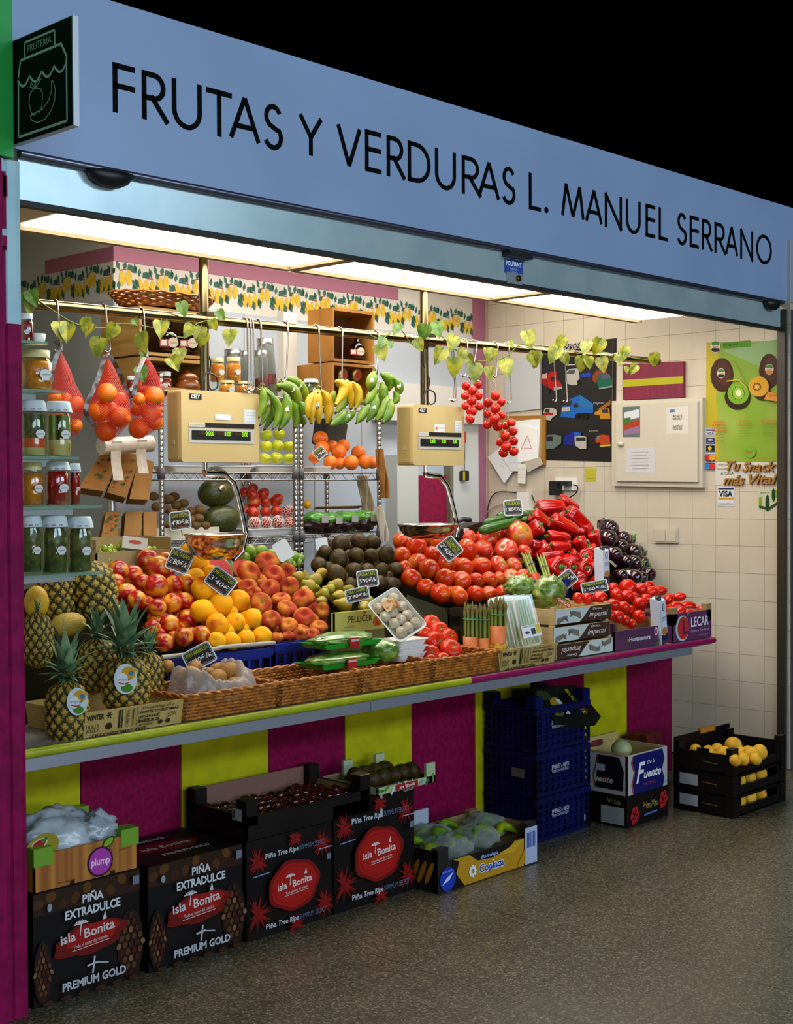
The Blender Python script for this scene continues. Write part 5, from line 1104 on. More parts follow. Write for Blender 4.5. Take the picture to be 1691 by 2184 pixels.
for (a, b_, nm) in (((655, 450), (720, 960), 'long empty steel hook just past the second post'), ((672, 450), (736, 965), 'its twin long empty steel hook past the second post'), ((815, 400), (836, 705), 'short empty steel hook above the first tomato string'), ((912, 400), (902, 720), 'steel hook carrying the first tomato string'), ((1130, 420), (1156, 715), 'steel hook carrying the middle tomato string'), ((1245, 430), (1303, 985), 'long steel hook carrying the lowest tomato string')):
    hook(HR(*a)[0], *HR(*b_), nm)
hook(1173, 1187, 850, 'empty steel hook in front of the red truck picture'); hook(1197, 1210, 852, 'empty steel hook in front of the blue truck picture')
hook(117, 131, 742, 'steel hook carrying the orange net beside the column'); hook(219, 236, 742, 'steel hook carrying the middle orange net'); hook(300, 312, 752, 'steel hook carrying the orange net beside the scale')
# --- bananas
mbn = {'g': mat('banana_green', '4f760c', .4, c2='6f8a10', scale=14, rnd=.08), 'y': mat('banana_yellow', 'cca00e', .4, c2='a8980f', scale=12, lo=.55, hi=.75, rnd=.06), 'm': mat('banana_mixed', '8a960e', .4, c2='637f10', scale=12, rnd=.08)}
m_bt = mat('banana_tip', '3a2c10', .8)
def bananas(name, crop, lst, crown, Y, label):
    x0, y0, sc = crop; c0 = at(x0+crown[0]/sc, y0+crown[1]/sc, Y); o = thing('banana_bunch', c0, label, 'bananas', 'banana bunches hanging on hooks')
    MB().tube([(0, 0, .012), (0, .01, -.006), (0, .02, -.025)], [.008, .014, .012], mat('banana_crown', '5a5a1a', .7), 8).build('crown', o)
    for k, (s_, m1, e, r_, c, *st) in enumerate(lst):
        yo = Y+.03*((k*7) % 3-1)-.012*k/len(lst)
        P = [at(x0+q[0]/sc, y0+q[1]/sc, yo)-c0 for q in (s_, m1, e)]; r = 1.15*r_/sc/ppm(c0)
        ctrl = P[1]*2-(P[0]+P[2])/2; pts = [(1-t)**2*P[0]+2*t*(1-t)*ctrl+t*t*P[2] for t in [i/10 for i in range(11)]]
        ctrl2 = P[1]*1.5-(P[0]+P[2])*.25; pts = [(1-t)**2*P[0]+2*t*(1-t)*ctrl2+t*t*P[2] for t in [i/10 for i in range(11)]]
        rad = [r*f_ for f_ in (.30, .45, .78, .95, 1, 1, 1, .97, .85, .58, .28)]
        b = MB().tube(pts, rad, mbn[c], 9); d_ = (pts[-1]-pts[-2]).normalized(); b.tube([pts[-1], pts[-1]+d_*.008], [r*.28, r*.2], m_bt, 6); bo = b.build('banana', o)
        if st:
            n_ = (CAM-c0).normalized(); q = pts[5]+n_*r*1.02; U = RT; V = (-DN+RT*.2).normalized(); pr = Print(q, U, V, .001); pr.ell('e4e0d4', 0, .002, .008, .012).ell('3a3030', 0, -.008, .007, .005).ell('d8a01c', 0, -.008, .004, .003); pr.build('fruit_sticker', bo)
CC = (500, 680, 4.45)
yB = lambda px: ry(px)-.01
bananas('b', CC, [((255, 650), (285, 770), (235, 930), 34, 'g'), ((275, 655), (345, 800), (250, 1000), 36, 'm', 1), ((290, 660), (395, 820), (285, 1045), 38, 'g'), ((300, 690), (440, 840), (370, 1040), 36, 'g')], (268, 645), yB(560), 'green banana bunch partly behind the first scale')
bananas('b', CC, [((470, 710), (515, 860), (430, 1045), 46, 'g', 1), ((540, 780), (600, 870), (570, 1030), 40, 'g'), ((480, 560), (635, 620), (690, 800), 42, 'm', 1), ((620, 790), (660, 840), (645, 910), 36, 'g'), ((400, 635), (565, 650), (605, 850), 50, 'm', 1), ((600, 900), (650, 960), (650, 1010), 34, 'g')], (440, 620), yB(610), 'green banana bunch with brown stalk pointing at the scale')
bananas('b', CC, [((780, 675), (728, 800), (730, 985), 38, 'y'), ((802, 672), (785, 820), (800, 995), 40, 'y', 1), ((828, 680), (905, 800), (880, 995), 44, 'y'), ((760, 690), (690, 800), (700, 940), 32, 'y')], (806, 665), yB(680), 'bunch of yellow bananas hanging straight down')
bananas('b', CC, [((1060, 860), (1000, 950), (915, 1010), 36, 'g'), ((1150, 870), (1080, 930), (1005, 995), 36, 'g', 1), ((955, 690), (925, 740), (945, 810), 30, 'm'), ((1120, 600), (1190, 700), (1150, 850), 36, 'y'), ((1060, 585), (1125, 690), (1105, 850), 44, 'y'), ((1010, 650), (1050, 760), (965, 890), 40, 'm'), ((960, 590), (1065, 640), (960, 815), 42, 'y')], (1015, 580), yB(740), 'banana bunch of bright yellow fingers over green ones')
bananas('b', CC, [((1480, 760), (1480, 880), (1410, 985), 40, 'g'), ((1450, 730), (1425, 850), (1345, 965), 42, 'g'), ((1350, 710), (1330, 850), (1265, 965), 40, 'g', 1), ((1280, 790), (1230, 890), (1160, 985), 38, 'g'), ((1510, 690), (1550, 750), (1510, 800), 32, 'g'), ((1390, 600), (1420, 700), (1395, 790), 42, 'g'), ((1345, 600), (1310, 710), (1245, 805), 36, 'g'), ((1510, 560), (1572, 640), (1545, 720), 40, 'g', 1), ((1385, 525), (1480, 570), (1470, 670), 46, 'g'), ((1330, 500), (1300, 590), (1285, 670), 46, 'g', 1)], (1345, 500), yB(800), 'largest and greenest banana bunch, beside the second scale')
# --- oranges in nets
m_net = bpy.data.materials.new('red_net'); m_net.use_nodes = True; nt = m_net.node_tree; N = nt.nodes; L = nt.links; bs = N['Principled BSDF']; bs.inputs['Base Color'].default_value = (*lin('c8180c'), 1); bs.inputs['Roughness'].default_value = .4
out = [n for n in N if n.type == 'OUTPUT_MATERIAL'][0]; uv = N.new('ShaderNodeUVMap'); sp = N.new('ShaderNodeSeparateXYZ'); L.new(uv.outputs[0], sp.inputs[0])
def wv(a, b):
    s1 = N.new('ShaderNodeMath'); s1.operation = 'MULTIPLY_ADD'; s1.inputs[1].default_value = a; L.new(sp.outputs[0], s1.inputs[0]); s2 = N.new('ShaderNodeMath'); s2.operation = 'MULTIPLY'; s2.inputs[1].default_value = b; L.new(sp.outputs[1], s2.inputs[0]); L.new(s2.outputs[0], s1.inputs[2])
    f_ = N.new('ShaderNodeMath'); f_.operation = 'FRACT'; L.new(s1.outputs[0], f_.inputs[0]); l_ = N.new('ShaderNodeMath'); l_.operation = 'LESS_THAN'; l_.inputs[1].default_value = .22; L.new(f_.outputs[0], l_.inputs[0]); return l_
mx_ = N.new('ShaderNodeMath'); mx_.operation = 'MAXIMUM'; L.new(wv(40, 34).outputs[0], mx_.inputs[0]); L.new(wv(40, -34).outputs[0], mx_.inputs[1])
tr_ = N.new('ShaderNodeBsdfTransparent'); ms = N.new('ShaderNodeMixShader'); L.new(mx_.outputs[0], ms.inputs[0]); L.new(tr_.outputs[0], ms.inputs[1]); L.new(bs.outputs[0], ms.inputs[2]); L.new(ms.outputs[0], out.inputs[0])
def net(apex, prof, oranges, Y, label, bands):
    """apex and profile in crop coordinates; prof: (v, u0, u1) rows from the top"""
    sc = 4.45; A = at(apex[0]/sc, 650+apex[1]/sc, Y); o = thing('orange_net_bag', A, label, 'oranges', 'red nets of oranges')
    rows = [(apex[1], apex[0]-8, apex[0]+8)]+prof; b = MB(); n = 28
    rings = []
    for v, u0, u1 in rows:
        c = at((u0+u1)/2/sc, 650+v/sc, Y)-A; r = (u1-u0)/2/sc/ppm(A); rings.append((c, r))
    # refine
    R2 = []
    for i in range(len(rings)-1):
        for k in range(3): t = k/3; R2.append((rings[i][0].lerp(rings[i+1][0], t), rings[i][1]*(1-t)+rings[i+1][1]*t))
    R2.append(rings[-1]); m_ = len(R2)-1
    me = MB().grid(lambda a, t: R2[round(t*m_)][0]+RT*(R2[round(t*m_)][1]*cos(2*pi*a))+Vector((FW.x, FW.y, 0))*(R2[round(t*m_)][1]*.8*sin(2*pi*a)), n, m_, m_net).mesh('net')
    uvl = me.uv_layers.new(name='UVMap'); 
    for poly in me.polygons:
        for li in poly.loop_indices:
            vi = me.loops[li].vertex_index; uvl.data[li].uv = ((vi//(m_+1))/n, (vi % (m_+1))/m_)
    obj('net', me, o)
    for k, (u_, v_, r_) in enumerate(oranges):
        p = at(u_/sc, 650+v_/sc, Y-.03+.035*((k*5) % 3))-A; obj('orange', F['orange'], o, M=T(*p) @ zto((random.uniform(-1, 1), random.uniform(-1, .3), random.uniform(-1, 1))) @ Sc(r_/sc/ppm(A)))
    ms_ = mat('printed_strip', '8a8f98', .35, .3, c2='4a3a2a', scale=30)
    for bd_ in bands:
        P = smooth([at(u_/sc, 650+v_/sc, Y-.055)-A for u_, v_ in bd_]); wv_ = RT*.009; b = MB()
        for i in range(len(P)-1): b.face([P[i]-wv_, P[i]+wv_, P[i+1]+wv_, P[i+1]-wv_], ms_, True)
        b.build('printed_strip', o)
    MB().tube([(0, 0, -.005), (.004, 0, .012), (-.012, 0, .03)], [.010, .008, .014], ms_, 8).build('gathered_top', o)
net((568, 425), [(600, 500, 660), (780, 470, 730), (900, 450, 800), (1000, 440, 800), (1120, 470, 770), (1240, 600, 740)], [(520, 870, 62), (620, 900, 66), (725, 945, 76), (720, 1145, 64), (560, 1080, 70)], ry(140), 'red net of oranges nearest the column, behind the jars', [[(560, 430), (500, 600), (480, 760)]])
net((1022, 468), [(600, 950, 1110), (740, 900, 1170), (860, 850, 1230), (1000, 820, 1245), (1120, 850, 1230), (1210, 900, 1150), (1300, 960, 1060)], [(1015, 840, 98), (1135, 905, 80), (935, 1010, 98), (1138, 1065, 100), (1005, 1195, 102), (1050, 1000, 80)], ry(230), 'red net of oranges hanging in the middle', [[(1000, 480), (930, 700), (820, 960), (830, 1060), (900, 1160)], [(1040, 480), (1130, 640), (1210, 850), (1240, 980)]])
net((1385, 482), [(620, 1320, 1480), (760, 1290, 1540), (880, 1260, 1560), (1000, 1240, 1550), (1120, 1230, 1530), (1200, 1240, 1460), (1270, 1290, 1340)], [(1460, 870, 98), (1300, 990, 66), (1435, 1020, 100), (1320, 895, 60), (1315, 1175, 98), (1475, 1120, 74)], ry(312), 'red net of oranges hanging nearest the first scale', [[(1370, 500), (1310, 640), (1270, 860)]])
# --- tomato strings
def tstring(lst, top, label, Y):
    sc = 4.83; A = at(820+top[0]/sc, 650+top[1]/sc, Y); o = thing('tomato_string', A, label, 'tomatoes', 'strings of hanging tomatoes')
    b = [Vector((0, 0, 0))]
    for k, (u_, v_, r_) in enumerate(lst):
        p = at(820+u_/sc, 650+v_/sc, Y-.02+.028*((k*2) % 3))-A; obj('tomato', F['vine_tomato'], o, M=T(*p) @ zto((random.uniform(-1, 1), random.uniform(-1, .5), random.uniform(-1, 1))) @ Sc(r_*1.08/sc/ppm(A)))
        if k % 3 == 2: b.append(p+Vector((0, .03, .0)))
    MB().tube(smooth(b), .003, mat('white_string', 'c8c4b4', .8), 5).build('string', o)
tstring([(838, 835, 45), (960, 825, 48), (903, 885, 50), (828, 940, 42), (968, 937, 45), (898, 988, 50), (830, 1045, 40), (972, 1048, 46), (895, 1098, 52), (880, 1175, 48)], (895, 735), 'string of red tomatoes nearest the second scale', ry(1005)-.02)
tstring([(1140, 938, 50), (1065, 1010, 46), (1202, 1003, 46), (1143, 1070, 52), (1056, 1125, 42), (1207, 1137, 40), (1135, 1180, 55), (1060, 1235, 48), (1165, 1250, 52)], (1130, 765), 'middle string of red tomatoes on white cord', ry(1055)-.02)
tstring([(1305, 1215, 44), (1247, 1247, 42), (1322, 1303, 46), (1242, 1353, 52), (1190, 1415, 42), (1328, 1405, 46), (1252, 1465, 52), (1225, 1525, 48), (1330, 1510, 48)], (1270, 1005), 'lowest string of red tomatoes, in front of the notice papers', ry(1085)-.02)
# --- artificial ivy
m_ivy = mat('ivy_leaf', '8a8610', .5, c2='56640c', scale=1.6, rnd=.15); m_ivyg = mat('ivy_leaf_green', '2c5a12', .5, c2='55700f', scale=2.2, rnd=.15); m_ivs = mat('ivy_stem', '5a6a1c', .6)
def ivy_mesh(m, fold):
    b = MB(); pts = [(0, -1.0), (.35, -.55), (.62, -.05), (.66, .35), (.45, .62), (.2, .62), (0, .40)]
    for s_ in (1, -1):
        L_ = [Vector((s_*x, y, fold*abs(x)-.12*y*y)) for x, y in pts]
        for i in range(len(L_)-1): b.face([Vector((0, pts[i][1], -.12*pts[i][1]**2)), L_[i], L_[i+1], Vector((0, pts[i+1][1], -.12*pts[i+1][1]**2))] if s_ > 0 else [Vector((0, pts[i+1][1], -.12*pts[i+1][1]**2)), L_[i+1], L_[i], Vector((0, pts[i][1], -.12*pts[i][1]**2))], m, False)
    b.tube([(0, .42, .0), (0, .75, .12)], .03, m_ivs, 4); return b.mesh('leaf')
IV = [ivy_mesh(m_ivy, .15), ivy_mesh(m_ivy, .5), ivy_mesh(m_ivyg, .25)]
def ivy(lst, Yf, label, stempts):
    A = at(stempts[0][0], stempts[0][1], Yf(stempts[0][0])); o = thing('ivy_garland', A, label, 'garland', 'artificial ivy garlands')
    MB().tube(smooth([at(x, y, Yf(x)-.02)-A for x, y in stempts]), .0025, m_ivs, 5).build('stem', o)
    for k, (x, y, s_, *g) in enumerate(lst):
        p = at(x, y, Yf(x)-.035-.02*(k % 2))-A; r = 1.25*s_/ppm(p+A)
        n_ = (-FW+RT*random.uniform(-.5, .5)+DN*random.uniform(-.6, .3)).normalized(); up_ = (-DN*(g[1] if len(g) > 1 else 1)+RT*random.uniform(-.7, .7)); up_ = (up_-up_.dot(n_)*n_).normalized()
        obj('leaf', IV[g[0] if g else k % 2], o, M=frame(p, up_.cross(n_), up_, n_) @ Sc(r))
C4 = lambda u_, v_: (u_/3.758, 430+v_/3.758)
ivy([(*C4(485, 1020), 24), (*C4(540, 1040), 22), (*C4(690, 980), 20), (*C4(730, 1030), 18), (*C4(785, 1150), 23), (*C4(900, 1030), 20), (*C4(1140, 1110), 24), (*C4(1290, 1010), 22), (*C4(1460, 850), 18, 2), (*C4(1520, 1030), 18), (*C4(1600, 1050), 20), (*C4(1640, 1100), 18), (*C4(1440, 1220), 19), (*C4(1390, 1290), 20), (*C4(1150, 1220), 12, 2), (*C4(1080, 960), 10, 2), (*C4(230, 790), 22, 2), (*C4(260, 760), 20, 2), (*C4(240, 830), 18), (302, 794, 19, 2), (490, 716, 21), (470, 670, 14, 2), (455, 690, 14)],
    lambda x: ry(x), 'artificial ivy with yellow-green leaves draped over the rail near oranges', [(60, 625), (110, 660), (160, 690), (215, 700), (260, 690), (330, 700), (390, 720), (420, 690), (470, 680)])
ivy([(*HB(1390, 300), 20), (*HB(1400, 210), 14, 2), (*HB(1550, 90), 16, 2), (*HB(1480, 240), 10, 2), (*HR(350, 400), 16), (*HR(410, 270), 20, 2)], lambda x: ry(x), 'short ivy sprig on the rail above the greenest bananas', [(790, 715), (815, 722), (850, 700), (880, 735), (905, 715)])
ivy([(*HR(550, 240), 20, 2), (*HR(570, 510), 21), (*HR(700, 380), 20), (*HR(710, 620), 23), (*HR(800, 500), 16), (*HR(880, 560), 14), (*HR(930, 680), 22), (*HR(1060, 500), 16), (*HR(1110, 500), 15), (*HR(1080, 690), 15), (*HR(1250, 630), 23), (*HR(1480, 340), 21), (*HR(1550, 545), 20), (*HR(1300, 400), 9)], lambda x: ry(x), 'ivy garland with heart-shaped leaves above the tomato strings', [(925, 700), (960, 735), (985, 755), (1020, 770), (1050, 768), (1080, 760), (1110, 735), (1140, 745)])
C5 = lambda u_, v_: (1120+u_/2.96, 700+v_/2.96)
ivy([(*C5(30, 65), 14), (*C5(55, 190), 17), (*C5(225, 85), 18), (*C5(190, 160), 21), (*C5(385, 115), 18), (*C5(460, 105), 20), (*C5(355, 215), 19), (*C5(400, 210), 14), (*C5(485, 220), 18), (*C5(620, 150), 17), (*C5(590, 185), 15), (*C5(685, 255), 13), (*C5(640, 260), 9), (*C5(810, 190), 17), (*C5(250, 190), 14)], lambda x: ry(x), 'ivy garland along the rail end in front of the truck poster', [(1125, 735), (1180, 740), (1230, 750), (1290, 752), (1330, 760), (1395, 770)])
# ================================================================ wire shelving at the back
YS_, YD = 1.50, .40
m_wire = mat('shelf_chrome', 'b8b6b0', .22, 1.0)
zL, zU = at(500, 1147, YS_).z, at(500, 1008, YS_).z; zT = at(500, 842, YS_).z
def wire_rack(px0, px1, label):
    x0, x1 = at(px0, 1000, YS_).x, at(px1, 1000, YS_).x
    o = thing('wire_rack', (x0, YS_, 0), label, 'shelf unit', 'chrome wire shelf units'); W = x1-x0
    for x in (.0125, W-.0125):
        for y in (0, YD):
            prof = []
            for k in range(int(2.05/.0254*1)): z = .0254*k; prof += [(.0125, z), (.0125, z+.022), (.0118, z+.0235)]
            MB().lathe(prof, m_wire, 8, M=T(x, y, 0)).build('post', o)
            for z in (zL, zU, zT): MB().lathe([(.0125, -.03), (.018, -.028), (.016, .02), (.0125, .022)], mat('black_collar', '55545a', .4), 10, M=T(x, y, z)).build('collar', o)
    for z in (.25, zL, zU, zT):
        b = MB()
        for zz in (z, z-.035):
            for (a, c) in (((0, 0), (W, 0)), ((W, 0), (W, YD)), ((W, YD), (0, YD)), ((0, YD), (0, 0))): b.tube([(a[0], a[1], zz), (c[0], c[1], zz)], .0032, m_wire, 5)
        n = int(W/.035)
        for y in (0, YD): b.tube([(W*k/n, y, z-.035*(k % 2)) for k in range(n+1)], .0022, m_wire, 4)
        for k in range(1, 16): b.tube([(0, YD*k/16, z), (W, YD*k/16, z)], .0018, m_wire, 4)
        b.build('wire_deck', o)
    return o
wire_rack(339, 634, 'chrome wire shelf unit behind the first scale, holding melons')
wire_rack(638, 812, 'chrome wire shelf unit behind the bananas, holding oranges')
CS = (320, 900, 4.97); CO = (600, 880, 5.637)
KL = ['topmost beside the shelf post', 'top row near the ivy', 'second row, in the middle', 'second row, nearest the melons', 'next to the shelf post', 'above the price tag', 'above the price tag, nearest the melons', 'largest, touching the melon', 'below the largest, against the melon', 'behind the tag corner', 'centre of the heap', 'in the bottom row beside the tag', 'in the bottom row at the melon', 'at the foot behind the tag', 'outside the post, upper', 'outside the post, lower']
cpile('kiwi', CS, [(190, 820, 58, 1.72), (255, 790, 50, 1.78), (275, 880, 52, 1.66), (355, 862, 52, 1.68), (165, 920, 54, 1.64), (235, 960, 52, 1.6), (440, 948, 50, 1.62), (530, 935, 60, 1.6), (515, 1022, 54, 1.58), (430, 1045, 48, 1.58), (330, 945, 48, 1.66), (485, 1100, 50, 1.56), (585, 1100, 50, 1.56), (190, 1100, 50, 1.58), (60, 900, 54, 1.7), (40, 790, 52, 1.76)], 'brown furry kiwi', 'kiwi', 'brown kiwis on the wire shelf', None, lie, names=KL)
p = at(395, 1135, 1.56); o = carton('kiwi_carton', T(at(322, 1140, 1.55).x, 1.55, zL+.003), .40, .3, .05, mat('paper_liner', 'cfc4ac', .7), 'shallow pale carton under the brown kiwis', 'carton')
m_pds = mat('green_melon_skin', '232a0c', .4, c2='4a5018', scale=2.5, stretch=(9, 9, 1), dist=.6)
blob('green_melon', 462, 1050, 32, 45, 1.62, m_pds, 'dark green melon with gold sticker, upper of two', 'melon', 'dark green melons', lean=82)
blob('green_melon', 472, 1108, 32, 46, 1.60, m_pds, 'dark green melon lying underneath the stickered one', 'melon', 'dark green melons', lean=88)
p = at(475, 1042, 1.545); n_ = (CAM-p).normalized(); crumple(b := MB(), p, .022, .016, .006, mat('gold_foil', 'd8b050', .2, .9, c2='e8e4d8', scale=60), 14, .1, 3); b.build('melon_sticker', label='gold and silver oval sticker on the upper melon', category='sticker')
ML = ['top row, next to the melon', 'top row, middle', 'second row, leaning on the melon', 'second row, yellowish', 'third row, nearest the melon', 'third row, middle', 'third row, at the outer end', 'fourth row, nearest the melon', 'fourth row, middle', 'fourth row, outer', 'squeezed against the melon']
cpile('red_apple', CS, [(990, 745, 54, 1.74), (1080, 712, 62, 1.78), (1090, 782, 66, 1.7), (1200, 758, 62, 1.72), (1100, 858, 68, 1.64), (1222, 852, 62, 1.66), (1342, 828, 68, 1.66), (1092, 962, 68, 1.58), (1222, 957, 62, 1.6), (1338, 947, 64, 1.6), (1000, 935, 44, 1.62)], 'red-orange apple', 'apple', 'red apples on the wire shelf', None, names=ML)
m_fn = mat('foam_net', 'd8c0b0', .6, c2='b83a20', scale=.9, bscale=12, bump=.5)
def foamnet_mesh():
    b = MB()
    for k in range(12):
        for s_ in (1, -1): b.tube([(1.03*sin(pi*t)*cos(2*pi*k/12+s_*t*1.6), 1.03*sin(pi*t)*sin(2*pi*k/12+s_*t*1.6), -1.03*cos(pi*t)) for t in [i/12*.8+.1 for i in range(13)]], .05, mat('white_foam_net', 'dcd2c8', .6), 4)
    return b.mesh('foam_net')
FN = foamnet_mesh()
for k, (u_, v_, r_, Y, nm) in enumerate(((1105, 1070, 62, 1.53, 'first from the melons in the bottom row'), (1228, 1067, 62, 1.53, 'second from the melons in the bottom row'), (1355, 1062, 66, 1.53, 'third from the melons in the bottom row'), (1480, 1072, 60, 1.54, 'at the outer end of the bottom row'), (1462, 945, 62, 1.58, 'standing above the bottom row at the shelf post'))):
    p = at(320+u_/4.97, 900+v_/4.97, Y); r = r_/4.97/ppm(p); o = thing('wrapped_fruit', p, 'fruit in white foam net, '+nm, 'fruit', 'fruit in foam nets')
    obj('fruit', F['mango'], o, M=R(random.uniform(0, 360), 'Z') @ Sc(r*.95)); obj('foam_net', FN, o, M=R(20*k, 'X') @ Sc(r*1.02))
foam_tray(T(at(580, 1128, 1.55).x, 1.62, zL+.003), .36, .20, .035, 'long white tray under the red apples', group='white trays on the wire shelf')
# upper shelf
AL = ['top row, nearest the scale', 'top row, outer', 'middle row, nearest the scale', 'middle row, centre', 'middle row, at the shelf post', 'bottom row, nearest the scale', 'bottom row, centre', 'bottom row, at the shelf post']
cpile('apple', CS, [(1230, 140, 66, 1.7), (1370, 130, 62, 1.7), (1230, 258, 66, 1.64), (1352, 252, 66, 1.64), (1470, 258, 62, 1.64), (1218, 388, 66, 1.58), (1340, 383, 66, 1.58), (1465, 388, 62, 1.58)], 'yellow-green apple', 'apple', 'yellow-green apples on the wire shelf', None, lambda: (random.uniform(-.3, .3), random.uniform(-.6, .1), 1), names=AL)
foam_tray(T(at(580, 995, 1.6).x, 1.64, zU+.003), .31, .20, .035, 'white dish under the yellow-green apples', group='white trays on the wire shelf')
foam_tray(T(at(398, 995, 1.6).x, 1.64, zU+.003), .24, .18, .03, 'empty white dish beside the first shelf post', group='white trays on the wire shelf')
foam_tray(T(at(495, 995, 1.6).x, 1.64, zU+.003), .22, .18, .03, 'white dish with red packet behind the scale stem', group='white trays on the wire shelf')
OL = ['alone on top', 'with blue sticker, under the topmost', 'behind the second row', 'at the far side of the middle row', 'in the middle with dark sticker', 'in the white dish', 'front row, nearest the dish', 'half hidden in the front row', 'front row, with blue sticker, brightest', 'behind the front row at the outer end', 'front row, last but one', 'front row, last at the shelf post']
cpile('orange', CO, [(470, 312, 92, 1.72), (492, 432, 90, 1.66), (612, 402, 72, 1.7), (745, 400, 82, 1.68), (690, 472, 92, 1.62), (395, 542, 72, 1.6), (592, 602, 88, 1.56), (700, 612, 72, 1.6), (840, 602, 92, 1.55), (925, 482, 88, 1.64), (1010, 592, 88, 1.57), (1092, 602, 74, 1.6)], 'ripe orange', 'orange', 'oranges on the wire shelf', None, rs=1.0, names=OL)
foam_tray(T(at(676, 998, 1.6).x, 1.62, zU+.003), .15, .16, .03, 'small white dish with one orange and a dark card', group='white trays on the wire shelf')
p = at(786, 945, 1.85); MB().rbox(-.03, .12, 0, .1, 0, .14, .01, mat('black_tray', '2a281c', .5)).build('black_punnet', M=T(*at(700, 948, 1.78)) @ R(12, 'Y'), label='dark empty punnet leaning behind the oranges', category='punnet')
# lower shelf, salad bags
m_sal = mat('salad_dark', '1e1410', .35, c2='3a1a18', scale=30, coat=.5); m_sg = mat('salad_bag_green', '4f9a1c', .3, c2='3a7a14', scale=20, coat=.5)
for k, (u_, v_, nm) in enumerate(((390, 1300, 'nearest the shelf post'), (560, 1310, 'with a brown stripe in the middle'), (750, 1290, 'with grey label'), (980, 1280, 'at the outer end with barcode'))):
    p = at(600+u_/5.637, 880+v_/5.637, 1.6); o = thing('salad_bag', p, 'glossy bag of dark salad leaves '+nm, 'salad bag', 'bags of dark salad on the wire shelf')
    crumple(b := MB(), (0, 0, -.015), .085, .05, .07, m_sal, 26, .3, k*3, 2.5); b.build('leaves', o)
    crumple(b := MB(), (0, -.01, .012), .078, .036, .066, m_sg, 22, .2, k*4+1, 2); b.build('printed_bag', o)
    MB().box(-.02, .025, -.082, -.079, -.01, .025, mat('grey_label', '9a9a9c', .4)).build('label_patch', o)
MB().box(-.17, .17, 0, .003, -.02, .02, m_card, T(*at(722, 1083, 1.75)) @ R(70, 'X')).build('cardboard_sheet', label='flat brown cardboard sheet lying on the salad bags', category='cardboard')
blob('squash', 655, 1076, 9, 9, 1.62, mat('squash_skin', 'c8901a', .4), 'small orange squash peeping beside the shelf post', 'squash')
for k, (pts, w_, nm, m_) in enumerate((([(812, 958), (815, 1000), (820, 1063)], .03, 'brown folded paper bags hanging at the end of the shelf', mat('bag_paper', '9a6a2c', .7, c2='8a5a20', scale=14)), ([(775, 1015), (770, 1050), (785, 1090)], .06, 'crumpled beige carrier bags hanging in the second shelf', mat('beige_bags', 'b4a484', .6, c2='a0906e', scale=18)), ([(812, 1080), (815, 1110), (818, 1155)], .03, 'long white carrier bag hanging beside the shelf', mat('white_bags', 'c8c0b0', .6)))):
    Y = 1.46 if k != 1 else 1.7; P = [at(x, y, Y) for x, y in pts]; b = MB()
    b.grid(lambda u_, v_: P[0].lerp(P[2], v_)+Vector(((u_-.5)*w_*(1+.5*v_), .02*sin(u_*14)+.01*sin(v_*5+u_*9), 0)), 20, 8, m_); b.build(('paper_bag', 'carrier_bag', 'carrier_bag')[k], label=nm, category='bag')
    b2 = None
# ================================================================ wooden boxes, bottles and jars on top
m_pine = mat('pine_wood', 'b08a4a', .6, c2='9a7236', scale=3, stretch=(1, 1, 10)); m_pineo = mat('oiled_pine', 'a87228', .55, c2='94601c', scale=3, stretch=(8, 1, 1))
def crate_box(x0, x1, y0, y1, z0, z1, m, label, back=True):
    o = thing('wooden_box', (x0, y0, z0), label, 'box', 'open wooden boxes on the wire shelf'); W, D, H, t = x1-x0, y1-y0, z1-z0, .014
    n = 2
    for k in range(n):
        MB().box(0, t, D*k/n+.001, D*(k+1)/n-.001, 0, H, m).build('side_plank', o); MB().box(W-t, W, D*k/n+.001, D*(k+1)/n-.001, 0, H, m).build('side_plank', o)
        MB().box(t, W-t, D*k/n+.001, D*(k+1)/n-.001, H-t, H, m).build('top_plank', o); MB().box(t, W-t, D*k/n+.001, D*(k+1)/n-.001, 0, t, m).build('floor_plank', o)
    if back: MB().box(t, W-t, D-.008, D, t, H-t, mat('box_back', '6a4018', .7)).build('back_board', o)
    return o
yb = 1.52
X0, X1 = at(298, 750, yb).x, at(442, 750, yb).x
crate_box(X0, X1, yb, yb+.3, at(330, 758, yb).z, at(330, 655, yb).z, m_pine, 'pale wooden box holding two dark bottles under the basket')
crate_box(X0, X1, yb, yb+.3, zT+.004, at(330, 762, yb).z, m_pine, 'pale wooden box holding clay pot, below the bottles')
ym = 1.52; X2, X3 = at(709, 800, ym).x, at(799, 800, ym).x
crate_box(X2, X3, ym, min(ym+.34, atx(656, 720, X2).y), at(715, 770, ym).z, at(715, 656, ym).z, m_pineo, 'honey-coloured wooden box with one dark bottle')
crate_box(X2, X3, ym, ym+.3, zT+.004, at(715, 773, ym).z, m_pineo, 'honey-coloured wooden box with jar lids inside, lower one')
def bottle(px, py0, py1, Y, label, tagx=0):
    p = at(px, py1, Y); h = at(px, py0, Y).z-p.z; r = h*.34; o = thing('dark_bottle', p, label, 'bottle', 'dark squat bottles in the wooden boxes')
    MB().lathe([(.0005, 0), (r, 0), (r, h*.55), (r*.5, h*.75), (r*.3, h*.8), (r*.3, h), (.0005, h)], mat('dark_glass', '0c0708', .1), 16).build('glass', o)
    n_ = (CAM-p); n_.z = 0; n_.normalize(); U = Vector((-n_.y, n_.x, 0)); pr = Print(n_*r*1.02+Vector((0, 0, h*.3)), U, (0, 0, 1), .003); pr.rect('a84a5a', -r*.9, r*.2, -h*.14, h*.12).rect('d8d0c4', -r*.8, -r*.2, -h*.1, h*.08).ell('c8bca8', r*.45, 0, r*.52, r*.52).text('8a7a68', 'artesano', r*.45, 0, .008, r*.8); pr.build('paper_label', o)
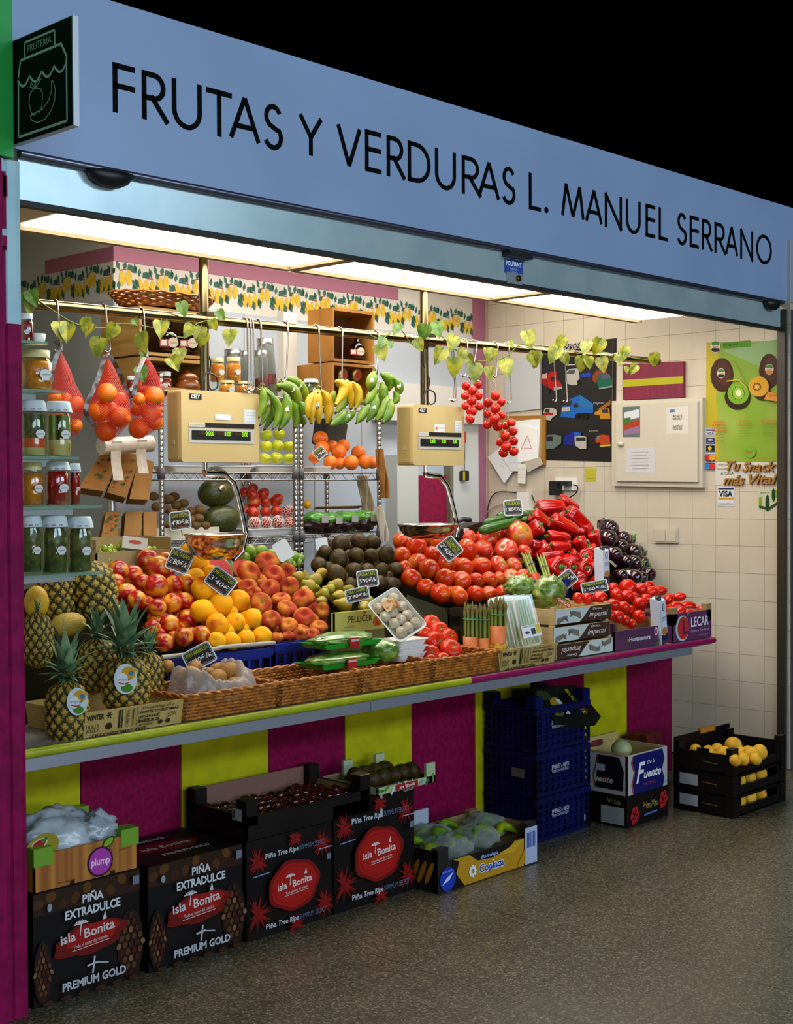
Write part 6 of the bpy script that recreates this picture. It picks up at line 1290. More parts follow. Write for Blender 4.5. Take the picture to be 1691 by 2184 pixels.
bottle(360, 690, 751, 1.57, 'dark bottle with round tag, nearer the oranges'); bottle(402, 692, 752, 1.57, 'dark bottle with round tag, nearer the first post'); bottle(762, 718, 766, 1.58, 'dark bottle with round tag in the honey-coloured box')
for px, nm in ((730, 'first'), (760, 'second')):
    p = at(px, 799, 1.56); MB().lathe([(.0005, .012), (.028, .012), (.034, .006), (.034, -.01), (.0005, -.01)], mat('gold_lid', 'b89a5a', .3, .8), 20, M=R(95, 'X')).lathe([(.0005, .0125), (.02, .0125)], mat('red_seal', 'b02818', .4), 16, M=R(95, 'X')).build('lying_jar', M=T(*p), label='jar lying with gold and red lid facing out, '+nm+' in its box', category='jar', group='jars lying in the wooden box')
p = at(400, 838, 1.56); MB().lathe([(.0005, 0), (.05, 0), (.062, .03), (.05, .055), (.048, .06), (.055, .064), (.04, .085), (.012, .095), (.012, .105), (.0005, .107)], mat('brown_clay', '8a4a1a', .25, c2='7a3c12', scale=10, coat=.4), 22).build('clay_pot', loc=p, label='brown glazed clay pot with lid in the lower wooden box', category='pot')
jar(333, 368, 793, 845, 1.57, 'jam', 'dark jar with green and yellow label beside the clay pot', 'jars on top of the wire shelf')
jar(270, 292, 802, 850, 1.57, 'jam', 'small dark jar with gold lid behind the orange nets', 'jars on top of the wire shelf')
jar(482, 515, 762, 815, 1.62, 'orange', 'jar of orange preserve stacked on top, with paper tag', 'jars on top of the wire shelf')
jar(448, 480, 764, 815, 1.64, 'orange', 'jar of orange preserve behind the post, upper', 'jars on top of the wire shelf')
jar(466, 502, 812, 845, 1.58, 'orange', 'jar of orange preserve below the stacked one', 'jars on top of the wire shelf')
jar(504, 540, 814, 845, 1.58, 'orange', 'jar of orange preserve nearest the tall jars', 'jars on top of the wire shelf')
def canister(px0, px1, py0, py1, Y, label, tilt_=0, lab=None):
    p = at((px0+px1)/2, py1, Y); h = at((px0+px1)/2, py0, Y).z-p.z; r = (px1-px0)/2/ppm(p); o = thing('glass_canister', p, label, 'jar', 'tall glass canisters'); o.rotation_euler = (0, radians(tilt_), 0)
    MB().lathe([(.0005, 0), (r, 0), (r, h*.86)], glassy('grey_glass', 'c0c4be', .7), 18).build('glass_body', o); MB().lathe([(r*.95, h*.86), (r*.95, h), (.0005, h)], mat('steel_lid', '9a9a98', .3, .9), 18).build('lid', o)
    if lab: MB().lathe([(r*1.01, h*.2), (r*1.01, h*.38)], mat('black_red_label', '1c1612', .5, c2='7a2418', scale=40), 18).build('label_band', o); MB().lathe([(.0005, .004), (r*.92, .004), (r*.92, h*.35)], mat('dry_goods', 'c8bc9a', .7, c2='8a7a4a', scale=60), 16).build('dry_goods', o)
canister(555, 592, 722, 845, 1.62, 'tall leaning glass canister with steel lid and dark label', -5, True); canister(540, 572, 748, 845, 1.6, 'shorter glass canister with steel lid and seeds', 0, True); canister(478, 516, 746, 845, 1.72, 'glass canister behind the preserve jars', 0); canister(514, 530, 748, 845, 1.75, 'narrow glass canister between the others', 0)
jar(648, 679, 808, 850, 1.6, 'dark', 'cloth-lidded dark jar above the bananas', 'jars on top of the wire shelf'); jar(680, 702, 812, 850, 1.62, 'dark', 'smaller cloth-lidded dark jar beside the honey-coloured box', 'jars on top of the wire shelf')
p0, p1 = at(606, 845, 1.75), at(633, 668, 1.75); MB().box(p0.x, p1.x, 1.75, 1.80, p0.z, p1.z, mat('white_post', 'cfcac0', .5)).build('white_board', label='narrow white board standing upright on the shelf', category='board')
# basket on the box
p = at(375, 655, 1.56); bx = at(478, 655, 1.56).x-at(272, 655, 1.56).x
o = thing('serving_basket', p, 'shallow oval wicker basket on top of the wooden box', 'basket')
b = MB()
for k in range(7): t = k/6; b.tube([((bx/2*(.78+.22*t))*cos(a_)+.002*sin(20*a_+k*pi), (.16*(.78+.22*t))*sin(a_)+.1, .055*t+.003*sin(18*a_+k*pi)) for a_ in [2*pi*i/72 for i in range(72)]], .0058, m_wick, 5, closed=True)
b.build('weave', o); MB().lathe([(.0005, .002), (.99, .002)], m_wickd, 28, M=T(0, .1, 0) @ Sc(bx/2*.78, .16*.78, 1)).build('basket_floor', o)
# ================================================================ paper bags and roll on the inner wall
sx0, sx1 = at(215, 1146, 1.38).x, at(338, 1146, 1.45).x; zs = at(260, 1147, 1.4).z
o = thing('bag_stand', (sx0, 1.38, 0), 'plain stand with steel bar holding the paper bags beside the shelf', 'stand')
MB().box(0, sx1-sx0, 0, .2, 0, zs, mat('stand_grey', '8a8578', .6)).build('stand_box', o)
MB().tube([(.1, .06, zs), (.1, .06, at(262, 955, 1.4).z)], .01, M_steel, 8).build('post', o); MB().tube([Vector((.1, .06, at(262, 955, 1.4).z)), at(262, 955, 1.4)*0+Vector((.1, -.16, at(262, 952, 1.3).z))], .008, M_steel, 8).build('cross_bar', o)
m_pb = mat('paper_bag_brown', 'b07c3a', .7, c2='a06e30', scale=6); m_pbd = mat('paper_bag_edge', '7a4c1a', .8)
def bagfan(lst, Y, label, printed=True, nl=9):
    A = at(*lst[0], Y); o = thing('paper_bag_bundle', A, label, 'paper bags', 'bundles of printed paper bags')
    P = [at(x, y, Y)-A for x, y in lst]
    for k in range(nl):
        off = Vector((.006*k, .012*k, -.003*k)); MB().prism([q+off for q in P], [q+off+Vector((.003, .006, 0)) for q in P], m_pb if k == 0 else m_pbd).build('paper_bag', o)
    if printed:
        U = (P[1]-P[0]); V = (P[3]-P[0]); n_ = U.cross(V).normalized()*-1
        if n_.dot(CAM-A) < 0: n_ = -n_
        b = MB()
        for k in range(14):
            u_, v_ = random.uniform(.12, .85), random.uniform(.1, .9); c = P[0]+U*u_+V*v_+n_*.004; s_ = .012
            d1 = U.normalized()*s_; d2 = V.normalized()*s_*.6; b.face([c-d1, c-d2, c+d1, c+d2], mat('bag_motif_o', 'c8601a', .6) if k % 2 else mat('bag_motif_g', '4a5a2c', .6))
        b.build('vegetable_motif', o)
bagfan([(220, 960), (262, 962), (222, 1048), (168, 1040)], 1.3, 'fanned brown paper bags with vegetable print under the white roll, first bundle')
bagfan([(262, 965), (300, 970), (270, 1062), (228, 1050)], 1.32, 'fanned brown paper bags with vegetable print under the white roll, second bundle')
bagfan([(296, 975), (328, 985), (318, 1066), (276, 1064)], 1.34, 'brown paper bags seen edge-on nearest the shelf post', False)
bagfan([(226, 1092), (258, 1088), (250, 1145), (216, 1146)], 1.4, 'standing brown paper bags with print in a box, first')
bagfan([(268, 1090), (304, 1090), (300, 1142), (264, 1142)], 1.42, 'standing brown paper bags edge-on, in the middle', False)
bagfan([(306, 1092), (334, 1092), (334, 1142), (306, 1142)], 1.44, 'standing plain kraft bags next to the shelf post', False, 3)
o = thing('bag_roll', at(270, 950, 1.22), 'white roll of plastic bags above the paper bags', 'roll'); a_, c_ = at(215, 952, 1.22)-at(270, 950, 1.22), at(322, 946, 1.22)-at(270, 950, 1.22); m_rw = mat('white_plastic', 'cfc8bc', .45, c2='c0b8aa', scale=30)
MB().tube([a_, c_], .035, m_rw, 18).build('roll', o); MB().tube([c_-(c_-a_)*.02, c_+(c_-a_)*.01], .012, mat('roll_core', '8a6a3a', .8), 12).build('core', o)
for x, l_ in ((.12, .16), (.62, .14)): q = a_.lerp(c_, x); MB().grid(lambda u_, v_: q+Vector((.05*u_, -.036+.01*sin(v_*4), .02-l_*v_)), 3, 6, m_rw).build('loose_end', o)
# bits by the corner: tape measure, black terminal
p = at(994, 1014, YB-.085); o = thing('tape_measure', p, 'black and yellow tape measure hanging by a cord', 'tape measure'); MB().rbox(-.028, .028, 0, .03, -.035, .03, .012, M_dark).build('case', o); MB().box(-.03, -.012, -.002, .0, -.03, .024, mat('safety_yellow', 'b8a010', .4)).build('yellow_band', o); MB().tube([(0, .015, .03), (.005, .015, .12), (0, .015, .26)], .003, M_dark, 5).build('cord', o); MB().box(-.012, .016, .012, .016, .2, .27, mat('red_tag', 'b02a20', .5)).build('red_tag', o)
p = at(1002, 1122, 1.03); o = thing('card_terminal', p, 'black till terminal half hidden behind the tomatoes', 'terminal'); MB().rbox(-.10, .10, 0, .10, -.05, .0, .012, M_dark, M=R(-12, 'Y')).build('body', o); MB().tube([(-.06, .03, .02), (-.02, .03, .035), (.04, .03, .03)], .012, M_dark, 8).build('handset', o); MB().box(-.05, -.01, -.002, 0, -.03, -.01, M_white).build('paper_slip', o); MB().box(-.03, .03, .02, .08, ZC-p.z, -.05, M_dark).build('pedestal', o)
# ================================================================ cartons on the floor
m_bx = mat('dark_print_card', '0b0809', .5, spec=.2, c2='150c0a', scale=6)
def closed_box(name, x0, x1, y0, y1, z0, z1, m, label, cat='carton', group=None):
    o = thing(name, (x0, y0, z0), label, cat, group); MB().box(0, x1-x0, 0, y1-y0, 0, z1-z0, m).build('carton_body', o); return o, x1-x0, y1-y0, z1-z0
def palm(pr, c, u_, v_, s_):
    for k in range(6): a_ = radians(10+32*k); pr.line(c, [(u_, v_), (u_+s_*.6*cos(a_), v_+s_*.5*sin(a_)), (u_+s_*cos(a_), v_+s_*.25*sin(a_))], s_*.16)
    pr.line(c, [(u_, v_), (u_-s_*.15, v_-s_*1.3)], s_*.14)
def isla(pr, W, u_, v_, s_, c='c9c4c4'):
    """brand lettering with palm and small sail"""
    pr.text(c, 'isla', u_-s_*.72, v_-s_*.02, s_*.30, s_*.55, bold=.02, rot=4).text(c, 'Bonita', u_+s_*.45, v_+s_*.02, s_*.30, s_*1.15, bold=.02, rot=4); palm(pr, c, u_-s_*.25, v_+s_*.32, s_*.28)
    pr.poly(c, [(u_+s_*.55, v_+s_*.28), (u_+s_*.72, v_+s_*.28), (u_+s_*.66, v_+s_*.55)]).text(c, 'Todo el sabor del tropico', u_+s_*.1, v_-s_*.32, s_*.12, s_*1.3, rot=4).line(c, [(u_-s_*.6, v_-s_*.48), (u_+s_*.8, v_-s_*.40)], s_*.02)
def pine_print(pr, u_, v_, a, b):
    pr.ell('1c0f08', u_, v_, a, b)
    for i in range(-2, 3):
        for j in range(-4, 5):
            x, y = (i+.5*(j % 2))*a*.44, j*b*.21
            if (x/a)**2+(y/b)**2 < .8: pr.ell(('3a1c0c', '5a3414', '7a5c34', '4a1410')[(i*3+j*5+i*j) % 4], u_+x, v_+y, a*.17, b*.095, 12*i, n=8)
def gold_box(x0, x1, z1, label, y0=.015):
    o, W, D, H = closed_box('pineapple_box', x0, x1, y0, y0+.315, 0, z1, m_bx, label, group='dark pineapple boxes with red badge')
    pr = front(); pr.step = .0002; pr.poly('2a1608', [(0, H*.80), (W, H*.80), (W, H*.995), (0, H*.995)])
    for k in range(9): pr.ell(('4a2a0c', '5a360e', '3a1e0a')[k % 3], W*(.05+.11*k), H*(.9+.05*sin(k*2)), W*.05, H*.045, 20*k, n=9)
    pine_print(pr, W*.90, H*.33, W*.13, H*.32); pine_print(pr, W*.07, H*.30, W*.08, H*.28)
    pr.ell('6a0c08', W*.50, H*.50, W*.34, H*.14, 4, 30, wob=.1).ell('9a140c', W*.52, H*.53, W*.25, H*.10, 4, 24, wob=.08)
    isla(pr, W, W*.47, H*.56, W*.25)
    pr.text('c6c8cc', 'PIÑA', W*.52, H*.87, H*.07, W*.20, bold=.035).text('c6c8cc', 'EXTRADULCE', W*.52, H*.76, H*.075, W*.52, bold=.035).text('b4b6bc', 'PREMIUM GOLD', W*.53, H*.13, H*.07, W*.60, bold=.035)
    pr.line('b4b6bc', [(W*.46, H*.26), (W*.56, H*.27)], .006).line('b4b6bc', [(W*.51, H*.18), (W*.53, H*.33)], .006).line('b4b6bc', [(W*.54, H*.27), (W*.66, H*.24)], .004).rect('6a7080', W*.90, W*.965, H*.88, H*.96).ell('8a9098', W*.12, H*.87, .008, .012)
    for k in range(6): pr.ell('3a1c08', W*(.1+.16*k), H*.035, W*.05, H*.02, n=8)
    pr.build('printed_front', o)
    pr = Print((0, 0, H), (1, 0, 0), (0, 1, 0)); pr.ell('6a0c08', W*.5, D*.5, W*.34, D*.17, wob=.1).text('a8a4a0', 'isla Bonita', W*.5, D*.52, .03, W*.5, bold=.02).text('b0aca4', 'PREMIUM GOLD', W*.55, D*.24, .022, W*.5, bold=.03).text('b0aca4', 'PIÑA EXTRADULCE', W*.4, D*.8, .02, W*.5, bold=.03); pr.build('printed_top', o)
    return o
gold_box(.028, .402, .335, 'dark pineapple box nearest the column, under the striped carton'); gold_box(.428, .805, .335, 'dark pineapple box second from the column, its printed top showing', y0=.005)
def ripe_box(x0, x1, z1, label, y0=0.0):
    o, W, D, H = closed_box('tropical_fruit_box', x0, x1, y0, y0+.32, 0, z1, m_bx, label, group='black boxes with red wax-seal badge'); pr = front(); pr.step = .0002
    rd = '8a0f0c'
    for (u_, v_, s_) in ((.12, .78, .13), (.87, .80, .13), (.10, .26, .17), (.88, .18, .14), (.52, .94, .09), (.52, .06, .10)):
        for k in range(16): a_ = 2*pi*k/16+.2*sin(k*5); pr.poly(rd if k % 2 else '6a0b0a', [(W*u_+.008*cos(a_+1.5), H*v_+.008*sin(a_+1.5)), (min(W, max(0, W*u_+W*s_*cos(a_))), min(H, max(0, H*v_+W*s_*sin(a_)))), (W*u_-.008*cos(a_+1.5), H*v_-.008*sin(a_+1.5))])
    pr.ell('7a0a08', W*.5, H*.47, W*.30, H*.26, 0, 34, wob=.05).ell('a81610', W*.5, H*.47, W*.26, H*.225, 0, 34, wob=.04).ell('8e110c', W*.5, H*.47, W*.235, H*.20, 0, 30, wob=.03).ell('a81610', W*.5, H*.47, W*.225, H*.19, 0, 30, wob=.03)
    isla(pr, W, W*.5, H*.49, W*.20, 'd8ccc8')
    for v_ in (.84, .13): pr.text('b8bcc4', 'Piña', W*.22, H*v_, H*.05, W*.12, bold=.02).text('b8bcc4', 'Tree Ripe', W*.42, H*v_, H*.05, W*.24, bold=.02, shear=.15).text('5a6a8a', 'SUMMUM SELECT', W*.71, H*v_, H*.05, W*.32)
    pr.rect('6a7080', W*.88, W*.93, H*.64, H*.70).line('6a8ab8', [(W*.02, H*.66), (W*.2, H*.67)], .004).line('8aa0b8', [(W*.78, H*.77), (W*.95, H*.77)], .003); pr.build('printed_front', o); return o
ripe_box(.822, 1.212, .335, 'black fruit box with red seal under the long black tray'); xq = at(722, 1940, .0).x; ripe_box(1.222, 1.642, .385, 'black fruit box with red seal, taller one under the green tray')
pr = Print((1.222+.18, -.002, .335), (1, 0, 0), (0, 0, 1)); pr.poly('b4b4b0', [(.05, -.03), (.07, -.03), (.066, .05), (.056, .05)]); pr.build('torn_paper', label='strip of torn white paper on the taller black box', category='paper')
# striped plum carton with bag
o = carton('striped_carton', T(.035, .02, .337), .367, .30, .118, mat('wood_print_card', 'b87a24', .6, c2='8a4a14', scale=2.2, stretch=(16, 1, .2), lo=.4, hi=.62), 'carton with orange stripes and pink fruit logo near the column', 'carton', inner=m_card, low=.92)
m_lime = mat('lime_corner', '6a9a1c', .5)
for x in (-.001, .304): MB().box(x, x+.064, -.003, .05, .075, .128, m_lime).build('corner_flap', o)
MB().box(.30, .368, .27, .303, .06, .15, m_lime).build('corner_flap', o)
pr = front(); W, H = .367, .118; pr.ell('2a0c2a', .62*W, .40*H, .046, .046).ell('a83aa0', .62*W, .40*H, .040, .040).ell('1c3a0c', .70*W, .86*H, .024, .014, 30).ell('7aa81c', .70*W, .86*H, .019, .010, 30).text('e8c8e4', 'plump', .62*W, .42*H, .022, .066, bold=.02).text('5a3a14', 'frutas del valle', .30*W, .12*H, .006, .06).text('5a3a14', 'seleccion', .86*W, .6*H, .006, .04).rect('1a120c', .33*W, .37*W, .0, .1*H).rect('1a120c', .72*W, .76*W, .0, .1*H); pr.build('printed_front', o)
b = MB(); crumple(b, (.21, .17, .43), .17, .095, .12, mat('white_plastic_bag', 'b4bcc0', .3, c2='9aa4aa', scale=12, coat=.3), 40, .28, 4, 2.0); crumple(b, (.30, .10, .46), .07, .05, .06, MATS['white_plastic_bag'], 26, .4, 8, 2.4); bo = b.build('stuffed_plastic_bag', label='shiny white plastic bag stuffed in the striped carton', category='plastic bag')
pr = Print((.055, .075, .425), (.9, -.3, .1), (.05, -.1, 1), .02); pr.ell('9a8a24', .03, .03, .05, .045, 20).ell('c8c0a8', .02, .045, .026, .016, 20).ell('a8201c', .02, .045, .02, .012, 20).ell('3a7a2a', .035, .055, .010, .006, 30); pr.build('bag_print', bo)
# long black tray
m_bt2 = mat('black_tray_card', '0e0a08', .5, spec=.2, c2='160f0b', scale=8)
o = carton('black_tray', T(.822, .0, .337), .585, .32, .085, m_bt2, 'long black open carton tray across the two red-seal boxes', 'carton', inner=m_card, t=.008, low=.95)
for x in (0, .535):
    for y in (0, .27): MB().box(x, x+.05, y, y+.05, .05, .135, m_bt2).build('corner_post', o)
MB().box(.535, .585, .0, .05, .135, .139, m_card).build('post_top', o)
pl = left(.32); pl.rect('a8acaa', .25, .30, .065, .105).rect('3a3a3a', .255, .262, .07, .1); pl.build('barcode_sticker', o)
MB().box(.01, .575, .302, .31, .01, .13, mat('inner_back', '7a5448', .7)).build('back_wall_lining', o)
m_dkf = mat('dark_cherry', '2a0808', .2, c2='45100c', scale=3, rnd=.3, coat=.5)
F['dark_plum'] = fmesh('dark_plum', prof_fruit(8, .1, .02), m_dkf, 12)
for i in range(13):
    for j in range(6):
        p = Vector((.822+.04+.042*i+random.uniform(-.006, .006), .05+.042*j, .337+.055+random.uniform(-.008, .012)))
        obj('dark_plum', F['dark_plum'], None, M=T(*p) @ Sc(.021), label='dark plum, %s from the column in %s row of the long black tray' % (NTH[i], ('front', 'second', 'third', 'fourth', 'fifth', 'rear')[j]), category='plum', group='dark plums in the long black tray')
# small tray with avocados
gx0, gx1 = at(803, 1690, 0).x, at(926, 1660, 0).x; gz = .388
o = carton('avocado_tray', T(gx0, -.005, gz), gx1-gx0, .30, at(860, 1668, 0).z-gz, mat('white_green_card', 'a8b48a', .6), 'small white and green tray with red badge on the taller black box', 'carton', inner=m_card)
W = gx1-gx0; H = at(860, 1668, 0).z-gz; pr = front(); pr.step = .0002
for k in range(10): pr.ell(('3a6a24', '5a8a34', 'c4ccc0', '8aa0a8')[k % 4], W*(.05+.1*k), H*(.5+.25*sin(k*2.3)), W*.06, H*.22, 30*k, n=9)
pr.rect('a01a14', W*.30, W*.68, .002, H-.002); isla(pr, W, W*.49, H*.5, W*.13, 'd8d0cc'); pr.build('printed_front', o)
for x, y in ((W-.05, .0), (.09, .27), (W-.05, .27)): MB().box(x, x+.05, y, y+.012, .0, H+.05, MATS['white_green_card']).build('corner_flap', o)
for k in range(9):
    p = Vector((gx0+.05+.052*(k % 5), .07+.09*(k//5), gz+.042)); obj('avocado', F['avocado'], None, M=T(*p) @ zto((random.uniform(-1, 1), random.uniform(-1, 1), .1)) @ Sc(.033), label='dark avocado, %s from the column in %s row of small floor tray' % (NTH[k % 5], 'front' if k < 5 else 'rear'), category='avocado', group='avocados in the small floor tray')
# banana carton
a = atz(933, 1908, 0); c = atz(1143, 1838, 0); W = c.x-a.x; H = at(960, 1790, a.y).z*1.0; D = .33
Hf = at(1100, 1790, a.y).z
o = carton('banana_carton', T(a.x, a.y, .001), W, D, .155, mat('banana_card', '14100e', .55), 'low banana carton with yellow printed front on the floor', 'carton', inner=m_card, low=.72)
for x, y in ((0, 0), (W-.06, 0), (W-.06, D-.03), (0, D-.03)): MB().box(x, x+.06, y-.002 if y == 0 else y, y+.03, .0, .165, MATS['banana_card'] if y == 0 else m_card).build('corner_post', o)
MB().box(W*.36, W*.52, D-.004, D+.004, .12, .215, mat('white_blue_card', 'a8b0c0', .5)).build('upright_flap', o)
pr = front(); pr.l = .003; pr.step = .0002; h = .112
pr.rect('b8881a', W*.14, W*.86, .002, h).poly('14100e', [(W*.30, h), (W*.38, h*.72), (W*.52, h*.66), (W*.70, h*.8), (W*.76, h)]).poly('c89a24', [(W*.58, h*.7), (W*.75, h*.62), (W*.86, h*.98), (W*.72, h*.86)]).poly('14100e', [(W*.14, .002), (W*.25, .002), (W*.17, h*.5), (W*.2, h*.9), (W*.14, h)])
pr.text('8aa8e8', 'Bandeja', W*.50, h*.80, .013, W*.18, shear=.3, bold=.02).text('dce4f0', 'Coplaca', W*.52, h*.42, .032, W*.26, bold=.075).text('1c4aa8', 'Coplaca', W*.52, h*.42, .030, W*.25, bold=.02)
for k in range(8): a_ = k*pi/4; pr.ell('d8e4f0', W*.33+.016*cos(a_), h*.42+.016*sin(a_), .008, .006, 45*k)
pr.ell('1c3aa8', W*.085, h*.42, W*.075, h*.40).poly('c8d4ec', [(W*.03, h*.25), (W*.07, h*.45), (W*.14, h*.62), (W*.10, h*.38)]).text('a8b8e0', 'PLATANO', W*.085, h*.68, .008, W*.1)
pr.poly('b8881a', [(W*.78, h*.1), (W*.86, h*.1), (W*.86, h*.6)]); pr.rect('a8b4d0', W*.865, W*.995, .004, .15).rect('2a4a9a', W*.885, W*.975, .07, .13); 
for k in range(5): pr.rect('a8b4d0', W*(.895+.016*k), W*(.900+.016*k), .07, .13)
pr.build('printed_front', o)
pl = left(D); 
for k in range(4): pl.ell('b8741a', D*(.55+.11*k), .07, .012, .05, -25, n=10)
pl.rect('9aa09c', D*.04, D*.50, .055, .125).poly('a8aca8', [(0, 0), (D*.22, 0), (0, .05)])
for k in range(7): pl.rect('4a4a4a', D*(.18+.035*k), D*(.19+.035*k), .06, .09)
pl.build('printed_side', o)
for k in range(11):
    x, y = a.x+.07+W*.82*(k % 4)/3.4, a.y+.07+.09*(k//4); pts = [Vector((x-.06+.12*t, y+.03*sin(pi*t), .115+.03*sin(pi*t)+.01*(k % 3))) for t in [i/8 for i in range(9)]]
    MB().tube(pts, [.006, .012, .017, .018, .018, .018, .016, .011, .005], mbn['g' if k % 3 else 'm'], 9).build('green_banana', label='green banana under film, %s along the %s row of its floor carton' % (NTH[k % 4], ('front', 'middle', 'rear')[k//4]), category='banana', group='green bananas in the floor carton')
for k, (x, y, nm) in enumerate(((.16, .10, 'nearest its dark corner'), (.36, .12, 'in the middle'), (.52, .2, 'at its barcode end'), (.25, .24, 'at the back'))):
    crumple(b := MB(), (a.x+x*W/.6*1.0, a.y+y, .125), .10, .05, .09, glassy('bag_film', 'dfe8e2', .86, .15, True), 26, .35, k*6, 2.2); b.build('film_bag', label='clear plastic bag over the green bananas, '+nm, category='plastic bag', group='clear bags in the banana carton')
# stack of dark blue crates
a = atz(1143, 1800, 0); c = atz(1281, 1768, 0); W = c.x-a.x; D = .28; zt2 = at(1143, 1512, a.y).z; hc = zt2/3
m_nb = mat('navy_plastic', '070a44', .45, spec=.25, c2='050834', scale=8)
for k, nm in enumerate(('bottom', 'middle', 'top')):
    o = crate('navy_crate', T(a.x, a.y, .001+hc*k), W, D, hc-.004, m_nb, 'dark blue plastic crate with white lettering, %s one of the stack' % nm, 'crate', 'stacked dark blue crates', rows=5, cols=9, solid=.9)
    pr = front(); pr.l = .0055; pr.text('a8b0c0', 'JIMENEZ e HIJOS', W*.42, hc*.62, .017, W*.32, bold=.02).text('8a92a8', 'MERCAMADRID', W*.42, hc*.52, .012, W*.30, bold=.02)
    if k == 0: pr.rect('8a92b0', W*.86, W*.885, hc*.2, hc*.34)
    pr.build('white_lettering', o)
    if k == 1: pl = left(D); pl.l = .0055; pl.rect('6a5f58', D*.55, D*.80, hc*.42, hc*.62); pl.build('paper_label', o)
    if k == 2:
        for (x, y) in ((0, 0), (W-.05, 0), (0, D-.05), (W-.05, D-.05)): MB().box(x, x+.05, y, y+.05, hc-.004, hc+.045, m_nb).build('corner_post', o)
p = at(1203, 1502, a.y+.05); o = thing('punnet_carton', None, 'black carton with cut-outs and yellow lettering tilted on the blue crates', 'carton', M=T(*p) @ R(-8, 'Z') @ R(38, 'X') @ R(4, 'Y'))
MB().box(-.15, .15, -.10, .10, -.012, .012, mat('black_carton', '0f1310', .4)).build('carton_body', o); MB().box(-.15, .15, -.10, -.092, -.045, -.012, MATS['black_carton']).build('carton_edge', o)
pr = Print((-.15, -.10, .012), (1, 0, 0), (0, 1, 0)); pr.ell('2a3a1c', .05, .15, .04, .03).ell('9a7a1c', .09, .10, .04, .03, 30).rect('b8bcc0', .10, .125, .03, .12).ell('000000', .165, .10, .035, .055).text('b8a81c', 'BIOCRATE', .215, .10, .022, .15, bold=.02, rot=-90).line('7a2a14', [(.235, .03), (.235, .17)], .008).rect('b0b4b8', .262, .285, .08, .17).ell('5a5a1c', .05, .04, .035, .02); pr.build('printed_top', o)
# melon box on fruit carton
a = atz(1337, 1768, 0); c = atz(1420, 1738, 0); W = c.x-a.x+.0; D = .25; z1 = at(1337, 1700, a.y).z
o, W_, D_, H_2 = closed_box('cherry_carton', a.x, a.x+W, a.y, a.y+D, 0.001, z1, m_bx, 'low black carton with red flowers under the melon box')
pr = front(); pr.step = .0002
for u_, v_ in ((.18, .35), (.86, .6)):
    for k in range(6): pr.ell('a81c24', W*u_+.022*cos(k), H_2*v_+.026*sin(k*1.1), .014, .016)
    for k in range(5): pr.ell('20060a', W*u_+.018*cos(k*1.2), H_2*v_+.02*sin(k*1.3), .005, .006)
pr.text('a89448', 'PrimaVita', W*.53, H_2*.58, .032, W*.36).line('4a6ab0', [(W*.38, H_2*.28), (W*.70, H_2*.30)], .008); pr.build('printed_front', o)
pl = left(D); pl.rect('9a9e9c', D*.45, D*.95, .01, H_2*.62).text('a89448', 'Vita', D*.72, H_2*.8, .022, D*.3); pl.build('printed_side', o)
hm = at(1337, 1615, a.y).z-z1
m_wc = mat('white_card_box', 'a8a8a4', .6)
o = carton('melon_box', T(a.x, a.y, z1+.002), W, D+.04, hm, m_wc, 'open white box with blue script logo holding a pale melon', 'carton', inner=mat('wood_inner', 'b09a5a', .7), t=.008)
MB().box(0, W, D+.025, D+.04, hm, hm+.035, mat('wood_inner', 'b09a5a', .7)).build('raised_back', o); MB().box(-.001, .02, 0, D+.04, hm, hm+.004, m_card).build('rim_strip', o)
MB().rbox(W*.35, W*.62, D+.022, D+.026, hm-.01, hm+.018, .01, mat('handle_slot', '6a1c24', .6)).build('handle_slot', o)
pr = front(); pr.poly('14145a', [(W*.17, .0), (W*.13, hm*.25), (W*.19, hm*.55), (W*.12, hm*.8), (W*.17, hm*.98), (W*.85, hm*.98), (W*.90, hm*.72), (W*.84, hm*.45), (W*.90, hm*.2), (W*.86, .0)])
pr.line('b0242a', [(W*.15, .0), (W*.11, hm*.25), (W*.17, hm*.55), (W*.10, hm*.8), (W*.15, hm*.98)], .006)
pr.text('dcdce0', 'F', W*.32, hm*.52, hm*.50, W*.22, shear=.35, bold=.02).text('dcdce0', 'uente', W*.60, hm*.45, hm*.20, W*.42, shear=.3, bold=.03).text('dcdce0', 'De la', W*.56, hm*.74, hm*.10, W*.18, shear=.3).text('8a3a5a', 'MELONES', W*.52, hm*.20, hm*.08, W*.30).text('4a5a8a', 'CAT 1', W*.94, hm*.12, .008, W*.09); pr.build('printed_front', o)
pl = left(D+.04); pl.poly('120c14', [(D*.5, .02), (D*1.08, .02), (D*1.1, hm*.6), (D*1.0, hm*.95), (D*.55, hm*.95)][::1]).text('c8b8b4', 'Fuente', D*.62, hm*.35, hm*.16, D*.5, shear=.3, bold=.02).rect('9aa4b4', D*.15, D*.7, hm*.55, hm*.72).line('8a1c1c', [(D*.5, .02), (D*.45, hm*.4), (D*.55, hm*.95)], .006); pl.build('printed_side', o)
blob('pale_melon', 1325, 1598, 22, 20, a.y+.14, mat('honeydew_skin', 'a8b07a', .5), 'pale green melon inside the white box', 'melon')
# red carton behind
p = atz(1440, 1700, 0); MB().box(0, .14, 0, .12, 0, .30, mat('red_card', '7a1810', .6, c2='4a0c08', scale=20)).build('red_carton', loc=(p.x-.10, p.y+.10, .001), label='dark red carton standing behind the melon box', category='carton')
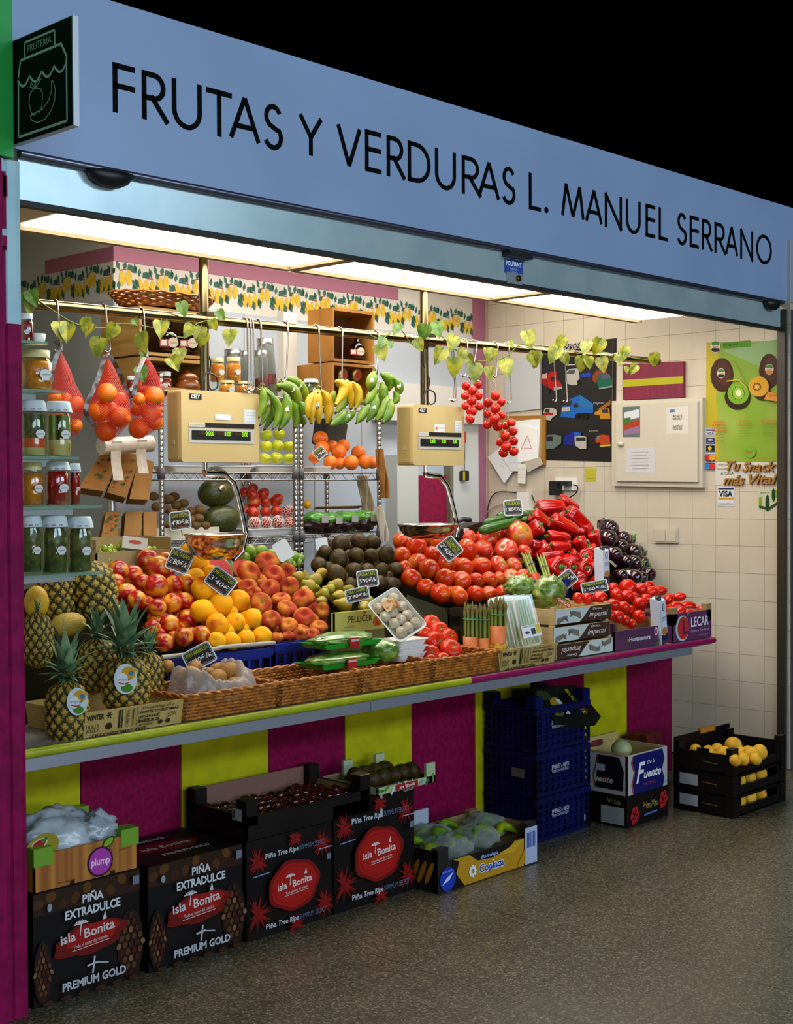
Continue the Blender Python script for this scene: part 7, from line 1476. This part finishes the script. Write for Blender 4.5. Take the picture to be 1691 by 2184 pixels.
# black peach trays
a = atz(1562, 1747, 0); c = atz(1664, 1705, 0); W = c.x-a.x; D = atx(1437, 1705, a.x).y-a.y; zt3 = at(1562, 1612, a.y).z; hc = zt3/3
for k, nm in enumerate(('bottom', 'middle', 'top')):
    o = thing('peach_tray', (a.x, a.y, .001+hc*k), 'black cardboard tray of yellow peaches, %s one of the stack by the wall' % nm, 'carton', 'black peach trays'); H = hc-.003
    def W4(b, x0, x1, y0, y1, lo, hi, sl=None):
        b.box(x0, x1, y0, y1, lo, hi, m_bx)
    b = MB(); b.box(0, W, 0, .008, 0, H*.45, m_bx); b.box(0, W*.16, 0, .008, H*.45, H, m_bx); b.box(W*.84, W, 0, .008, H*.45, H, m_bx)
    if k < 2: b.box(0, W, 0, .008, H*.88, H, m_bx)
    b.build('front_wall', o); MB().box(0, .008, 0, D, 0, H, m_bx).build('side_wall', o); MB().box(W-.008, W, 0, D, 0, H, m_bx).build('side_wall', o); MB().box(0, W, D-.008, D, 0, H+(.05 if k == 2 else 0), m_bx).build('back_wall', o); MB().box(0, W, 0, D, 0, .006, m_bx).build('tray_floor', o)
    for (x, y) in ((0, 0), (W-.05, 0), (W-.05, D-.03), (0, D-.03)): MB().box(x-.002, x+.05, y-.002, y+.03, 0, H+(.03 if k == 2 else 0), m_bx).build('corner_post', o)
    pl = left(D); pl.rect('9aa0a8', D*.05, D*.42, H*.30, H*.85) if k < 2 else pl.rect('000000', D*.4, D*.62, H*.9, H*1.2)
    pl.line('8a6a2a', [(D*.5, H*.55), (D*.75, H*.5)], .003); pl.build('paper_label', o)
    if k == 2: MB().box(W*.45, W*.72, D-.01, D+.004, H+.035, H+.06, mat('orange_tab', 'b8741a', .6)).build('orange_tab', o)
    if k < 2:
        for i in range(3): obj('peach', F['yellow_peach'], None, M=T(a.x+W*(.28+.2*i), a.y+.05, .001+hc*k+H*.55) @ zto((random.uniform(-1, 1), -1, .4)) @ Sc(.037), label='yellow peach in the slot of the %s black tray, %s along' % (nm, NTH[i]), category='peach', group='peaches inside the black trays')
TOPP = [(930, 440, 50), (1030, 448, 48), (1100, 435, 52), (1225, 405, 70), (1150, 468, 62), (1285, 470, 58), (1370, 480, 66), (1430, 455, 62), (1300, 510, 52), (1050, 480, 50), (1180, 500, 50), (1340, 455, 52), (1240, 520, 48), (1400, 510, 48)]
TN = ['at the outer tray corner', 'second along the back edge', 'third along the back edge', 'highest, with stalk hollow facing out', 'in the middle of the tray', 'right of the middle behind the front ones', 'large, near the wall end', 'at the wall end with stalk hollow', 'foremost at the tray notch', 'low in the middle', 'half buried before the middle one', 'behind the large wall-end one', 'lowest near the notch', 'low at the wall end']
for k, (u_, v_, r_) in enumerate(TOPP):
    px, py = 1230+u_/3.668, 1480+v_/3.668; p = atz(px, py, zt3-.02); r = r_/3.668/ppm(p); obj('peach', F['yellow_peach'], None, M=T(*p) @ zto((random.uniform(-.5, .2), -1, .6)) @ Sc(r), label='yellow peach in the top black tray, '+TN[k], category='peach', group='peaches in the top black tray')
# ================================================================ things on the tiled wall (local u runs towards the street, v is height)
def WP(px, py): p = atx(px, py, XR); return (-p.y, p.z)
def wallthing(name, corners, t, m, label, cat, group=None):
    """corners TL,TR,BR,BL in photograph pixels"""
    P = [atx(x, y, XR) for x, y in corners]; o = thing(name, (XR, 0, 0), label, cat, group)
    MB().prism([Vector((-t, p.y, p.z)) for p in P], [Vector((-.0005, p.y, p.z)) for p in P], m).build('panel', o)
    return o
def wprint(o, t, name='print'):
    pr = Print((-t, 0, 0), (0, -1, 0), (0, 0, 1)); pr.step = .00025; pr.o = o; return pr
def px(pts, f_=None): return [WP(*p) for p in pts]
# truck poster
o = wallthing('truck_poster', [(1155, 741), (1315, 721), (1313, 985), (1156, 981)], .003, mat('poster_black', '0c0806', .35, c2='140c06', scale=8), 'black poster of nine old trucks on the tiled wall', 'poster')
pr = wprint(o, .003); Z = lambda u_, v_: WP(1150+u_/7.8, 715+v_/7.8)
def zp(c, pts): pr.poly(c, [Z(*q) for q in pts][::-1])
def ze(c, u_, v_, a, b): pr.poly(c, [Z(u_+a*cos(2*pi*k/14), v_-b*sin(2*pi*k/14)) for k in range(14)])
zp('8a1410', [(50, 660), (140, 620), (150, 720), (130, 860), (50, 800)]); zp('b8928a', [(50, 660), (130, 625), (140, 720), (50, 720)]); zp('a01410', [(130, 690), (180, 610), (290, 600), (300, 690), (390, 840), (240, 920), (150, 860)]); zp('2a1c1c', [(190, 700), (330, 690), (350, 740), (200, 760)]); zp('9a9a98', [(250, 870), (390, 850), (390, 890), (250, 920)]); ze('0a0808', 185, 930, 25, 40)
zp('a8a49c', [(440, 620), (500, 565), (660, 550), (680, 720), (640, 820), (560, 835), (445, 800)]); zp('4a4c50', [(450, 640), (510, 580), (610, 570), (590, 650)]); zp('1c3a9a', [(690, 640), (860, 620), (860, 690), (700, 710)]); ze('1a1410', 670, 780, 32, 40)
zp('7a3a1a', [(890, 680), (960, 590), (1120, 580), (1150, 640), (980, 700), (960, 800), (900, 760)]); zp('0f5a44', [(975, 720), (1030, 640), (1180, 640), (1225, 760), (1220, 850), (1000, 890), (970, 800)]); zp('5a4a6a', [(1040, 660), (1170, 650), (1200, 710), (1050, 730)]); zp('8a8a88', [(1000, 880), (1230, 835), (1220, 865), (1010, 900)])
zp('1a5aa8', [(530, 1060), (690, 990), (910, 1140), (910, 1290), (640, 1300), (600, 1380), (365, 1360), (390, 1200)]); zp('24649c', [(690, 990), (910, 1140), (910, 1240), (670, 1180)]); zp('a8a498', [(385, 1200), (520, 1190), (520, 1260), (385, 1275)]); zp('2a2420', [(410, 1160), (470, 1090), (560, 1090), (530, 1180)]); zp('2a2018', [(580, 1140), (640, 1130), (670, 1190), (580, 1200)])
for x in (645, 730, 790): ze('140c08', x, 1350, 36, 48)
zp('a8a098', [(80, 1290), (110, 1210), (240, 1205), (310, 1250), (310, 1320), (240, 1360), (200, 1420), (90, 1400)]); zp('a01414', [(80, 1290), (250, 1290), (240, 1330), (85, 1335)]); zp('2a2828', [(100, 1280), (120, 1230), (190, 1225), (180, 1290)])
zp('b07a14', [(930, 1290), (1050, 1220), (1180, 1220), (1200, 1390), (1030, 1400), (1020, 1330), (940, 1320)]); zp('8a5a1a', [(990, 1230), (1200, 1080), (1200, 1160), (1060, 1230)]); zp('2a2a3a', [(1060, 1240), (1160, 1230), (1165, 1290), (1065, 1290)])
zp('5a6a64', [(125, 1700), (150, 1660), (270, 1650), (385, 1680), (380, 1800), (260, 1890), (130, 1890)]); zp('241c1c', [(135, 1690), (240, 1680), (240, 1760), (135, 1770)])
zp('14207a', [(420, 1680), (590, 1600), (715, 1620), (715, 1680), (600, 1720), (590, 1830), (420, 1810)]); zp('1c50a0', [(590, 1605), (715, 1625), (710, 1680), (600, 1690)]); zp('a8a49c', [(605, 1690), (720, 1670), (800, 1690), (800, 1890), (690, 1890), (610, 1830)]); zp('2a2420', [(630, 1700), (790, 1700), (790, 1760), (630, 1760)])
zp('a83a14', [(950, 1720), (1060, 1650), (1190, 1670), (1200, 1810), (1050, 1830), (1020, 1780), (960, 1800)]); zp('b0a818', [(1020, 1830), (1205, 1815), (1205, 1845), (1030, 1860)]); zp('6a6a70', [(980, 1680), (1020, 1660), (1020, 1740), (970, 1740)])
zp('8a1410', [(860, 240), (1000, 235), (1000, 270), (860, 270)]); zp('a8a49c', [(450, 370), (620, 375), (620, 500), (450, 505)]); zp('1a1410', [(510, 370), (620, 375), (620, 480), (510, 480)])
c_ = Z(600, 160); pr.text('b8b0a8', 'CAMIONES', *c_, .022, .17, shear=.3, bold=.02, rot=6); c_ = Z(620, 215); pr.text('b8b0a8', 'CLASICOS', *c_, .018, .13, shear=.3, bold=.02, rot=6); pr.text('a8a0a0', 'Pegaso', *Z(1010, 1125), .014, .08, shear=.3); pr.text('a8a0a0', 'Barreiros', *Z(925, 1590), .010, .07, shear=.3)
pr.line('6a5a4a', [Z(45, 180), Z(40, 1330)], .003).line('6a5a4a', [Z(1250, 100), Z(1220, 2100)], .003)
pr.build('printed_trucks', o)
# cork board with papers
o = wallthing('cork_board', [(1068, 888), (1166, 886), (1165, 992), (1072, 1012)], .018, mat('oak_frame', '9a6a24', .5), 'cork board with wooden frame behind the hanging tomatoes', 'notice board')
pr = wprint(o, .018); pr.poly('a88a5a', px([(1074, 896), (1159, 894), (1158, 985), (1078, 1003)])); pr.build('cork_face', o)
PAP = [([(1085, 900), (1152, 893), (1148, 985), (1100, 988)], 'e4e8e8', 'sheet with red drawing pinned on the cork board'), ([(1040, 975), (1078, 945), (1102, 995), (1075, 1031)], 'dcdfdf', 'tilted printed letter hanging below the cork board'), ([(1060, 960), (1110, 945), (1112, 1005), (1090, 1005)], 'd4d8d8', 'folded sheet behind the lowest tomatoes'), ([(1105, 905), (1145, 915), (1148, 980), (1104, 986)], 'eceae6', 'topmost sheet with pen scribbles'), ([(1105, 990), (1122, 988), (1120, 1032), (1104, 1030)], 'e4e0d4', 'narrow paper strip hanging beneath the board'), ([(1120, 985), (1150, 975), (1158, 990), (1125, 1008)], 'b8b0a0', 'small curled paper at the board corner')]
for k, (pts, c_, nm) in enumerate(PAP):
    P = [atx(x, y, XR-.02-.003*k) for x, y in pts]; b = MB(); cc = sum(P, Vector())/4
    b.prism([p+Vector((-.0006, 0, 0)) for p in P], [p+Vector((.0002+.006*(i % 2), 0, 0)) for i, p in enumerate(P)], pm(c_)); po = b.build('pinned_paper', label=nm, category='paper', group='papers pinned on the cork board')
    pr = Print((XR-.0215-.003*k, 0, 0), (0, -1, 0), (0, 0, 1)); u0, v0 = -cc.y, cc.z
    if k in (0, 3): pr.line('c85a4a', [(u0-.05, v0-.03), (u0+.03, v0-.03), (u0+.0, v0+.05), (u0-.05, v0-.03)], .003)
    for i in range(4): pr.text('8a8e90', 'lorem et', u0, v0+.03-.018*i, .004, .05, rot=-25 if k == 1 else 0)
    if pr.mb.f: pr.build('paper_print', po)
# pale board beside the poster, stripes board, cabinet
o = wallthing('white_wall_board', [(1078, 765), (1155, 760), (1155, 872), (1080, 880)], .012, mat('pale_board', 'b8bcbe', .5), 'plain pale board between the tomato strings and the poster', 'board')
o = wallthing('striped_board', [(1333, 778), (1462, 771), (1462, 848), (1333, 853)], .025, mat('red_lacquer', '7a1034', .55, c2='6a0c2c', scale=6, stretch=(1, 8, 1)), 'dark red board with one yellow-green stripe above the cabinet', 'board')
pr = wprint(o, .025); pr.poly('a8a41c', px([(1333, 811), (1462, 803), (1462, 818), (1333, 826)])); pr.build('yellow_stripe', o)
m_cab = mat('cabinet_white', 'c4bba8', .4)
o = wallthing('electrical_cabinet', [(1311, 856), (1504, 848), (1504, 1040), (1311, 1036)], .03, m_cab, 'white electrical cabinet with notices stuck on its door', 'cabinet')
P = [atx(x, y, XR-.03) for x, y in [(1316, 862), (1490, 856), (1490, 1028), (1316, 1026)]]; dr = MB().prism([Vector((-.045, p.y, p.z)) for p in P], [Vector((-.0305, p.y, p.z)) for p in P], m_cab).build('cabinet_door', o)
q = atx(1324, 947, XR-.045); MB().lathe([(.0005, .014), (.012, .014), (.016, .0), (.0005, 0)], m_cab, 14, M=T(-.045, q.y, q.z) @ R(-90, 'Y') @ Sc(1, 1.6, 1)).build('handle', dr)
pr = wprint(o, .0455); WQ = lambda x, y: (-atx(x, y, XR-.045).y, atx(x, y, XR-.045).z)
pr.poly('5a6a64', [WQ(*q) for q in ((1327, 868), (1365, 866), (1365, 932), (1328, 932))]).poly('c8ccd0', [WQ(*q) for q in ((1331, 880), (1364, 872), (1364, 890), (1331, 898))]).poly('a03a1a', [WQ(*q) for q in ((1331, 900), (1364, 895), (1364, 910), (1331, 918))]).poly('8a6a8a', [WQ(*q) for q in ((1331, 918), (1364, 908), (1364, 924), (1331, 928))]).poly('3a6a2a', [WQ(*q) for q in ((1331, 892), (1345, 890), (1345, 902), (1331, 906))]); pr.build('stall_photo', dr)
pr = wprint(o, .0455); pr.poly('cfc8bc', [WQ(*q) for q in ((1421, 869), (1469, 866), (1469, 925), (1421, 925))]).poly('4a7ab0', [WQ(*q) for q in ((1428, 874), (1439, 873), (1439, 879), (1428, 880))])
for t_, y in (('MERCADO DE', 887), ('BARCELO', 893), ('PLANTA 01', 909), ('LOCAL 0216', 914)): pr.text('4a4844', t_, *WQ(1445, y), .012, .06, bold=.02)
pr.build('market_notice', dr)
pr = wprint(o, .0455); pr.poly('c4c2c2', [WQ(*q) for q in ((1334, 956), (1397, 954), (1397, 1009), (1335, 1008))])
for k in range(6): pr.text('6a6a70', 'aviso importante del mercado', *WQ(1365, 964+7*k), .006, .12-.02*(k % 2))
pr.build('typed_notice', dr)
# kiwi poster
o = wallthing('kiwi_poster', [(1507, 731), (1667, 726), (1666, 984), (1506, 985)], .003, mat('poster_green', '7a9a1c', .4, c2='a8b05a', scale=1.6), 'green and yellow poster with cut kiwis beside the door jamb', 'poster')
pr = wprint(o, .003); Z = lambda u_, v_: WP(1480+u_/5.46, 700+v_/5.46)
zp('b0a020', [(148, 180), (300, 180), (260, 800), (300, 1550), (140, 1550)]); zp('8aa870', [(330, 260), (1010, 120), (1010, 500), (700, 420)]); zp('4f8a1c', [(330, 170), (660, 140), (668, 215), (340, 240)]); pr.text('1c2a0c', '¡Te da más!', *Z(430, 190), .014, .09)
ze('3a1a0a', 330, 545, 135, 200); ze('4a2410', 345, 520, 90, 150); ze('3a1a0a', 880, 500, 120, 205); ze('4a2410', 900, 470, 80, 150)
def logo(u_, v_, s_, low): ze('c4c4b8', u_, v_, s_, s_*1.3); ze('3a7a2a', u_, v_-s_*.55, s_*.8, s_*.55); ze(low, u_, v_+s_*.6, s_*.8, s_*.5); zp('cac6b8', [(u_-s_, v_-s_*.3), (u_+s_, v_-s_*.3), (u_+s_, v_+s_*.3), (u_-s_, v_+s_*.3)]); pr.text('c01c1c', 'Zespri', *Z(u_, v_), .010*s_/48, .030*s_/48, shear=.3, bold=.02)
logo(255, 215, 58, '14140c'); logo(322, 525, 46, '14140c'); logo(886, 480, 50, 'c87a1c'); ze('6a9a2a', 660, 1440, 70, 70); pr.text('c01c1c', 'Zespri', *Z(650, 1440), .014, .05, shear=.3, bold=.02)
ze('2a1408', 515, 800, 150, 150); ze('6fa01c', 525, 760, 125, 130); ze('8ab03a', 525, 755, 80, 85); ze('d8d8b0', 530, 755, 32, 38)
for k in range(18): a_ = 2*pi*k/18; ze('2a3010', 528+70*cos(a_), 756+75*sin(a_), 5, 9)
ze('2a1408', 800, 740, 100, 100); ze('c8941c', 770, 680, 120, 120); 
for k in range(14): a_ = 2*pi*k/14; ze('5a2c0c', 752+42*cos(a_), 685+40*sin(a_), 7, 9)
ze('d8b04a', 752, 685, 22, 22)
pr.line('7a7a1c', [Z(480, 380), Z(560, 520), Z(620, 640)], .004).line('b8a82a', [Z(400, 620), Z(540, 600), Z(640, 700)], .006)
for (u_, v_, ls) in ((310, 1090, ('Gran fuente', 'de fibra y único', 'por su aporte', 'de actinidina')), (610, 1080, ('El nº1 en', 'valor nutritivo')), (890, 1075, ('Una dosis extra', 'de vitalidad'))):
    for k, t_ in enumerate(ls): pr.text('c03a14', t_, *Z(u_, v_+35*k), .010, min(.085, .0065*len(t_)), bold=.02)
    for k in range(4): pr.text('4a6a14', 'vitaminas y minerales', *Z(u_, v_+35*len(ls)+32*k+10), .006, .07)
pr.poly('c8862a', [Z(890, 740), Z(1010, 770), Z(1010, 860), Z(840, 830)][::-1]).text('c02c10', 'SunGold', *Z(950, 785), .011, .045, bold=.02); pr.text('b03a14', 'zespri.es/more', *Z(830, 1515), .008, .10)
pr.build('printed_kiwis', o)
o = wallthing('delivery_sheet', [(1526, 985), (1666, 985), (1664, 1030), (1526, 1035)], .002, pm('c8c4ba'), 'white sheet below the kiwi poster, partly covered by wooden words', 'paper')
pr = wprint(o, .002); pr.text('4a5048', 'DESDE QUE', *Z(340, 1590), .009, .06).text('4a5048', 'TE LLEVAMOS', *Z(335, 1640), .009, .07).text('3a4038', 'A CASA', *Z(390, 1690), .016, .08); pr.build('printed_words', o)
# wooden script words
o = thing('wooden_words', (XR, 0, 0), 'cut-out wooden script words on the wall below the kiwi poster', 'sign'); m_wd = mat('golden_wood', '9a6a1c', .5)
for t_, y, w_, u_ in (('Tu', 1600, .085, 470), ('Snack', 1610, .20, 765), ('más', 1765, .13, 475), ('Vital', 1755, .17, 815)):
    pr = Print((-.004, 0, 0), (0, -1, 0), (0, 0, 1)); c_ = Z(u_, y)
    for k in range(6): pr.text(m_wd, t_, c_[0], c_[1], .052, w_, shear=.35, bold=.02); pr.l += .0016
    pr.build('script_word', o)
# card stickers
o = wallthing('card_sticker_strip', [(1506, 913), (1527, 912), (1526, 1004), (1506, 1003)], .004, pm('a8b4c4'), 'vertical strip of bank card stickers beside the kiwi poster', 'sticker')
pr = wprint(o, .004)
def rc(c, x0, x1, y0, y1): pr.poly(c, px([(x0, y1), (x1, y1), (x1, y0), (x0, y0)]))
rc('c8ccd4', 1507, 1525, 916, 931); rc('14204a', 1507, 1525, 916, 919); rc('c88a1c', 1507, 1525, 928, 931); pr.text('1c2450', 'VISA', *WP(1516, 924), .014, .045, bold=.03)
rc('1c2c5a', 1507, 1525, 934, 947); pr.text('c8ccd4', 'VISA', *WP(1516, 938), .010, .03, bold=.03); pr.text('c8ccd4', 'Electron', *WP(1516, 944), .007, .04); rc('0c0c0c', 1507, 1525, 950, 964); pr.ell('c8a01c', *WP(1515, 956), .012, .012); pr.text('c8c8c8', 'Servired', *WP(1516, 962), .006, .04)
rc('14182a', 1507, 1525, 969, 984); pr.ell('c0281c', *WP(1511, 976), .020, .018); pr.ell('d8901c', *WP(1520, 976), .020, .018); rc('14182a', 1507, 1525, 987, 1002); pr.ell('2a7ac0', *WP(1511, 995), .020, .018); pr.ell('c02824', *WP(1520, 995), .020, .018)
pr.build('card_logos', o)
o = wallthing('card_sticker', [(1530, 1038), (1567, 1036), (1566, 1080), (1530, 1079)], .002, pm('c8ccd0'), 'white square bank card sticker on the tiles', 'sticker')
pr = wprint(o, .002); rc('14204a', 1532, 1565, 1041, 1044); rc('c88a1c', 1532, 1565, 1061, 1065); pr.text('1c2030', 'VISA', *WP(1548, 1053), .030, .085, bold=.04); pr.text('6a6e74', 'Accepted here', *WP(1548, 1074), .011, .09); pr.build('card_logo', o)
o = wallthing('green_sticker', [(1618, 1045), (1661, 1043), (1661, 1072), (1640, 1090), (1618, 1084)], .002, pm('b8bca0'), 'small green printed sticker with silhouettes near the jamb', 'sticker')
pr = wprint(o, .002); rc('7a9a24', 1646, 1660, 1045, 1062); pr.poly('1c4a14', px([(1619, 1083), (1640, 1089), (1661, 1073), (1661, 1068), (1640, 1082), (1619, 1078)][::-1])).ell('143a10', *WP(1637, 1073), .012, .045).ell('143a10', *WP(1650, 1056), .010, .035); rc('7a9a24', 1619, 1625, 1060, 1078); pr.text('3a4a2a', 'por ti', *WP(1632, 1050), .010, .05); pr.build('silhouettes', o)
o = wallthing('yellow_note', [(1248, 999), (1272, 998), (1271, 1025), (1249, 1026)], .003, pm('b8b030'), 'small yellow sticky note on the tiles below the truck poster', 'paper')
pr = wprint(o, .003)
for k in range(3): pr.text('7a7020', 'nota tel', *WP(1260, 1006+7*k), .006, .05)
pr.build('pencil_writing', o)
# sockets and switches
o = wallthing('wall_socket', [(1187, 1019), (1232, 1019), (1232, 1046), (1187, 1046)], .012, M_white, 'white double wall socket with black adapters', 'socket')
for x0, x1, y0, y1, d_ in ((1186, 1202, 1026, 1056, .06), (1206, 1222, 1026, 1036, .045)):
    P = [atx(x, y, XR) for x, y in ((x0, y0), (x1, y0), (x1, y1), (x0, y1))]; MB().prism([Vector((-.012-d_, p.y, p.z)) for p in P], [Vector((-.012, p.y, p.z)) for p in P], M_dark).build('adapter', o)
q = [atx(x, y, XR-.03)-Vector((XR, 0, 0)) for x, y in ((1222, 1034), (1232, 1038), (1228, 1052), (1210, 1064), (1195, 1075))]; MB().tube(smooth(q), .004, M_dark, 6).build('cord', o)
o = wallthing('light_switch', [(1397, 1128), (1447, 1127), (1447, 1158), (1397, 1158)], .012, mat('switch_white', 'c4b9a4', .35), 'cream double light switch on the tiled wall', 'switch')
for x0, x1 in ((1400, 1421), (1423, 1444)):
    P = [atx(x, y, XR) for x, y in ((x0, 1131), (x1, 1131), (x1, 1155), (x0, 1155))]; MB().prism([Vector((-.016, p.y, p.z)) for p in P], [Vector((-.012, p.y, p.z)) for p in P], MATS['switch_white']).build('rocker', o)
o = wallthing('junction_box', [(1108, 1050), (1134, 1049), (1134, 1092), (1109, 1092)], .03, M_white, 'small white junction box above the zucchini', 'box')
for pts in ([(1108, 1052), (1060, 1050), (1042, 1075), (1038, 1115)], [(1134, 1055), (1140, 1070), (1150, 1068)], [(1100, 1075), (1060, 1078), (1030, 1100), (1015, 1112)]):
    MB().tube(smooth([atx(x, y, XR-.012)-Vector((XR, 0, 0)) for x, y in pts]), .0035, M_dark if pts[0][0] != 1100 else mat('cream_cable', 'b8a888', .5), 6).build('cable', o)
# ================================================================ price tags
m_tw = mat('tag_white', 'c4ced2', .4); m_tk = mat('tag_black', '0e0c0a', .45)
def price(px_, py_, w_, h_, rot, Y, name, val, label, lean=.3, blank=False, skew=0, yaw=0):
    p = at(px_, py_, Y); k = 1/ppm(p); W, H = w_*k, h_*k
    n_ = (-Vector((FW.x, FW.y, 0))+RT*yaw+Vector((0, 0, lean))).normalized(); a_ = radians(rot)
    U = RT*cos(a_)+DN*-sin(a_); U = (U-U.dot(n_)*n_).normalized(); V = n_.cross(U)
    o = thing('price_tag', None, label, 'price tag', 'black price tags', M=frame(p, U, V, n_))
    MB().rbox(-W/2, W/2, -H/2, H/2, -.0015, .0015, min(W, H)*.14, m_tw, axis='z').build('tag_plate', o)
    MB().tube([(0, -H*.4, -.003), (0, -H*.55, -.02), (0, -H*.62, -.05)], .003, m_tw, 5).build('tag_stem', o)
    if not blank:
        MB().rbox(-W*.455, W*.455, -H*.44, H*.44, .0012, .0022, min(W, H)*.1, m_tk, axis='z').build('black_face', o)
        pr = Print((0, 0, .0022), (1, 0, 0), (0, 1, 0)); pr.step = .0001
        pr.line('a8b0b0', [(-W*.42, -H*.40), (W*.42, -H*.40), (W*.42, H*.40), (-W*.42, H*.40), (-W*.42, -H*.40)], .0012)
        ls = name.split('|')
        for i, t_ in enumerate(ls): pr.text('9aa81c', t_, 0, H*(.26-.15*i), H*(.15 if len(ls) > 1 else .19), min(W*.76, W*.115*len(t_)), bold=.01, shear=.1)
        pr.text('cfd4d4', val, 0, -H*.10 if len(ls) == 1 else -H*.17, H*.23, W*.80, bold=.006, shear=.1)
        if len(ls) == 1: pr.text('a83a1c', 'origen', 0, -H*.33, H*.08, W*.5)
        pr.build('chalk_lettering', o)
    return o
price(383, 1196, 52, 50, -22, .78, 'NECTARINAS', "2'80€/k", 'black price tag reading 2.80 among the top nectarines')
price(471, 1240, 62, 46, -38, .66, 'MELOCOTON', "3'40€", 'black price tag reading 3.40 between peaches and flat peaches')
price(425, 1401, 66, 48, 30, .28, 'KIWI AMARILLO', "2'90€/k", 'black price tag standing in the bag of golden kiwis')
price(784, 1234, 46, 38, 8, .50, 'AGUACATE', "5'90€/k", 'black price tag reading 5.90 in front of the avocados')
price(762, 1268, 52, 30, 14, .45, 'PERA CONFER.', "2'80€/k", 'black price tag leaning over the pears')
price(959, 1170, 46, 44, -52, .72, 'TOMATE|ENSALADA', "2'40€", 'black price tag tilted among the salad tomatoes')
price(1094, 1083, 40, 36, 4, .88, 'CALABACIN', "1'80€/k", 'black price tag reading 1.80 above the zucchini')
price(1209, 1236, 40, 34, 40, .34, 'PIM ROJO', "1'40€/k", 'black price tag half sunk below the red peppers')
price(1268, 1252, 58, 26, 12, .2, 'TOMATE RAMA', "1'80€/k", 'lozenge-shaped price tag lying over the vine tomatoes')
price(384, 1110, 46, 42, 8, 1.5, 'KIWI ZESPRI', "4'90€/k", 'black price tag reading 4.90 on the brown kiwis')
price(682, 966, 26, 24, 42, 1.52, 'NARANJA', "1'50", 'small dark card turned on its corner in the orange dish')
price(604, 1174, 34, 44, 32, .9, '', '', 'blank white back of a tag above the flat peaches', blank=True)
price(686, 1160, 26, 26, 10, 1.0, '', '', 'blank white card corner beside the top avocado', blank=True)
